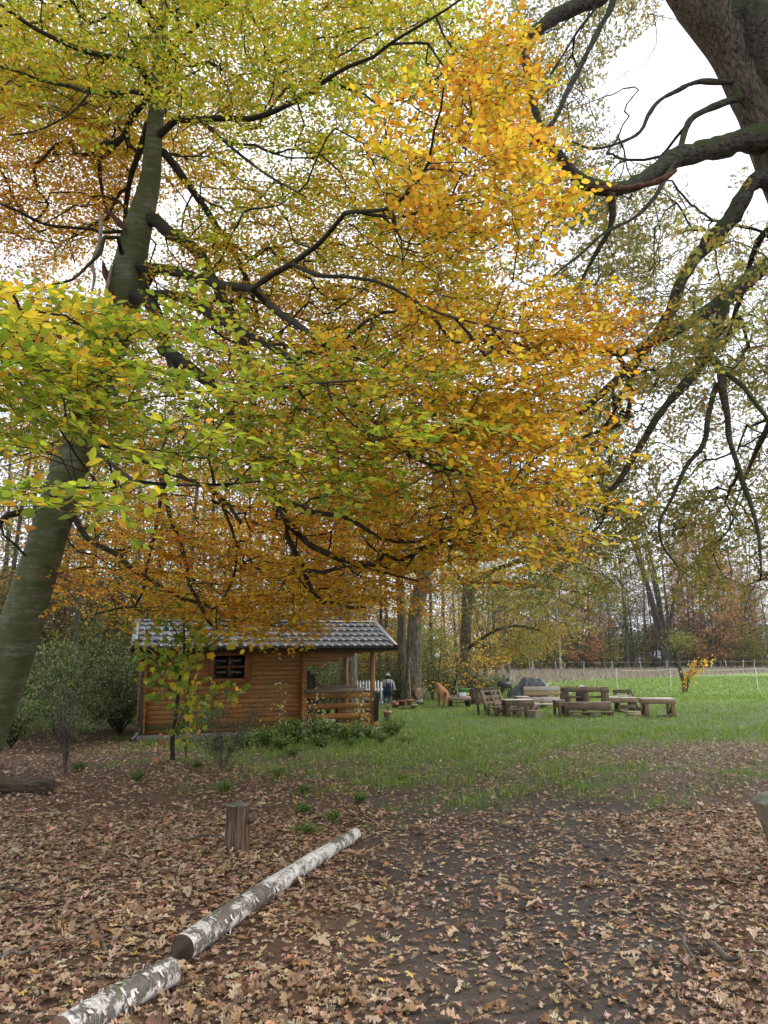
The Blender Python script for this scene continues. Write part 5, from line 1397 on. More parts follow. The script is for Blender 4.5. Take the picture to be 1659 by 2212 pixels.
for x in (-0.48, 0.38):
    plank('leg', tb, (x, 0, 0.0), (x, 0, 0.41), 0.4, 0.06, M['hut_dark'], up=(1, 0, 0))
plank('backrest', tb, (-0.55, 0.27, 0.68), (0.45, 0.27, 0.68), 0.03, 0.2, M['hut_trim'])
bx = thing('pale_crate', 'pale wooden crate on the porch floor beside the brown bench', 'crate', in_hut(HW + 1.3, 0.9, 0.11), HRZ + 0.1)
for z in (0.05, 0.16, 0.27):
    for y in (-0.15, 0.15):
        plank('slat', bx, (-0.24, y, z), (0.24, y, z), 0.012, 0.085, M['end_grain'])
    for x in (-0.232, 0.232):
        plank('slat', bx, (x, -0.14, z), (x, 0.14, z), 0.012, 0.085, M['end_grain'])
Acc().box((0, 0, 0.008), (0.45, 0.28, 0.014)).obj('base', M['end_grain'], bx)
# dark strap of cloth slung over the end of the railing
a = Acc(); pts = []
for k, (y, z) in enumerate(((0.075, 0.33), (0.055, 0.62), (0.05, 0.86), (0.0, 0.905), (-0.03, 0.87), (-0.04, 0.62), (-0.035, 0.36), (-0.05, 0.24))):
    pts.append((y, z))
pts = np.array(pts); V = []
for x in np.linspace(-0.045, 0.06, 5):
    V += [(HT - 0.03 + x + 0.01 * math.sin(k * 1.3 + x * 40), y - 0.006 * math.sin(x * 70 + k), z + 0.02 * math.sin(x * 30 + k)) for k, (y, z) in enumerate(pts)]
V = np.array([in_hut(*v) for v in V]); n_ = len(pts)
F = np.array([[i * n_ + j, i * n_ + j + 1, (i + 1) * n_ + j + 1, (i + 1) * n_ + j] for i in range(4) for j in range(n_ - 1)])
nv = V + np.array([0.004, -0.006, 0.002]); a.add(V, F[:, ::-1]); a.add(nv, F)
M['black_cloth'] = plain_mat('black_cloth', (0.012, 0.011, 0.012), (0.025, 0.022, 0.022), 30, 0.7, 0.25)
tag(a.obj('dark_cloth', M['black_cloth'], smooth=True), 'black cloth strap hanging over the right end of the porch railing', 'cloth')

# leaves blown onto the roof
f = Acc(); n = 70; xx = rng.uniform(RX0 + 0.1, RX1 - 0.1, n); tt = rng.uniform(0.02, 0.95, n)
pl = np.array([in_hut(x, EY + sdir[1] * SL * t, EZ + sdir[2] * SL * t + 0.06) for x, t in zip(xx, tt)]); c_, s_ = math.cos(HRZ), math.sin(HRZ)
nw = np.array([-sn[1] * s_, sn[1] * c_, sn[2]])
add_leaves(f, 'broad', pl, nrm(rng.normal(0, 1, (n, 3)) * [1, 1, .2]), nrm(nw + rng.normal(0, .18, (n, 3))), 0.07 * rng.uniform(.7, 1.3, n), pal(*LIT, n))
tag(f.obj('roof_leaves', M['litter'], useCol=True), 'scattered fallen leaves lying on the tiled roof of the hut', 'fallen leaves', kind='stuff')
# ------------------------------------------------------------------ logs, stump and sticks in the foreground
def ring_mat(name, c1, c2, dark=(0.05, 0.035, 0.025)):
    m, n, l = new_mat(name)
    tc = N(n, 'ShaderNodeTexCoord')
    w = N(n, 'ShaderNodeTexWave', wave_type='RINGS', rings_direction='X', i_Scale=34.0, i_Distortion=5.0, i_Detail=4.0); l.new(tc.outputs['Object'], w.inputs['Vector'])
    r = ramp(n, [(0.2, c1), (0.8, c2)]); l.new(w.outputs['Fac'], r.inputs['Fac'])
    g = N(n, 'ShaderNodeTexNoise', i_Scale=9.0, i_Detail=6.0); l.new(tc.outputs['Object'], g.inputs['Vector'])
    gr = ramp(n, [(0.36, (0, 0, 0)), (0.6, (1, 1, 1))]); l.new(g.outputs['Fac'], gr.inputs['Fac'])
    finish(n, l, mixc(n, l, gr.outputs['Color'], r.outputs['Color'], dark), 0.85, w.outputs['Fac'], 0.3, 0.004, 0.2)
    return m
M['cut_dark'] = ring_mat('cut_dark', (0.085, 0.06, 0.046), (0.125, 0.09, 0.07))
M['cut_grey'] = ring_mat('cut_grey', (0.12, 0.115, 0.09), (0.22, 0.2, 0.16), (0.08, 0.085, 0.06))
M['cut_tan'] = ring_mat('cut_tan', (0.2, 0.13, 0.08), (0.34, 0.23, 0.15), (0.14, 0.09, 0.06))

def birch_bark():
    m, n, l = new_mat('birch_bark')
    tc = N(n, 'ShaderNodeTexCoord')
    def nz(scale, sc, det=6.0, dist=0.5):
        mp = N(n, 'ShaderNodeMapping'); mp.inputs['Scale'].default_value = scale; l.new(tc.outputs['Object'], mp.inputs['Vector'])
        t = N(n, 'ShaderNodeTexNoise', i_Scale=sc, i_Detail=det, i_Roughness=0.7, i_Distortion=dist); l.new(mp.outputs['Vector'], t.inputs['Vector']); return t.outputs['Fac']
    big = nz((2.2, 4.5, 4.5), 1.6); peel = nz((17, 6, 6), 2.2, 8, 1.6); fine = nz((60, 12, 12), 1.0)
    white = ramp(n, [(0.34, (0.25, 0.225, 0.2)), (0.48, (0.5, 0.475, 0.45)), (0.62, (0.66, 0.645, 0.62))]); l.new(peel, white.inputs['Fac'])
    ad = N(n, 'ShaderNodeMath', operation='MULTIPLY_ADD'); ad.inputs[1].default_value = 0.75; l.new(peel, ad.inputs[0]); l.new(big, ad.inputs[2])
    mk = ramp(n, [(0.875, (0, 0, 0)), (0.915, (1, 1, 1))]); l.new(ad.outputs[0], mk.inputs['Fac'])
    dk = ramp(n, [(0.3, (0.035, 0.03, 0.026)), (0.7, (0.17, 0.15, 0.12))]); l.new(fine, dk.inputs['Fac'])
    c = mixc(n, l, mk.outputs['Color'], white.outputs['Color'], dk.outputs['Color'])
    lent = ramp(n, [(0.66, (0, 0, 0)), (0.7, (1, 1, 1))]); l.new(fine, lent.inputs['Fac'])
    c = mixc(n, l, lent.outputs['Color'], c, (0.12, 0.1, 0.085))
    moss = nz((3, 3, 3), 1.7); ge = N(n, 'ShaderNodeNewGeometry'); sx = N(n, 'ShaderNodeSeparateXYZ'); l.new(ge.outputs['Normal'], sx.inputs['Vector'])
    mm = N(n, 'ShaderNodeMath', operation='MULTIPLY_ADD'); mm.inputs[1].default_value = 0.18; l.new(sx.outputs['Z'], mm.inputs[0]); l.new(moss, mm.inputs[2])
    mr = ramp(n, [(0.76, (0, 0, 0)), (0.86, (1, 1, 1))]); l.new(mm.outputs[0], mr.inputs['Fac'])
    c = mixc(n, l, mr.outputs['Color'], c, (0.09, 0.12, 0.03))
    iv = N(n, 'ShaderNodeMath', operation='SUBTRACT'); iv.inputs[0].default_value = 1.0; l.new(mk.outputs['Color'], iv.inputs[1])
    sm = N(n, 'ShaderNodeMath', operation='MULTIPLY_ADD'); sm.inputs[1].default_value = 0.35; l.new(fine, sm.inputs[0]); l.new(iv.outputs[0], sm.inputs[2])
    finish(n, l, c, 0.65, sm.outputs[0], 0.7, 0.006, 0.3)
    return m
M['birch_bark'] = birch_bark()

def lying_log(name, label, p0, p1, r0, r1, bark, cut, bumps=0.06, flakes=0, k=26, seed=1.0, mossy=None):
    p0, p1 = np.array(p0, float), np.array(p1, float); L = np.linalg.norm(p1 - p0)
    ax = (p1 - p0) / L; rz = math.atan2(ax[1], ax[0]); ry = -math.asin(ax[2])
    t = thing(name, label, 'log', (0, 0, 0))
    Mw = Matrix.Translation(Vector(p0)) @ Matrix.Rotation(rz, 4, 'Z') @ Matrix.Rotation(ry, 4, 'Y')
    t.location = tuple(p0); t.rotation_euler = Mw.to_euler()
    ns = max(8, int(L / 0.05)); xx = np.linspace(0, L, ns); th = np.arange(k) * 2 * math.pi / k
    X, T = np.meshgrid(xx, th, indexing='ij')
    R = r0 + (r1 - r0) * X / L
    R = R * (1 + bumps * (0.6 * sno(X * 1.2, np.cos(T) * 1.2, 0.6, seed) + 0.35 * sno(X * 3, np.sin(T) * 2, 0.5, seed + 2) + 0.2 * sno(X * 9, T * 3, 0.5, seed + 3)))
    bend = 0.02 * L * np.sin(X / L * math.pi * 1.0) * 0.4
    V = np.stack([X, R * np.cos(T) + bend, R * np.sin(T)], -1).reshape(-1, 3)
    i = np.arange(ns - 1)[:, None] * k; j = np.arange(k)[None]; j2 = (j + 1) % k
    F = np.stack([i + j, i + k + j, i + k + j2, i + j2], -1).reshape(-1, 4)
    mobj('bark', mesh_data('bark', V, [F], bark, None, True), t)
    for e, x, o_ in ((0, 0.0, -1), (ns - 1, L, 1)):
        ring = V[e * k:(e + 1) * k]; c = ring.mean(0)
        Vc = np.vstack([ring, ring * np.array([1, 0.86, 0.86]) + c * np.array([0, 0.14, 0.14]) + np.array([o_ * 0.006, 0, 0]), [c + np.array([o_ * 0.004, 0, 0])]])
        Fq = np.array([[q, k + q, k + (q + 1) % k, (q + 1) % k] for q in range(k)]); Ft = np.array([[k + q, 2 * k, k + (q + 1) % k] for q in range(k)])
        if o_ > 0:
            Fq, Ft = Fq[:, ::-1], Ft[:, ::-1]
        Vc = Vc - np.array([x, 0, 0])
        mobj('cut_end', mesh_data('cut_end', Vc, [Fq, Ft], cut), t, Matrix.Translation((x, 0, 0)))
    if flakes:
        ac = Acc()
        for q in range(flakes):
            x = rng.uniform(0.1, L - 0.05); a0 = rng.uniform(0.1, math.pi - 0.1) if rng.uniform() < .8 else rng.uniform(0, 6.28); r = (r0 + (r1 - r0) * x / L) * 1.02
            n_ = np.array([0, math.cos(a0), math.sin(a0)]); tt = np.array([0, -math.sin(a0), math.cos(a0)]); b = np.array([x, 0.02 * L * 0.4 * math.sin(x / L * math.pi), 0]) + n_ * r
            w, h = rng.uniform(0.008, 0.024), rng.uniform(0.02, 0.06); up_ = rng.uniform(0.2, 0.9)
            Vf = []
            for s in (0, 0.5, 1.0):
                for e in (-1, 1):
                    Vf.append(b + tt * (h * (s - 0.3)) * (1 - 0.2 * s) - n_ * (r * (1 - math.cos(h * s / r))) * 0.5 + n_ * (0.001 + up_ * 0.02 * s * s) + np.array([e * w / 2 * (1 - 0.55 * s) + rng.uniform(-.005, .005), 0, 0]))
            ac.add(np.array(Vf), [np.array([[0, 1, 3, 2], [2, 3, 5, 4]])])
        tag(ac.obj('peeling_bark', M['birch_peel'], t), kind='stuff')
    return t
M['birch_peel'] = plain_mat('birch_peel', (0.3, 0.27, 0.24), (0.62, 0.6, 0.57), 40, 0.6, 0.3, var=0.2)
def gp(u, v, z=0.0):
    p = on_ground(u, v); p[2] = z; return p
lb1 = lying_log('birch_log', 'long birch log with peeling white bark lying on the leaves, dark cut end nearest', gp(392, 2082, 0.075), gp(768, 1816, 0.055), 0.072, 0.052, M['birch_bark'], M['cut_dark'], 0.09, 110, seed=1.3)
lb2 = lying_log('birch_log', 'short white birch log cut off by the bottom left corner', gp(130, 2262, 0.055), gp(366, 2128, 0.06), 0.066, 0.068, M['birch_bark'], M['cut_tan'], 0.05, 60, seed=4.1)
M['rotten_bark'] = bark_mat('rotten_bark', (0.022, 0.016, 0.013), (0.11, 0.075, 0.05), moss=(0.05, 0.05, 0.02), furrow=(3.5, 22, 22), mossiness=(0.6, 0.85), bstr=1.0, bdist=0.03)
lying_log('rotten_log', 'dark rotten log lying at the left edge below the beech', gp(-70, 1712, 0.1), gp(108, 1716, 0.085), 0.105, 0.098, M['rotten_bark'], M['cut_dark'], 0.14, 0, seed=7.7)

M['stump_bark'] = bark_mat('stump_bark', (0.03, 0.02, 0.014), (0.2, 0.135, 0.09), moss=(0.1, 0.08, 0.05), furrow=(34, 34, 3.0), mossiness=(0.5, 0.8), bstr=1.0, bdist=0.03)
M['mossy_post'] = bark_mat('mossy_post', (0.15, 0.125, 0.085), (0.29, 0.24, 0.17), moss=(0.085, 0.095, 0.035), furrow=(9, 9, 5), mossiness=(0.46, 0.66), up=0.4, bstr=0.35, big=3.5)
M['grey_stump'] = bark_mat('grey_stump', (0.08, 0.062, 0.05), (0.3, 0.25, 0.2), furrow=(20, 20, 3), bstr=0.8)
def standing_log(name, label, p, r, h, bark, cut, knob=False, k=26, flare=0.12, seed=1.0, cat='stump', group=None, tilt=(0, 0), rough=0.06, taper=0.0):
    t = thing(name, label, cat, (p[0], p[1], 0.0), rng.uniform(0, 6.28) if not any(tilt) else 0, group)
    if any(tilt):
        t.rotation_euler = (tilt[0], tilt[1], 0)
    zz = np.linspace(-0.04, h, 18); th = np.arange(k) * 2 * math.pi / k
    Z, T = np.meshgrid(zz, th, indexing='ij')
    R = r * (1 + taper * (Z / h - 0.5) + flare * np.exp(-np.clip(Z, 0, 9) / (0.25 * h)) + rough * sno(np.cos(T) * 2, np.sin(T) * 2 + Z, 0.8, seed) + rough * 0.6 * sno(T * 6, Z * 0.8, 1.0, seed + 1))
    V = np.stack([R * np.cos(T), R * np.sin(T), Z], -1).reshape(-1, 3)
    i = np.arange(17)[:, None] * k; j = np.arange(k)[None]; j2 = (j + 1) % k
    F = np.stack([i + j, i + j2, i + k + j2, i + k + j], -1).reshape(-1, 4)
    mobj('bark', mesh_data('bark', V, [F], bark, None, True), t)
    ring = V[-k:]
    Vc = np.vstack([ring, ring * np.array([0.93, 0.93, 1]) + np.array([0, 0, 0.006]), [[0, 0, h + 0.007]]]) - np.array([0, 0, h])
    Fq = np.array([[q, (q + 1) % k, k + (q + 1) % k, k + q] for q in range(k)]); Ft = np.array([[k + q, k + (q + 1) % k, 2 * k] for q in range(k)])
    # the rings turn about the local X axis of the texture, so the cut is stood up by its own matrix
    Vx = np.stack([Vc[:, 2], Vc[:, 0], Vc[:, 1]], -1)
    Mx = Matrix.Translation((0, 0, h)) @ Matrix(((0, 1, 0, 0), (0, 0, 1, 0), (1, 0, 0, 0), (0, 0, 0, 1)))
    mobj('cut_top', mesh_data('cut_top', Vx, [Fq, Ft], cut), t, Mx)
    if knob:
        a = Acc(); a.tube(np.array([(0.75 * r, -0.2 * r, h * 0.72), (1.15 * r, -0.25 * r, h * 0.74), (1.42 * r, -0.25 * r, h * 0.80), (1.3 * r, -0.2 * r, h * 0.9)]), [0.05, 0.055, 0.05, 0.03], 10, cap=True); kb = a.obj('knot', bark, t, smooth=True)
        t.rotation_euler = (0, 0, 0.0)
    return t
sp = on_ground(512, 1838)
standing_log('tree_stump', 'brown barked sawn stump with a side knot standing in the fallen leaves', sp, 0.102, 0.375, M['stump_bark'], M['cut_grey'], knob=True, seed=3.3)
standing_log('sawn_post', 'pale mossy sawn trunk piece leaning outwards, cut off by the right edge', on_ground(1738, 1890), 0.19, 0.57, M['mossy_post'], M['cut_grey'], flare=0.0, seed=5.1, tilt=(0.05, -0.2), rough=0.04, taper=0.28, k=30)

M['stick'] = bark_mat('stick', (0.05, 0.038, 0.03), (0.17, 0.135, 0.105), furrow=(14, 14, 14), bstr=0.4)
def stick(label, uv0, uv1, r, side=0):
    p0, p1 = gp(*uv0, 0.03), gp(*uv1, 0.035); t = np.linspace(0, 1, 9)[:, None]; L = np.linalg.norm(p1 - p0)
    pts = p0 + (p1 - p0) * t; pts[:, :2] += rng.normal(0, 0.025 * L, (9, 2)) * np.sin(t * math.pi); pts[:, 2] += 0.02 * np.sin(t[:, 0] * 7)
    a = Acc(); a.tube(pts, r * (1.2 - 0.7 * t[:, 0]), 6, cap=True)
    if side:
        b = pts[4]; a.tube(np.array([b, b + (p1 - p0) * 0.2 + np.array([0.08, 0.05, 0.02]), b + (p1 - p0) * 0.33 + np.array([0.17, 0.1, 0.03])]), [r * 0.7, r * 0.5, r * 0.25], 5)
    tag(a.obj('fallen_stick', M['stick'], smooth=True), label, 'stick')
stick('straight stick lying in the leaves at the left edge', (-8, 1932), (72, 1926), 0.014)
stick('forked stick in the leaves above the lower left corner', (0, 2085), (78, 2058), 0.012, 1)
stick('thin stick in the leaves behind the stump', (408, 1820), (520, 1806), 0.012)
stick('short stick among the leaves left of the stump', (182, 1858), (218, 1840), 0.01)
stick('forked bent stick in the leaves at the lower right', (1470, 2030), (1500, 2105), 0.011, 1)
stick('short mossy stick in the leaves near the right edge', (1525, 2055), (1600, 2090), 0.02)
stick('thin twig on the bare path right of the long birch log', (1195, 2140), (1278, 2160), 0.006, 1)
stick('twig lying on the leaves left of the short birch log', (215, 2052), (250, 2085), 0.01)

# ------------------------------------------------------------------ young maple and bare saplings before the hut
MAPC = [(0.17, 0.27, 0.03), (0.24, 0.33, 0.035), (0.4, 0.42, 0.04), (0.62, 0.5, 0.04), (0.66, 0.44, 0.03), (0.1, 0.17, 0.03)]
maple_shapes = {}
for ci, c in enumerate(MAPC):
    V, F = leaf_mesh('maple', np.zeros((1, 3)), np.array([[1.0, 0, 0]]), np.array([[0, 0, 1.0]]), 1.0)
    maple_shapes[ci] = mesh_data('leaf', V, F, M['beech_leaf'], np.repeat(np.array([c]), len(V), 0))
mb = on_ground(374, 1645); MY = mb[1]
mp = thing('young_maple', 'young maple with green and yellow lobed leaves in front of the hut wall', 'tree', (mb[0], mb[1], 0))
def mu(u, v, dy=0.0):
    return at(u, v, MY + dy)
a = Acc(); stem = catmull([mu(374, 1648), mu(372, 1600), mu(380, 1540), mu(388, 1470), mu(398, 1400), mu(397, 1340), mu(400, 1290)], 0.12)[0]
a.tube(stem, np.linspace(0.042, 0.009, len(stem)), 9); a.obj('trunk', M['beech_twig'], mp, smooth=True, off=mb)
mbr = [[(376, 1590), (400, 1520), (415, 1440), (425, 1380), (440, 1330)], [(390, 1460), (350, 1400), (320, 1370), (310, 1340)], [(395, 1420), (440, 1400), (480, 1380), (500, 1375)], [(380, 1540), (430, 1510), (480, 1500), (505, 1480)], [(385, 1500), (345, 1480), (320, 1470)],
       [(396, 1390), (370, 1350), (345, 1320)], [(397, 1350), (430, 1310), (450, 1290)], [(392, 1440), (350, 1440), (305, 1400)], [(398, 1380), (455, 1365), (490, 1340)], [(376, 1580), (420, 1560), (450, 1530)]]
lp = []
for q, b in enumerate(mbr):
    pts = catmull([mu(u, v, (-0.5 + 0.13 * q) * i / 3) for i, (u, v) in enumerate(b)], 0.1)[0]
    ac = Acc(); ac.tube(pts, np.linspace(0.014, 0.004, len(pts)), 6); ac.obj('branch', M['beech_twig'], mp, smooth=True, off=mb)
    for i in range(2, len(pts)):
        for _ in range(5):
            lp.append((pts[i] + rng.normal(0, 0.12, 3), nrm(pts[i] - pts[i - 1])))
for i in [i_ for i_ in range(6, len(stem)) for _ in range(4)]:
    if stem[i][2] > 1.1:
        lp.append((stem[i] + rng.normal(0, 0.15, 3), np.array([0, 0, 1.0])))
rng.shuffle(lp)
for p, dd in lp[:300]:
    u, v, w = seen(p); u = u[0]; v = v[0]
    wts = np.array([3, 4, 2, 0.6, 0.3, 1.6]) if u < 410 else np.array([1.5, 2, 3, 3, 2, 1.0])
    ci = int(rng.choice(6, p=wts / wts.sum()))
    dd = nrm(dd * 0.3 + rng.normal(0, 0.6, 3) + np.array([0, 0, -0.45])); n_ = nrm(np.array([0.1, -0.55, 0.75]) + rng.normal(0, 0.45, 3))
    place_leaf('leaf', maple_shapes[ci], p - np.array([mb[0], mb[1], 0]), dd, n_, rng.uniform(0.08, 0.15), mp)
lx_ = lp[300:] + lp[:120]
f = Acc(); n = len(lx_); pq = np.array([p for p, _ in lx_]) + rng.normal(0, 0.07, (n, 3)) - np.array([mb[0], mb[1], 0])
add_leaves(f, 'maple', pq, nrm(rng.normal(0, .7, (n, 3)) + [0, 0, -.4]), nrm(np.array([0.1, -.55, .75]) + rng.normal(0, .45, (n, 3))), rng.uniform(.07, .13, n), pal(MAPC, [2, 4, 4, 2, 1, 1], n))
tag(f.obj('foliage', M['beech_leaf'], mp, useCol=True), kind='stuff')

def bare_shrub(label, u, v, stems, leaf_n=0, pal_=PALEY, spread=0.5, h=1.2, r=0.009, leaf=0.05, name='bare_shrub', cat='shrub', fine=5, leafm='bush_leaf'):
    b = on_ground(u, v); t = thing(name, label, cat, (b[0], b[1], 0)); a = Acc(); tips = []
    for s in range(stems):
        th = rng.uniform(0, 6.28); q = np.linspace(0, 1, 9); hh = h * rng.uniform(0.6, 1.05); sp = spread * rng.uniform(0.1, 1)
        P = np.stack([math.cos(th) * sp * q ** 1.3 + rng.normal(0, 0.02, 9) * q, math.sin(th) * sp * q ** 1.3 + rng.normal(0, 0.02, 9) * q, hh * q - 0.03], -1)
        a.tube(P, r * (1.1 - 0.8 * q), 5)
        for _ in range(fine):
            i = rng.integers(2, 9); d = nrm(rng.normal(0, 0.7, 3) + np.array([0, 0, 0.6])); L = rng.uniform(0.15, 0.4) * h * 0.6
            Q = P[i] + d * L * np.array([[0], [0.5], [1.0]]) + np.array([[0, 0, 0], [0, 0, 0.01], [0, 0, -0.02]])
            a.tube(Q, [r * 0.45, r * 0.35, r * 0.2], 4); tips += [Q[1], Q[2], P[i]]
    tag(a.obj('twigs', M['stick'], t, smooth=True), kind='stuff')
    if leaf_n:
        tips = np.array(tips); k = rng.integers(0, len(tips), leaf_n); pos = tips[k] + rng.normal(0, 0.05, (leaf_n, 3)); f = Acc()
        add_leaves(f, 'broad', pos, nrm(rng.normal(0, 1, (leaf_n, 3)) - np.array([0, 0, 0.4])), nrm(rng.normal(0, 0.6, (leaf_n, 3)) + np.array([0, -0.4, 0.8])), leaf * rng.uniform(0.7, 1.3, leaf_n), pal(*pal_, leaf_n))
        tag(f.obj('foliage', M[leafm], t, useCol=True), kind='stuff')
    return t
bare_shrub('leafless many stemmed shrub in the leaves left of the hut corner', 140, 1672, 13, 25, MIDG, 0.55, 1.55, 0.010, fine=9)
bare_shrub('thin young shrub with few leaves right of the young maple', 402, 1640, 4, 14, GOLD, 0.25, 1.0, 0.007, 0.07)
bare_shrub('small sapling with rusty wilted leaves left of the young maple', 345, 1650, 3, 14, RUST, 0.1, 0.5, 0.006, 0.09)
bare_shrub('slender sapling with pale leaves before the middle of the hut wall', 600, 1598, 6, 60, PALEY, 0.45, 1.35, 0.006, 0.055)
bare_shrub('slender sapling with yellowing leaves before the left half of the porch', 675, 1594, 7, 90, PALEY, 0.4, 1.1, 0.006, 0.055)
bare_shrub('slender sapling with yellowing leaves before the right half of the porch', 775, 1590, 8, 120, PALEY, 0.45, 1.0, 0.006, 0.055)
BROOM = ([(0.05, 0.075, 0.03), (0.08, 0.11, 0.04), (0.12, 0.14, 0.06)], [3, 3, 1])
bare_shrub('dark green wiry broom bush leaning before the hut wall', 480, 1662, 16, 900, BROOM, 0.95, 1.25, 0.007, 0.035, 'broom_bush', fine=14)
for x, y, s in [(-1.8, 14.9, 0.9), (-2.3, 14.6, 0.8), (-1.3, 15.2, 0.9), (-0.75, 15.4, 1.0), (-2.6, 14.2, 0.6), (-1.9, 14.0, 0.55), (-1.2, 14.2, 0.55), (-0.3, 15.9, 0.85), (0.15, 16.3, 0.7), (-0.6, 14.6, 0.45), (-0.1, 14.9, 0.45), (-3.0, 13.6, 0.4), (-1.6, 13.2, 0.4), (0.4, 15.0, 0.4)]:
    put_shrub('nett', int(rng.integers(0, 2)), x, y, s, 'fresh green weed clump at the foot of the hut front', 'green weed clumps along the hut front', 'weed_clump', 'weed')
for x, y, s in [(-0.9, 8.3, 0.3), (-0.3, 8.9, 0.28), (-2.0, 9.6, 0.3), (-3.4, 10.6, 0.32), (-0.75, 7.4, 0.3), (-0.55, 7.9, 0.25), (-1.5, 10.8, 0.3), (-4.6, 11.6, 0.35), (-2.9, 11.8, 0.3), (0.2, 10.5, 0.25), (-1.0, 9.5, 0.25)]:
    put_shrub('nett', int(rng.integers(0, 2)), x, y, s * 0.9, 'tiny leafy seedling growing up through the fallen leaves', 'tiny seedlings in the fallen leaves', 'seedling', 'seedling')
# ------------------------------------------------------------------ pallet furniture on the grass
M['pallet'] = wood_mat('pallet', [(0.3, (0.11, 0.08, 0.058)), (0.7, (0.27, 0.2, 0.145))], 0.8, (1.6, 24, 24), 0.15, var=0.28, stain=(0.085, 0.065, 0.05), stain_at=(0.5, 0.75))
M['pallet_pale'] = wood_mat('pallet_pale', [(0.3, (0.34, 0.285, 0.24)), (0.7, (0.52, 0.46, 0.4))], 0.75, (1.6, 24, 24), 0.2, var=0.12, stain=(0.2, 0.16, 0.13), stain_at=(0.55, 0.8))
M['pallet_straw'] = wood_mat('pallet_straw', [(0.3, (0.26, 0.19, 0.09)), (0.7, (0.4, 0.31, 0.17))], 0.75, (1.6, 24, 24), 0.2, var=0.1)
M['table_wood'] = wood_mat('table_wood', [(0.3, (0.2, 0.135, 0.085)), (0.7, (0.36, 0.26, 0.17))], 0.75, (1.6, 24, 24), 0.2, var=0.15)
M['mossy_wood'] = wood_mat('mossy_wood', [(0.3, (0.08, 0.075, 0.04)), (0.7, (0.17, 0.15, 0.08))], 0.85, (1.6, 24, 24), 0.1, var=0.15)

def furn(name, label, cat, u, v, deg, group=None):
    p = on_ground(u, v)
    return thing(name, label, cat, (p[0], p[1], 0.0), math.radians(deg), group)
def hb(t, nm, x0, x1, y, z, W, T, mat, up=(0, 0, 1)):        # board along x
    return plank(nm, t, (x0, y, z), (x1, y, z), W, T, mat, up)
def db(t, nm, x, y0, y1, z, W, T, mat, up=(0, 0, 1)):        # board along y
    return plank(nm, t, (x, y0, z), (x, y1, z), W, T, mat, up)
def leg(t, x, y, z0, z1, a, b, mat, nm='leg'):
    return plank(nm, t, (x, y, z0), (x, y, z1), a, b, mat, up=(0, 1, 0))
P_ = M['pallet']

# front pallet bench, open back of two windows
t = furn('pallet_bench', 'dark pallet bench with two open windows in its back, in the middle of the group', 'bench', 1271, 1547, 2)
for x in (-0.56, 0.0, 0.56):
    for y in (-0.3, 0.1, 0.42):
        plank('block', t, (x - 0.06, y, 0.06), (x + 0.06, y, 0.06), 0.1, 0.09, P_)
for y in (-0.32, -0.2, -0.08):
    hb(t, 'seat_board', -0.63, 0.63, y, 0.123, 0.1, 0.022, M['mossy_wood'])
hb(t, 'front_board', -0.63, 0.63, -0.36, 0.022, 0.1, 0.02, P_); hb(t, 'front_board', -0.66, 0.66, 0.0, 0.265, 0.02, 0.21, P_)
hb(t, 'ledge', -0.66, 0.66, 0.045, 0.38, 0.1, 0.02, M['pallet_pale'])
for x in (-0.57, 0.0, 0.57):
    leg(t, x, 0.06, 0.39, 0.7, 0.11, 0.085, P_, 'upright'); leg(t, x, 0.36, 0.1, 0.7, 0.11, 0.085, P_, 'upright')
hb(t, 'back_board', -0.64, 0.64, 0.412, 0.5, 0.02, 0.06, P_)
hb(t, 'top_rail', -0.64, 0.64, 0.01, 0.705, 0.02, 0.1, P_); hb(t, 'top_rail', -0.64, 0.64, 0.415, 0.7, 0.02, 0.1, P_)
for x in (-0.57, 0.0, 0.57):
    db(t, 'top_board', x, 0.0, 0.42, 0.767, 0.12, 0.02, M['table_wood'])
hb(t, 'top_edge', -0.63, 0.63, 0.025, 0.79, 0.06, 0.02, M['table_wood']); hb(t, 'top_edge', -0.63, 0.63, 0.395, 0.79, 0.06, 0.02, M['table_wood'])

# pale plank bench facing the viewer, with arm tables
t = furn('plank_bench', 'bench with pale grey back planks and one yellowish plank, facing the viewer', 'bench', 1176, 1529, 0)
for z, h, mt in ((0.60, 0.15, M['pallet_pale']), (0.445, 0.125, M['pallet_straw']), (0.245, 0.175, M['pallet_pale'])):
    hb(t, 'back_plank', -0.6 + 0.1 * (z < 0.3), 0.6, 0.3 + 0.06 * z, z, 0.024, h, mt, up=(0, 0.1, 1))
for x in (-0.5, 0.0, 0.5):
    leg(t, x, 0.36, 0.0, 0.66, 0.09, 0.04, P_, 'back_post'); plank('block', t, (x - 0.06, 0, 0.06), (x + 0.06, 0, 0.06), 0.4, 0.1, M['table_wood'])
for y in (-0.22, -0.1, 0.02, 0.14):
    hb(t, 'seat_board', -0.56, 0.6, y, 0.123, 0.1, 0.022, M['pallet_pale'])
def arm_table(label, u, v, deg, h, w=0.34, d=0.5, top=None, group='small arm tables among the pallet benches'):
    t = furn('arm_table', label, 'table', u, v, deg, group)
    for i in range(3):
        hb(t, 'top_board', -w / 2 - 0.03, w / 2 + 0.03, -d / 3 + i * d / 3, h, d / 3 - 0.008, 0.022, top or M['pallet_pale'])
    for x in (-w / 2 + 0.03, w / 2 - 0.03):
        for y in (-d / 2 + 0.05, d / 2 - 0.05):
            leg(t, x, y, 0, h - 0.012, 0.075, 0.05, P_)
        db(t, 'side_board', x * 0.999, -d / 2 + 0.08, d / 2 - 0.08, h - 0.12, 0.02, 0.12, P_)
    hb(t, 'front_board', -w / 2, w / 2, -d / 2 + 0.01, h - 0.08, 0.02, 0.13, M['table_wood'] if top is None else P_)
    return t
arm_table('small arm table at the left end of the pale plank bench', 1128, 1531, 4, 0.38)
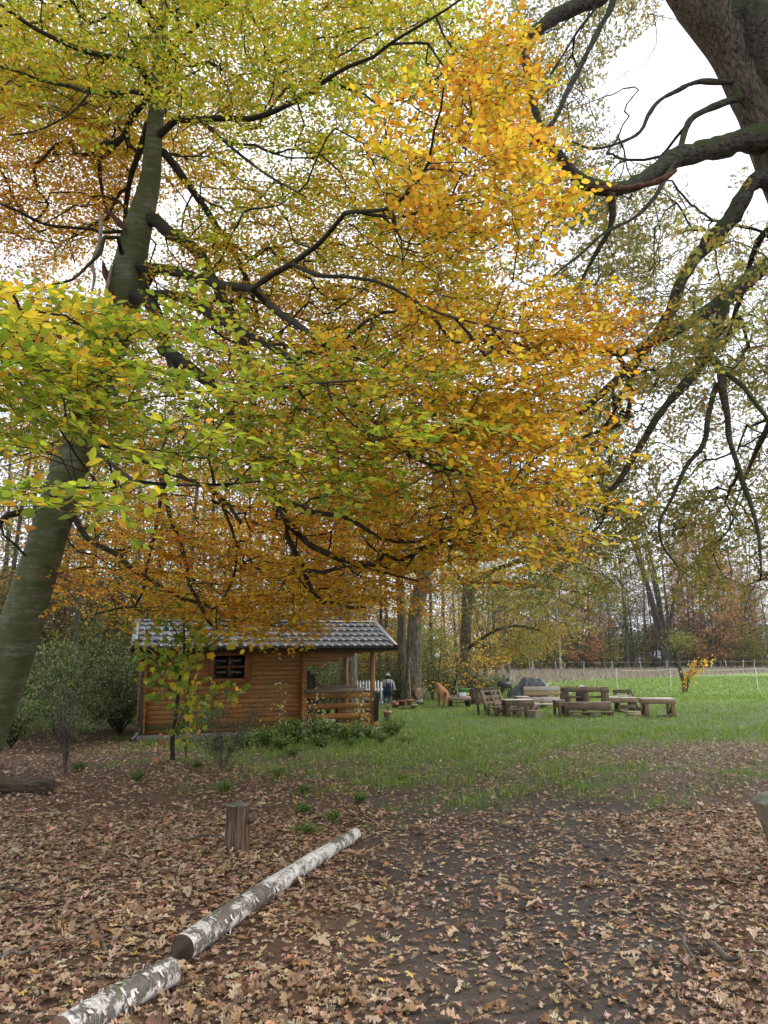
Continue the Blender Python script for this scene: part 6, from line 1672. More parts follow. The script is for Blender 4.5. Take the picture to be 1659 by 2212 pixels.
arm_table('small arm table between the pale plank bench and the dark pallet bench', 1223, 1524, -3, 0.42, 0.3)
arm_table('small arm table with a black poker leaning on it, left of the dark pallet bench', 1213, 1546, 8, 0.43, 0.3, 0.5)
arm_table('low arm table half hidden behind the left armchair', 1062, 1537, 10, 0.42, 0.36)
arm_table('low grey arm table right behind the dark pallet bench', 1323, 1537, -4, 0.42, 0.4)

# armchair of pallets, turned sideways
t = furn('pallet_armchair', 'pallet armchair with a reclined back frame, turned sideways at the left of the group', 'chair', 1078, 1545, 38)
for y in (-0.3, -0.16, -0.02, 0.12):
    hb(t, 'seat_board', -0.42, 0.42, y, 0.235, 0.11, 0.024, M['mossy_wood'])
for x in (-0.37, 0.0, 0.37):
    for y in (-0.28, 0.1):
        leg(t, x, y, 0, 0.22, 0.1, 0.09, P_, 'block')
hb(t, 'front_board', -0.42, 0.42, -0.37, 0.15, 0.022, 0.1, P_)
for x in (-0.36, 0.0, 0.36):
    plank('back_post', t, (x, 0.16, 0.24), (x, 0.36, 0.72), 0.09, 0.07, P_, up=(1, 0, 0))
for k, z in enumerate((0.34, 0.5, 0.69)):
    hb(t, 'back_board', -0.42, 0.42, 0.14 + (z - 0.24) * 0.42, z, 0.022, 0.11, P_, up=(0, 0.38, 1))
hb(t, 'top_rail', -0.44, 0.44, 0.33, 0.745, 0.07, 0.022, M['mossy_wood']); hb(t, 'top_rail', -0.44, 0.44, 0.52, 0.765, 0.07, 0.022, M['mossy_wood'])
for x in (-0.4, 0.0, 0.4):
    db(t, 'top_board', x, 0.32, 0.54, 0.77, 0.07, 0.02, M['mossy_wood'])
hb(t, 'back_board', -0.42, 0.42, 0.53, 0.69, 0.022, 0.11, P_)
for x in (-0.36, 0.36):
    plank('back_strut', t, (x, 0.52, 0.66), (x, 0.46, 0.0), 0.06, 0.06, P_, up=(1, 0, 0))

# low sturdy table
t = furn('pallet_table', 'low sturdy table with pale top and broad dark legs beside the left armchair', 'table', 1119, 1548, 6)
for i in range(5):
    hb(t, 'top_board', -0.41, 0.41, -0.24 + i * 0.12, 0.46, 0.112, 0.022, M['pallet_pale'])
for x in (-0.33, -0.02, 0.17, 0.34):
    leg(t, x, -0.24, 0, 0.445, 0.11, 0.05, P_)
for x in (-0.33, 0.34):
    leg(t, x, 0.22, 0, 0.445, 0.11, 0.05, P_)
hb(t, 'apron', -0.41, 0.41, -0.275, 0.375, 0.02, 0.13, P_); hb(t, 'apron', -0.39, 0.39, 0.255, 0.375, 0.02, 0.13, P_); hb(t, 'shelf_board', -0.3, 0.3, 0.0, 0.17, 0.3, 0.03, P_)
# chair with tray table
t = furn('pallet_chair', 'pallet seat with a mossy back board and a pale tray, dark strut on its right', 'chair', 1352, 1536, -3)
hb(t, 'back_board', -0.27, 0.27, 0.3, 0.575, 0.025, 0.11, M['mossy_wood']); hb(t, 'back_board', -0.27, 0.27, 0.3, 0.42, 0.022, 0.09, M['pallet_pale'])
for x in (-0.2, 0.2):
    leg(t, x, 0.325, 0, 0.6, 0.08, 0.03, P_, 'back_post'); leg(t, x * 1.2, -0.12, 0, 0.38, 0.09, 0.07, P_); leg(t, x * 1.2, 0.18, 0, 0.38, 0.09, 0.07, P_)
for y in (-0.15, -0.02, 0.11, 0.24):
    hb(t, 'tray_board', -0.33, 0.33, y, 0.395, 0.122, 0.024, M['pallet_pale'])
hb(t, 'apron', -0.31, 0.31, -0.2, 0.32, 0.022, 0.11, M['table_wood']); hb(t, 'front_board', -0.25, 0.25, -0.18, 0.14, 0.022, 0.11, P_)
plank('strut', t, (0.27, 0.33, 0.6), (0.42, 0.1, 0.02), 0.045, 0.035, M['black_board']); plank('foot_board', t, (0.28, 0.0, 0.06), (0.45, 0.05, 0.06), 0.14, 0.1, M['black_board'])
# trestle table on the right
t = furn('slatted_table', 'light brown wooden table with slatted top and diagonal braces, right end of the group', 'table', 1421, 1547, -8)
for i in range(6):
    hb(t, 'top_slat', -0.44, 0.44, -0.3 + i * 0.12, 0.475, 0.098, 0.024, M['pallet_pale'])
hb(t, 'apron', -0.43, 0.43, -0.35, 0.41, 0.024, 0.11, M['table_wood']); hb(t, 'apron', -0.43, 0.43, 0.35, 0.41, 0.024, 0.11, M['table_wood'])
for x in (-0.415, 0.415):
    db(t, 'apron', x, -0.33, 0.33, 0.41, 0.024, 0.11, M['table_wood'])
for x in (-0.33, 0.36):
    for y in (-0.29, 0.29):
        leg(t, x, y, 0, 0.46, 0.1, 0.085, M['table_wood'])
plank('brace', t, (-0.36, 0.25, 0.06), (-0.36, -0.22, 0.36), 0.06, 0.025, M['pallet']); plank('brace', t, (0.38, 0.24, 0.06), (0.38, -0.22, 0.36), 0.06, 0.025, M['pallet'])
board_thing('ground_board', 'short grey board lying in the grass under the right legs of the slatted table', on_ground(1431, 1548) + [0, -0.1, 0.03], on_ground(1457, 1547) + [0, -0.1, 0.03], 0.12, 0.05, M['pallet'])
board_thing('ground_beam', 'thin beam lying in the grass before the pallet seat', on_ground(1334, 1537) + [0, 0, 0.05], on_ground(1362, 1544) + [0, 0, 0.03], 0.06, 0.05, M['pallet'], cat='beam')
# hollow building block
t = furn('hollow_block', 'yellowish hollow building block lying in the grass before the pallet seat', 'block', 1370, 1549, -14)
M['block'] = plain_mat('block', (0.3, 0.27, 0.15), (0.42, 0.38, 0.24), 18, 0.9, 0.2, 0.3)
a = Acc(); a.box((0, 0, 0.14), (0.34, 0.24, 0.03), ch=0.004); a.box((0, 0, 0.02), (0.34, 0.24, 0.035), ch=0.004)
for y in (-0.105, -0.035, 0.035, 0.105):
    a.box((0, y, 0.08), (0.338, 0.028, 0.092))
a.box((-0.1, 0, 0.08), (0.02, 0.2, 0.09)); a.obj('body', M['block'], t)
# stools, poker, bags
standing_log('log_stool', 'dark round log stool standing in the grass before the pale plank bench', on_ground(1153, 1551), 0.165, 0.2, M['grey_stump'], M['cut_tan'], seed=1.1, flare=0.02)
t = lying_log('log_piece', 'pale split log piece lying just behind the dark log stool', on_ground(1139, 1541) + [0, 0, 0.13], on_ground(1162, 1541) + [0, 0, 0.13], 0.14, 0.14, M['grey_stump'], M['cut_tan'], 0.05, 0, 18)
a = Acc(); b = on_ground(1211, 1549); a.tube(catmull([b + [-0.1, -0.35, 0.46], b + [-0.06, -0.33, 0.5], b + [0.0, -0.32, 0.44], b + [0.03, -0.33, 0.2], b + [0.09, -0.36, 0.0]], 0.05)[0], 0.008, 6, cap=True)
M['iron'] = plain_mat('iron', (0.012, 0.012, 0.013), (0.03, 0.028, 0.027), 20, 0.5, 0.4)
tag(a.obj('fire_poker', M['iron'], smooth=True), 'thin black poker with bent handle leaning on the arm table', 'poker')
def blob(name, label, cat, p, size, mat, seed, amp=0.2, group=None, k=24, nz_=12, kind=None):
    th = np.arange(k) * 2 * math.pi / k; ph = np.linspace(0.02, math.pi / 2 * 1.05, nz_)
    Pp, T = np.meshgrid(ph, th, indexing='ij')
    R = 1 + amp * sno(T * 1.0 + np.sin(T * 2) * 0.5, Pp * 2.2, 0.9, seed) + amp * 0.5 * sno(np.cos(T) * 4, np.sin(T) * 4 + Pp * 3, 1.0, seed + 2)
    V = np.stack([np.sin(Pp) * np.cos(T) * R * size[0], np.sin(Pp) * np.sin(T) * R * size[1], np.cos(Pp) * R * size[2]], -1).reshape(-1, 3)
    i = np.arange(nz_ - 1)[:, None] * k; j = np.arange(k)[None]; j2 = (j + 1) % k
    F = np.stack([i + j, i + k + j, i + k + j2, i + j2], -1).reshape(-1, 4)
    o = mobj(name, mesh_data(name, V, [F, np.arange(k)[None]], mat, None, True)); o.location = tuple(p)
    return tag(o, label, cat, group, kind)
M['ash'] = plain_mat('ash', (0.22, 0.18, 0.16), (0.36, 0.31, 0.28), 9, 0.95, 0.1, 0.6)
blob('ash_heap', 'greyish pink heap of ash in the fireplace between the pallet seats', 'heap', on_ground(1118, 1531) + [0, 0.3, -0.02], (0.75, 0.5, 0.3), M['ash'], 2.2, 0.16)
M['bag'] = plain_mat('bag', (0.4, 0.45, 0.55), (0.6, 0.63, 0.68), 7, 0.4, 0.4, 0.3)
blob('crumpled_bag', 'crumpled pale blue bag behind the dark pallet bench', 'bag', on_ground(1259, 1523) + [0, 0, 0.5], (0.17, 0.14, 0.14), M['bag'], 5.0, 0.25)
st = furn('barrel', 'dark barrel standing behind the dark pallet bench under the pale blue bag', 'barrel', 1259, 1523, 0)
a = Acc(); a.lathe([(0.0, 0), (0.2, 0), (0.225, 0.12), (0.235, 0.25), (0.225, 0.38), (0.2, 0.5), (0.0, 0.5)], 20); a.obj('body', M['black_board'], st, smooth=True)

# black tarpaulin over a heap
p = at(1139, 1480, 31); k1, k2 = 34, 20
gx_, gy_ = np.meshgrid(np.linspace(-1, 1, k1), np.linspace(-1, 1, k2), indexing='ij')
top = 0.74 * np.interp(gx_, [-1, -0.75, -0.45, -0.2, 0.2, 0.8, 0.97, 1], [0.18, 0.55, 0.72, 1.12, 1.08, 0.98, 0.75, 0.02]) * (1 - np.abs(gy_) ** 4)
fold = 0.05 * np.sin(gx_ * 17 + gy_ * 3 + 2 * np.sin(gy_ * 2)) * (0.3 + np.abs(gy_)) + 0.03 * sno(gx_ * 4, gy_ * 4, 0.7)
V = np.stack([gx_ * 0.8 + 0.03 * np.sin(gy_ * 9), gy_ * 0.62 + fold * 0.8, np.maximum(top + fold, 0.0)], -1).reshape(-1, 3)
F = np.array([[i * k2 + j, (i + 1) * k2 + j, (i + 1) * k2 + j + 1, i * k2 + j + 1] for i in range(k1 - 1) for j in range(k2 - 1)])
M['tarp'] = plain_mat('tarp', (0.018, 0.02, 0.026), (0.035, 0.038, 0.048), 14, 0.38, 0.5, 0.5)
o = mobj('tarpaulin', mesh_data('tarpaulin', V, [F], M['tarp'], None, True)); o.location = (p[0], 31, 0); o.rotation_euler = (0, 0, -0.05)
tag(o, 'black tarpaulin draped over a low heap behind the pallet benches', 'tarpaulin')
a = Acc(); a.tube([(p[0] + 0.62, 30.4, 0.42), (p[0] + 0.78, 30.42, 0.66)], 0.02, 8, cap=True); M['white'] = plain_mat('white_paint', (0.7, 0.7, 0.68), (0.8, 0.8, 0.78), 10, 0.5)
tag(a.obj('white_pipe', M['white'], smooth=True), 'short white pipe leaning at the right end of the black tarpaulin', 'pipe')
# barbecue
p = at(1090, 1480, 29.5); t = thing('barbecue', 'black barbecue with a rounded lid left of the black tarpaulin', 'barbecue', (p[0], 29.5, 0), 0.2)
th = np.linspace(0, math.pi, 11); a = Acc(); Vl = np.array([(x, math.cos(q) * 0.17, math.sin(q) * 0.15) for x in (-0.26, 0.26) for q in th]); m_ = 11
a.add(Vl + [0, 0, 0.6], [np.array([[i, i + 1, m_ + i + 1, m_ + i] for i in range(m_ - 1)]), np.array([list(range(m_))[::-1]]), np.array([list(range(m_, 2 * m_))])]); a.obj('lid', M['iron'], t)
a = Acc(); a.box((0, 0, 0.54), (0.5, 0.32, 0.11), ch=0.02); a.obj('body', M['iron'], t)
for x in (-0.2, 0.2):
    for y in (-0.12, 0.12):
        a = Acc(); a.tube([(x, y, 0.5), (x * 1.1, y * 1.1, 0)], 0.015, 6); a.obj('leg', M['iron'], t)
a = Acc(); a.tube([(0.16, 0.0, 0.72), (0.16, 0, 0.86)], 0.04, 10, cap=True); a.obj('chimney', M['iron'], t)
a = Acc(); a.box((-0.42, 0, 0.56), (0.3, 0.26, 0.02), ch=0.004); a.obj('side_shelf', M['iron'], t)

# ------------------------------------------------------------------ handcart, tubs and the corner behind the dog
t = furn('handcart', 'low wooden handcart with black wheels carrying a green tub', 'cart', 991.5, 1527, 3)
for i in range(6):
    hb(t, 'deck_board', -0.37, 0.37, -0.3 + i * 0.12, 0.33, 0.113, 0.03, M['pallet_pale'] if i % 3 else M['table_wood'])
hb(t, 'side_rail', -0.37, 0.37, -0.35, 0.285, 0.03, 0.11, M['table_wood']); hb(t, 'side_rail', -0.37, 0.37, 0.35, 0.285, 0.03, 0.11, M['table_wood'])
M['rubber'] = plain_mat('rubber', (0.012, 0.012, 0.012), (0.022, 0.021, 0.02), 20, 0.7, 0.3)
for x in (-0.3, 0.3):
    for y in (-0.27, 0.27):
        w = Acc(); pr = [(0.075, -0.03), (0.13, -0.035), (0.145, -0.02), (0.145, 0.02), (0.13, 0.035), (0.075, 0.03)]
        w.lathe(pr, 20); w.lathe([(0.0, -0.02), (0.076, -0.02), (0.076, 0.02), (0, 0.02)], 14)
        mobj('wheel', w.me('wheel', M['rubber'], True), t, Matrix.Translation((x, y, 0.145)) @ Matrix.Rotation(math.pi / 2, 4, 'Y'))
    a = Acc(); a.box((x, 0, 0.23), (0.05, 0.56, 0.06)); a.obj('axle', M['iron'], t)
a = Acc(); a.tube([(-0.3, -0.25, 0.16), (0.3, -0.25, 0.16)], 0.014, 6); a.obj('crossbar', M['iron'], t)
cp = on_ground(991.5, 1527)
M['green_plastic'] = plain_mat('green_plastic', (0.06, 0.26, 0.05), (0.08, 0.31, 0.065), 5, 0.4, 0.4, 0.05)
t2 = thing('green_tub', 'green plastic tub with a yellow label standing on the handcart', 'tub', (cp[0] + 0.24, cp[1] + 0.12, 0.345))
a = Acc(); a.lathe([(0.0, 0.004), (0.12, 0.0), (0.155, 0.24), (0.175, 0.245), (0.175, 0.26), (0.15, 0.258), (0.115, 0.02), (0, 0.015)], 24); a.obj('body', M['green_plastic'], t2, smooth=False)
M['yellow'] = plain_mat('yellow_label', (0.55, 0.45, 0.06), (0.6, 0.5, 0.08), 5, 0.5)
a = Acc(); V = np.array([((0.142 + 0.02 * (z - 0.1)) * math.cos(q), (0.142 + 0.02 * (z - 0.1)) * math.sin(q), z) for z in (0.04, 0.12) for q in np.linspace(-1.2, -0.6, 6)]); V[:, :2] *= (1 + 0.06 * ((V[:, 2:3] - 0.04) / 0.08)); a.add(V, np.array([[i, i + 1, 7 + i, 6 + i] for i in range(5)])); a.obj('sticker', M['yellow'], t2)
M['white_plastic'] = plain_mat('white_plastic', (0.62, 0.66, 0.78), (0.7, 0.73, 0.84), 4, 0.35, 0.4, 0.05)
t2 = thing('white_box', 'white plastic box standing on the handcart before the green tub', 'box', (cp[0] + 0.12, cp[1] - 0.2, 0.345), 0.05)
a = Acc(); a.box((0, 0, 0.06), (0.23, 0.16, 0.12), ch=0.012); a.obj('body', M['white_plastic'], t2); a = Acc(); a.box((0, 0, 0.129), (0.245, 0.175, 0.016), ch=0.005); a.obj('lid', M['white_plastic'], t2)
t2 = thing('tool_tray', 'flat grey tray of small tools on the left of the handcart', 'tray', (cp[0] - 0.12, cp[1] - 0.05, 0.345))
M['grey_metal'] = plain_mat('grey_metal', (0.12, 0.12, 0.12), (0.2, 0.19, 0.18), 14, 0.5, 0.4)
a = Acc(); a.box((0, 0, 0.008), (0.32, 0.22, 0.014)); [a.box((sx * 0.155, 0, 0.03), (0.012, 0.22, 0.04)) for sx in (-1, 1)]; [a.box((0, sy * 0.105, 0.029), (0.3, 0.012, 0.038)) for sy in (-1, 1)]; a.obj('tray', M['grey_metal'], t2); a = Acc(); a.tube([(-0.1, 0, 0.03), (0.12, 0.03, 0.05)], 0.016, 7, cap=True); a.obj('tool', M['end_grain'], t2)
t2 = thing('wooden_cross', 'small wooden cross shaped stake standing behind the handcart', 'stake', (cp[0] + 0.02, cp[1] + 0.55, 0.0))
leg(t2, 0, 0, 0, 0.66, 0.03, 0.03, M['pallet_pale'], 'upright'); hb(t2, 'crossbar', -0.25, 0.27, -0.03, 0.645, 0.028, 0.028, M['table_wood'])
standing_log('charred_stump', 'dark charred upright stump right behind the handcart', at(1018, 1500, 27.6), 0.15, 0.55, M['rotten_bark'], M['cut_dark'], seed=9.2, flare=0.04)
lying_log('log_piece', 'round dark log piece lying in the grass right of the handcart', on_ground(1036, 1522) + [0, -0.02, 0.14], on_ground(1040, 1520) + [0.05, 0.35, 0.14], 0.14, 0.135, M['rotten_bark'], M['cut_tan'], 0.05, 0, 18)
# log slice, its stump, broom and stake
p = on_ground(907, 1523)
standing_log('pale_stump', 'pale weathered stump carrying the big log slice', p, 0.115, 0.2, plain_mat('pale_bark', (0.3, 0.27, 0.23), (0.5, 0.47, 0.42), 16, 0.85), M['cut_tan'], seed=2.0, flare=0.02)
t = thing('log_slice', 'big round log slice standing on edge on the pale stump', 'log slice', (p[0] - 0.08, p[1] + 0.03, 0.205), math.radians(-48))
R_ = 0.2; k = 30; th = np.arange(k) * 2 * math.pi / k; rr = R_ * (1 + 0.03 * np.sin(th * 3) + 0.02 * np.sin(th * 7))
V = np.array([(x, rr[i] * math.cos(th[i]), R_ * 1.02 + rr[i] * math.sin(th[i])) for x in (-0.09, 0.09) for i in range(k)])
mobj('bark', mesh_data('bark', V, [np.array([[i, (i + 1) % k, k + (i + 1) % k, k + i] for i in range(k)])], M['stump_bark'], None, True), t)
for x, o_ in ((-0.09, -1), (0.09, 1)):
    ring = V[:k] * [0, 1, 1] - [0, 0, R_]; Vc = np.vstack([ring, ring * 0.88 + [o_ * 0.008, 0, 0], [[o_ * 0.006, 0, 0]]])
    Fq = np.array([[q, (q + 1) % k, k + (q + 1) % k, k + q] for q in range(k)]); Ft = np.array([[k + q, k + (q + 1) % k, 2 * k] for q in range(k)])
    if o_ < 0: Fq, Ft = Fq[:, ::-1], Ft[:, ::-1]
    mobj('cut_face', mesh_data('cut_face', Vc, [Fq, Ft], M['cut_tan']), t, Matrix.Translation((x, 0, R_)))
q0, q1 = at(903, 1500, 27.3), at(885, 1421, 28.9)
t = thing('broom', 'black handled broom leaning against the grey old trunk', 'broom', (q0[0] + 0.1, q0[1] - 0.25, 0)); off_ = np.array(t.location)
a = Acc(); foot = np.array([q0[0] + 0.07, q0[1] - 0.12, 0.1]); a.tube([foot, foot + (q1 - foot) * 0.86], 0.017, 8, cap=True); a.obj('handle', M['iron'], t, off=off_)
a = Acc(); a.tube([foot + (q1 - foot) * 0.86, q1], 0.019, 8, cap=True); a.obj('grip', M['grey_metal'], t, off=off_)
a = Acc(); a.box(foot + [0, 0, -0.04], (0.26, 0.06, 0.1), ch=0.01); a.obj('head', M['black_board'], t, off=off_)
a = Acc(); q0, q1 = at(888, 1516, 27.2), at(883, 1446, 27.0); q0[2] = 0; a.tube(np.linspace(q0, q1, 6), 0.014, 7, cap=True)
M['bamboo'] = plain_mat('bamboo', (0.36, 0.29, 0.17), (0.46, 0.38, 0.24), 20, 0.6)
tag(a.obj('bamboo_stake', M['bamboo'], smooth=True), 'pale bamboo stake standing before the grey old trunk', 'stake')

# flower pots
M['terracotta'] = plain_mat('terracotta', (0.33, 0.14, 0.08), (0.42, 0.2, 0.13), 9, 0.8, 0.2, 0.1)
M['terracotta_pale'] = plain_mat('terracotta_pale', (0.38, 0.22, 0.16), (0.48, 0.31, 0.24), 9, 0.8, 0.2, 0.1)
M['brown_pot'] = plain_mat('brown_pot', (0.15, 0.08, 0.05), (0.22, 0.12, 0.08), 9, 0.6, 0.3, 0.1)
M['soil'] = plain_mat('soil', (0.03, 0.022, 0.016), (0.06, 0.045, 0.03), 30, 0.95)
def pot(label, p, r, h, mat, tilt=(0, 0), plant=None, z=0.0, group=None):
    t = thing('flower_pot', label, 'flower pot', (p[0], p[1], z), 0, group); t.rotation_euler = (tilt[0], tilt[1], 0)
    a = Acc(); a.lathe([(0, 0.003), (r * 0.66, 0.0), (r * 0.92, h * 0.78), (r * 1.06, h * 0.79), (r * 1.08, h), (r * 0.93, h), (r * 0.88, h * 0.8), (r * 0.6, 0.02), (0, 0.02)], 26); a.obj('pot', mat, t)
    a = Acc(); a.lathe([(0, h * 0.84), (r * 0.9, h * 0.82)], 20); a.obj('soil', M['soil'], t)
    if plant:
        n, hh, pal_ = plant; f = Acc(); s = Acc(); tips = []
        for _ in range(max(4, n // 12)):
            th = rng.uniform(0, 6.28); q = np.linspace(0, 1, 6); P = np.stack([np.cos(th) * q ** 1.5 * r * rng.uniform(.2, 1.6), np.sin(th) * q ** 1.5 * r * rng.uniform(.2, 1.6), h * 0.82 + hh * q * rng.uniform(.6, 1)], -1); s.tube(P, 0.004, 4); tips += list(P[2:])
        tips = np.array(tips); kk = rng.integers(0, len(tips), n)
        add_leaves(f, 'simple', tips[kk] + rng.normal(0, 0.02, (n, 3)), nrm(rng.normal(0, 1, (n, 3))), nrm(rng.normal(0, 0.6, (n, 3)) + [0, 0, 1]), 0.055 * rng.uniform(.6, 1.3, n), pal(*pal_, n))
        tag(s.obj('twigs', M['stick'], t), kind='stuff'); tag(f.obj('foliage', M['bush_leaf'], t, useCol=True), kind='stuff')
    return t
pp = on_ground(837, 1558)
pot('tall pale terracotta pot with a leggy plant beside the porch corner', pp, 0.105, 0.27, M['terracotta_pale'], plant=(60, 0.42, MIDG))
pot('tilted terracotta pot lying at the left of the row of pots', on_ground(849, 1532), 0.1, 0.2, M['terracotta'], (0.2, 0.55), z=0.05)
bd = on_ground(876, 1531); t = thing('pot_board', 'flat grey board on low feet carrying the brown pots', 'board', (bd[0], bd[1], 0), 0.08)
for y in (-0.14, 0, 0.14):
    hb(t, 'slat', -0.36, 0.36, y, 0.1, 0.13, 0.02, M['mossy_wood'])
for x in (-0.28, 0.28):
    db(t, 'foot', x, -0.18, 0.18, 0.045, 0.06, 0.085, P_)
pot('wide brown bowl pot on the board, left of the pair', bd + [-0.1, -0.05, 0], 0.12, 0.16, M['brown_pot'], z=0.112)
pot('terracotta pot on the board, right of the wide brown bowl', bd + [0.14, 0.05, 0], 0.1, 0.18, M['terracotta'], z=0.112)
pot('small dull green pot behind the right end of the board', bd + [0.3, 0.3, 0], 0.11, 0.13, M['block'], z=0.0)
pot('empty terracotta dish behind the left end of the board', bd + [-0.28, 0.1, 0], 0.15, 0.1, M['terracotta'], z=0.112)
st = on_ground(840.5, 1588)
standing_log('cut_stump', 'small pale split stump in the grass at the porch corner', st, 0.108, 0.2, M['grey_stump'], M['cut_tan'], seed=6.6, flare=0.03)
dk = on_ground(843, 1569); t = thing('black_tray', 'black plant tray in the grass below the tall pale pot', 'tray', (dk[0], dk[1], 0), 0.2)
a = Acc(); a.lathe([(0, 0.01), (0.12, 0.0), (0.15, 0.08), (0.165, 0.082), (0.14, 0.08), (0.11, 0.02), (0, 0.02)], 18); a.obj('tray', M['rubber'], t)
f = Acc(); n = 160; add_leaves(f, 'simple', np.stack([rng.normal(0, 0.1, n), rng.normal(0, 0.1, n), rng.uniform(0.03, 0.22, n)], -1), nrm(rng.normal(0, 1, (n, 3))), nrm(rng.normal(0, .6, (n, 3)) + [0, 0, 1]), 0.05, pal(*NETT, n)); tag(f.obj('foliage', M['bush_leaf'], t, useCol=True), kind='stuff')

# picket fence piece seen through the porch
p = at(799, 1490, 25.5); t = thing('picket_fence', 'short piece of white picket fence seen past the porch post', 'fence', (p[0], 25.5, 0), 0.1)
M['grey_white'] = plain_mat('grey_white', (0.45, 0.46, 0.47), (0.6, 0.61, 0.62), 10, 0.7)
for i in range(9):
    x = -0.42 + i * 0.1; V = np.array([(-0.03, -0.01, 0), (0.03, -0.01, 0), (0.03, -0.01, 0.84), (0, -0.01, 0.92), (-0.03, -0.01, 0.84)]); V = np.vstack([V, V + [0, 0.02, 0]])
    F4 = np.array([[i_, i_ + 5, (i_ + 1) % 5 + 5, (i_ + 1) % 5] for i_ in range(5)])
    mobj('picket', mesh_data('picket', V, [F4, np.array([[0, 1, 2, 3, 4], [9, 8, 7, 6, 5]])], M['grey_white']), t, Matrix.Translation((x, 0, random.uniform(-0.03, 0.03))))
hb(t, 'rail', -0.47, 0.45, 0.022, 0.62, 0.02, 0.06, M['white_plastic']); hb(t, 'rail', -0.47, 0.45, 0.022, 0.2, 0.02, 0.06, M['grey_white'])

# scarecrow in overalls
p = on_ground(838, 1521); t = thing('scarecrow', 'scarecrow in dark blue overalls and pale shirt with a pale hat, behind the pots', 'scarecrow', (p[0], p[1], 0), 0.15)
leg(t, 0, 0.02, 0, 0.95, 0.05, 0.05, M['pallet'], 'post'); hb(t, 'crossbar', -0.2, 0.2, 0.03, 0.83, 0.03, 0.03, M['pallet'])
M['denim'] = plain_mat('denim', (0.016, 0.022, 0.045), (0.03, 0.045, 0.09), 30, 0.85, 0.2, 0.3); M['denim_blue'] = plain_mat('denim_blue', (0.03, 0.06, 0.2), (0.04, 0.08, 0.25), 30, 0.85); M['shirt'] = plain_mat('shirt', (0.24, 0.24, 0.24), (0.36, 0.36, 0.35), 12, 0.9)
a = Acc(); a.lathe([(0.0, 0.90), (0.06, 0.895), (0.14, 0.86), (0.155, 0.7), (0.15, 0.5), (0.0, 0.5)], 16)
for s in (-1, 1):
    a.tube([(s * 0.1, 0, 0.84), (s * 0.19, 0, 0.77), (s * 0.235, -0.01, 0.6), (s * 0.24, -0.02, 0.5)], [0.06, 0.055, 0.045, 0.05], 10, cap=True)
a.obj('shirt', M['shirt'], t, smooth=True)
a = Acc()
a.lathe([(0.0, 0.62), (0.165, 0.62), (0.168, 0.5), (0.165, 0.4), (0.1, 0.36), (0, 0.36)], 16)
for s in (-1, 1):
    a.tube([(s * 0.08, 0, 0.46), (s * 0.09, 0, 0.3), (s * 0.095, 0, 0.16)], [0.085, 0.075, 0.07], 12, cap=True); a.box((s * 0.075, -0.148, 0.77), (0.03, 0.012, 0.2))
a.box((0, -0.162, 0.66), (0.2, 0.016, 0.2), ch=0.004); a.obj('overalls', M['denim'], t, smooth=False)
a = Acc()
for s in (-1, 1):
    a.tube([(s * 0.095, 0, 0.165), (s * 0.1, 0, 0.05)], [0.073, 0.075], 12, cap=True)
a.obj('trouser_cuffs', M['denim_blue'], t)
a = Acc(); a.lathe([(0, 0.9), (0.05, 0.905), (0.075, 0.96), (0.07, 1.03), (0.04, 1.06), (0, 1.065)], 14); a.obj('head', M['black_cloth'], t, smooth=True)
a = Acc(); a.lathe([(0.12, 1.025), (0.125, 1.03), (0.075, 1.045), (0.07, 1.1), (0.04, 1.12), (0, 1.12)], 16); a.obj('hat', M['shirt'], t, smooth=True)

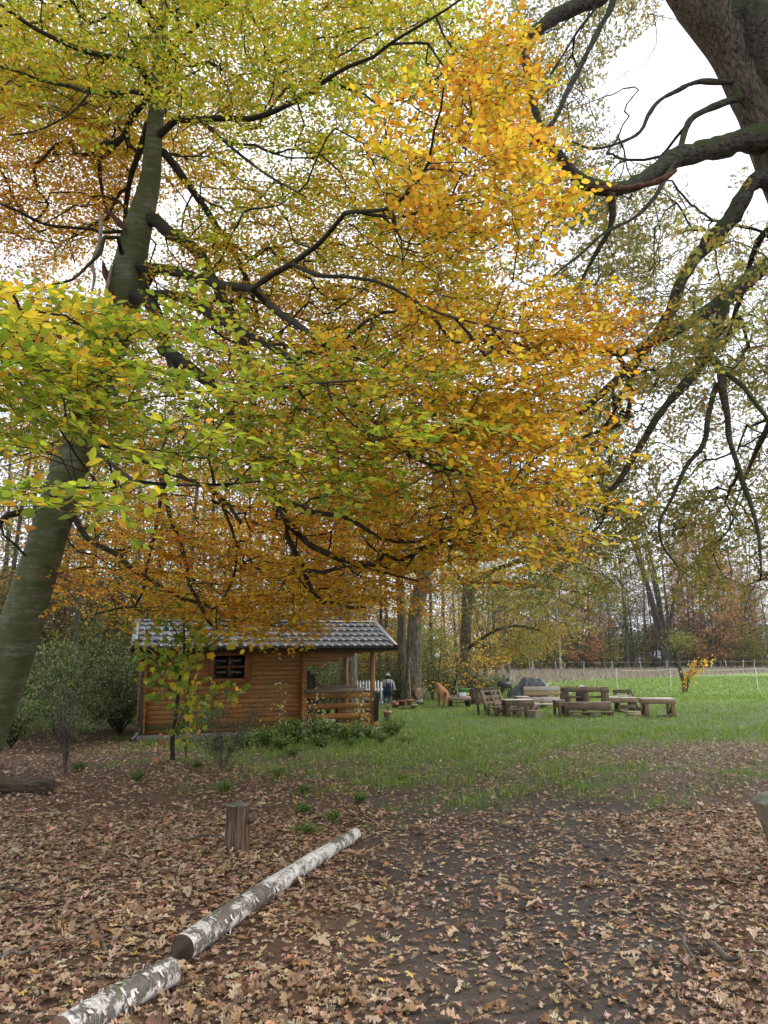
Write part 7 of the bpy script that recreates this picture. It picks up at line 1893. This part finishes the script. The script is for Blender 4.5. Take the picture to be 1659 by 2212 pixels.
# ------------------------------------------------------------------ the dog
def dog():
    p = on_ground(957, 1526)
    t = thing('dog', 'red golden longhaired dog standing with its back to the viewer beside the handcart', 'dog', (p[0], p[1], 0), math.radians(9))
    vs = [((0, -.26, .50), .165), ((0, -.02, .49), .165), ((0, .20, .52), .175), ((-.04, .28, .62), .125), ((-.09, .34, .735), .1), ((-.14, .43, .72), .055), ((-.17, .49, .705), .04)]
    ed = [(i, i + 1) for i in range(6)]
    def chain(root, pts):
        q = root
        for c, r in pts:
            vs.append((c, r)); ed.append((q, len(vs) - 1)); q = len(vs) - 1
    for s in (-1, 1):
        chain(2, [((s * .095, .22, .40), .068), ((s * .095, .19, .29), .05), ((s * .09, .23, .14), .036), ((s * .09, .235, .035), .036), ((s * .09, .29, .025), .03)])
        chain(0, [((s * .10, -.27, .41), .095), ((s * .115, -.20, .28), .066), ((s * .105, -.36, .17), .036), ((s * .105, -.345, .035), .033), ((s * .105, -.28, .025), .03)])
    chain(0, [((.02, -.41, .50), .045), ((.05, -.48, .40), .058), ((.065, -.51, .26), .066), ((.065, -.50, .13), .045), ((.06, -.49, .06), .016)])
    me = bpy.data.meshes.new('body'); me.from_pydata([v for v, r in vs], ed, []); o = mobj('body', me, t)
    md = o.modifiers.new('skin', 'SKIN'); md.use_smooth_shade = True; md.branch_smoothing = 0.6
    for i, (v, r) in enumerate(vs):
        me.skin_vertices[0].data[i].radius = (r, r); me.skin_vertices[0].data[i].use_root = (i == 0)
    sb = o.modifiers.new('subsurf', 'SUBSURF'); sb.levels = 2; sb.render_levels = 2
    m, n, l = new_mat('dog_fur'); tc = N(n, 'ShaderNodeTexCoord'); mpn = N(n, 'ShaderNodeMapping'); mpn.inputs['Scale'].default_value = (40, 40, 9); l.new(tc.outputs['Object'], mpn.inputs['Vector'])
    g = N(n, 'ShaderNodeTexNoise', i_Scale=1.0, i_Detail=6.0, i_Distortion=1.0); l.new(mpn.outputs['Vector'], g.inputs['Vector'])
    r = ramp(n, [(0.3, (0.2, 0.08, 0.03)), (0.7, (0.4, 0.19, 0.08))]); l.new(g.outputs['Fac'], r.inputs['Fac'])
    sx = N(n, 'ShaderNodeSeparateXYZ'); l.new(tc.outputs['Object'], sx.inputs['Vector'])
    f1 = N(n, 'ShaderNodeMapRange'); f1.inputs['From Min'].default_value = 0.47; f1.inputs['From Max'].default_value = 0.3; l.new(sx.outputs['Z'], f1.inputs['Value'])
    f2 = N(n, 'ShaderNodeMapRange'); f2.inputs['From Min'].default_value = -0.2; f2.inputs['From Max'].default_value = -0.38; l.new(sx.outputs['Y'], f2.inputs['Value'])
    mu_ = N(n, 'ShaderNodeMath', operation='MULTIPLY'); l.new(f1.outputs['Result'], mu_.inputs[0]); l.new(f2.outputs['Result'], mu_.inputs[1])
    c = mixc(n, l, mu_.outputs[0], r.outputs['Color'], (0.58, 0.36, 0.19)); finish(n, l, c, 0.7, g.outputs['Fac'], 0.8, 0.012, 0.25); me.materials.append(m)
    m2 = m
    for s in (-1, 1):
        a = Acc(); V = []; 
        for q, (w, dz) in enumerate(((0.012, 0.0), (0.032, -0.035), (0.036, -0.075), (0.022, -0.115), (0.006, -0.13))):
            for e in (-1, 0, 1):
                V.append((-.09 + s * (.095 + 0.012 * (1 - abs(e)) + 0.006 * q), .33 + e * w, .80 + dz))
        V = np.array(V); V2 = V.copy(); V2[:, 0] -= s * 0.012
        F = np.array([[i * 3 + j, i * 3 + j + 1, i * 3 + j + 4, i * 3 + j + 3] for i in range(4) for j in range(2)])
        a.add(V, F); a.add(V2, F[:, ::-1]); a.obj('ear', m2, t, smooth=True)
        a = Acc(); a.lathe([(0, -0.012), (0.009, -0.008), (0.012, 0), (0.009, 0.008), (0, 0.012)], 10, (-.12 + s * .05, .42, .765)); a.obj('eye', M['rubber'], t, smooth=True)
    a = Acc(); a.lathe([(0, -0.018), (0.014, -0.012), (0.019, 0), (0.014, 0.012), (0, 0.016)], 10, (-.175, .525, .715)); a.obj('nose', M['rubber'], t, smooth=True)
    # feathering of the rear legs and tail: locks of fur in one soft mass
    f = Acc(); n_ = 420
    for q in range(n_):
        if q % 3:
            s = 1 if q % 2 else -1; z = rng.uniform(0.2, 0.46); b = np.array([s * (0.1 + rng.normal(0, 0.03)), -0.33 - 0.1 * (z - .2) + rng.normal(0, 0.02), z])
        else:
            z = rng.uniform(0.12, 0.46); b = np.array([0.06 + rng.normal(0, 0.04), -0.5 + rng.normal(0, 0.03), z])
        d = nrm(np.array([rng.normal(0, .25), -0.25 + rng.normal(0, .15), -1.0])); L = rng.uniform(0.05, 0.1); s_ = nrm(np.cross(d, rng.normal(0, 1, 3))) * 0.006
        f.add(np.array([b - s_, b + s_, b + d * L]), np.array([[0, 1, 2]]))
    tag(f.obj('fur_feathering', m2, t), kind='stuff')
dog()

# ------------------------------------------------------------------ field: fence, leaning tree, saplings
def fence(name, label, posts, Y, h, r, wires, lean=0.03):
    p0 = at(posts[0], 1430, Y); t = thing(name, label, 'fence', (p0[0], Y, 0)); tops = []
    for u in posts:
        x = at(u, 1430, Y)[0] - p0[0]; lx = rng.normal(0, lean); z = height_at(np.array([x]), np.array([Y]))[0]
        a = Acc(); a.tube([(x, 0, -0.05), (x + lx * 0.5, 0, h / 2), (x + lx, 0, h)], r, 6, cap=True); a.obj('post', M['white'], t); tops.append((x, lx))
    for w in wires:
        a = Acc()
        for (x0, l0), (x1, l1) in zip(tops[:-1], tops[1:]):
            q = np.linspace(0, 1, 7); a.tube(np.stack([x0 + l0 * w / h + (x1 + l1 * w / h - x0 - l0 * w / h) * q, 0 * q - r * 1.2, w - 0.06 * np.sin(q * math.pi)], -1), 0.007, 4)
        a.obj('tape', M['white'], t)
fence('pasture_fence', 'row of white posts with tape along the far edge of the field', [1060, 1101, 1143, 1200, 1260, 1322, 1384, 1440, 1490, 1537, 1568, 1604, 1628, 1665, 1700], 104, 1.15, 0.033, (1.0,), 0.1)
fence('wire_fence', 'thin white posts of the nearer wire fence crossing the field', [1330, 1444.5, 1632, 1800], 37, 1.1, 0.016, (1.02,), 0.02)
lt = [(1480, 1506), (1478, 1480), (1470, 1450), (1465, 1425), (1468, 1405), (1476, 1392), (1472, 1378)]
q, _ = catmull([at(u, v, 35) for u, v in lt], 0.12); q[0, 2] = -0.05; b = np.array([q[0, 0], 35, 0])
t = thing('leaning_tree', 'small crooked leaning tree with a tufted head alone in the field', 'tree', b)
a = Acc(); a.tube(q, np.interp(np.linspace(0, 1, len(q)), [0, 0.15, 0.7, 1], [0.16, 0.1, 0.085, 0.03]), 12); a.obj('trunk', M['oak_bark'], t, smooth=True, off=b)
for pl in ([(1466, 1420), (1455, 1405), (1450, 1390)], [(1468, 1405), (1484, 1398), (1492, 1385)], [(1465, 1425), (1474, 1415), (1478, 1405)]):
    a = Acc(); w_, _ = catmull([at(u, v, 35 + rng.uniform(-.3, .3)) for u, v in pl], 0.1); a.tube(w_, np.linspace(0.05, 0.015, len(w_)), 8); a.obj('branch', M['oak_bark'], t, smooth=True, off=b)
f = Acc(); n = 900; c0 = at(1470, 1385, 35); th = rng.normal(0, 1, (n, 3)); pos = c0 + th * [0.42, 0.4, 0.26]
add_leaves(f, 'simple', pos - b, nrm(rng.normal(0, 1, (n, 3))), nrm(rng.normal(0, .7, (n, 3)) + [0, 0, .6]), 0.09 * rng.uniform(.6, 1.2, n), pal(*OLIVE, n)); tag(f.obj('foliage', M['far_leaf'], t, useCol=True), kind='stuff')
b = at(1484, 1500, 34.5); b[2] = 0; t = thing('yellow_sapling', 'thin sapling with bright yellow leaves right beside the leaning tree', 'tree', b)
a = Acc(); tips = []
for u1, v1 in ((1495, 1440), (1505, 1432), (1520, 1440), (1488, 1450), (1530, 1425)):
    e = at(u1, v1, 34.5) - b; P = np.array([(0, 0, 0), e * [0.25, 0, 0.5] + rng.normal(0, .03, 3), e]); P, _ = catmull(P, 0.15); a.tube(P, np.linspace(0.02, 0.006, len(P)), 5); tips += list(P[-5:])
a.obj('stems', M['stick'], t, smooth=True)
f = Acc(); tips = np.array(tips); n = 260; k = rng.integers(0, len(tips), n); pos = tips[k] + rng.normal(0, 1, (n, 3)) * [0.16, 0.12, 0.13]
add_leaves(f, 'broad', pos, nrm(rng.normal(0, 1, (n, 3)) - [0, 0, .3]), nrm(rng.normal(0, .7, (n, 3)) + [0, -.3, .6]), 0.12 * rng.uniform(.6, 1.2, n), pal(*GOLD, n)); tag(f.obj('foliage', M['beech_leaf'], t, useCol=True), kind='stuff')
# saplings along the wood edge behind the dog
def sapling(label, u, vb, tops, n, pal_, r=0.022, leaf=0.1, sp=0.25):
    b = on_ground(u, vb); Y = b[1]; t = thing('sapling', label, 'tree', b); a = Acc(); tips = []
    for (u1, v1) in tops:
        e = at(u1, v1, Y + rng.uniform(-.5, .5)) - b; P, _ = catmull(np.array([(0, 0, -0.03), e * [0.35, 0.3, 0.4] + rng.normal(0, .08, 3), e * [0.7, .7, 0.75] + rng.normal(0, .08, 3), e]), 0.25); a.tube(P, np.linspace(r, r * 0.25, len(P)), 6)
        for _ in range(7):
            i = rng.integers(len(P) // 4, len(P)); d = nrm(rng.normal(0, 1, 3) + [0, 0, .2]); Q = P[i] + d * rng.uniform(.3, .9) * np.array([[0], [.5], [1.]]); a.tube(Q, [r * .35, r * .25, r * .12], 4); tips += [Q[1], Q[2]]
    a.obj('stems', M['oak_twig'], t, smooth=True); f = Acc(); tips = np.array(tips); k = rng.integers(0, len(tips), n); pos = tips[k] + rng.normal(0, 1, (n, 3)) * [sp, sp, sp * .35]
    add_leaves(f, 'simple', pos, nrm(rng.normal(0, 1, (n, 3)) * [1, 1, .4]), nrm(rng.normal(0, .4, (n, 3)) + [0, 0, 1]), leaf * rng.uniform(.6, 1.2, n), pal(*pal_, n)); tag(f.obj('foliage', M['beech_leaf'], t, useCol=True), kind='stuff')
sapling('slender dark stemmed sapling with yellow leaves right behind the dog', 955, 1510, [(968, 1400), (950, 1380), (985, 1420)], 260, YELLOW)
sapling('dark thin sapling with few leaves left of the dog', 935, 1512, [(932, 1370), (920, 1400)], 120, OLIVE)
sapling('bright yellow bush sapling at the foot of the grey old trunk', 915, 1516, [(912, 1470), (925, 1480), (908, 1485)], 200, YELLOW, 0.012, 0.09)
sapling('orange leaved young beech spreading flat before the dark trunked tree', 1008, 1516, [(1005, 1400), (1030, 1440), (985, 1440), (1015, 1460), (1040, 1425)], 480, ORANGE, 0.02, 0.1, 0.35)
sapling('leaning thin sapling with sparse green leaves behind the handcart', 972, 1512, [(1000, 1440), (990, 1400)], 160, MIDG)
sapling('thin sapling with drooping yellow leaves behind the right porch post', 800, 1510, [(806, 1420), (790, 1400), (815, 1440)], 220, PALEY)
sapling('thin dark sapling with green leaves behind the scarecrow', 850, 1512, [(846, 1400), (860, 1420), (838, 1430)], 320, MIDG)
# ------------------------------------------------------------------ thin autumn haze over the whole place
def haze():
    m, n, l = new_mat('haze')
    v = n.new('ShaderNodeVolumePrincipled'); v.inputs['Color'].default_value = (0.9, 0.92, 1.0, 1); v.inputs['Density'].default_value = 0.0002; v.inputs['Anisotropy'].default_value = 0.2
    o = n.new('ShaderNodeOutputMaterial'); l.new(v.outputs['Volume'], o.inputs['Volume'])
    a = Acc(); a.box((0, 300, 21.0), (1300, 1300, 47.0))
    tag(a.obj('haze', m), 'faint pale autumn haze hanging over the clearing and the far wood', 'haze', kind='stuff')
haze()

# ------------------------------------------------------------------ labels of the repeats: each by its place in its row
ORD = 'first second third fourth fifth sixth seventh eighth ninth tenth eleventh twelfth thirteenth fourteenth fifteenth sixteenth seventeenth eighteenth nineteenth twentieth'.split()
bpy.context.view_layer.update()
rows = {}
for o in S.objects:
    if o.parent is None and o.get('group') and o.get('label'):
        rows.setdefault((o['group'], o['label']), []).append(o)
for (g_, lb_), os_ in rows.items():
    if 1 < len(os_) <= len(ORD) and len(lb_.split()) <= 12:
        us = seen(np.array([tuple(o.location) for o in os_]))[0]
        inside_ = [i for i in np.argsort(us) if -30 < us[i] < 1690]
        for k, i in enumerate(inside_):
            os_[i]['label'] = lb_ + ', ' + ORD[k] + ' from left'
        for i in range(len(os_)):
            if i not in inside_:                       # wholly outside the picture: left out
                for ch in list(os_[i].children_recursive) + [os_[i]]:
                    bpy.data.objects.remove(ch, do_unlink=True)
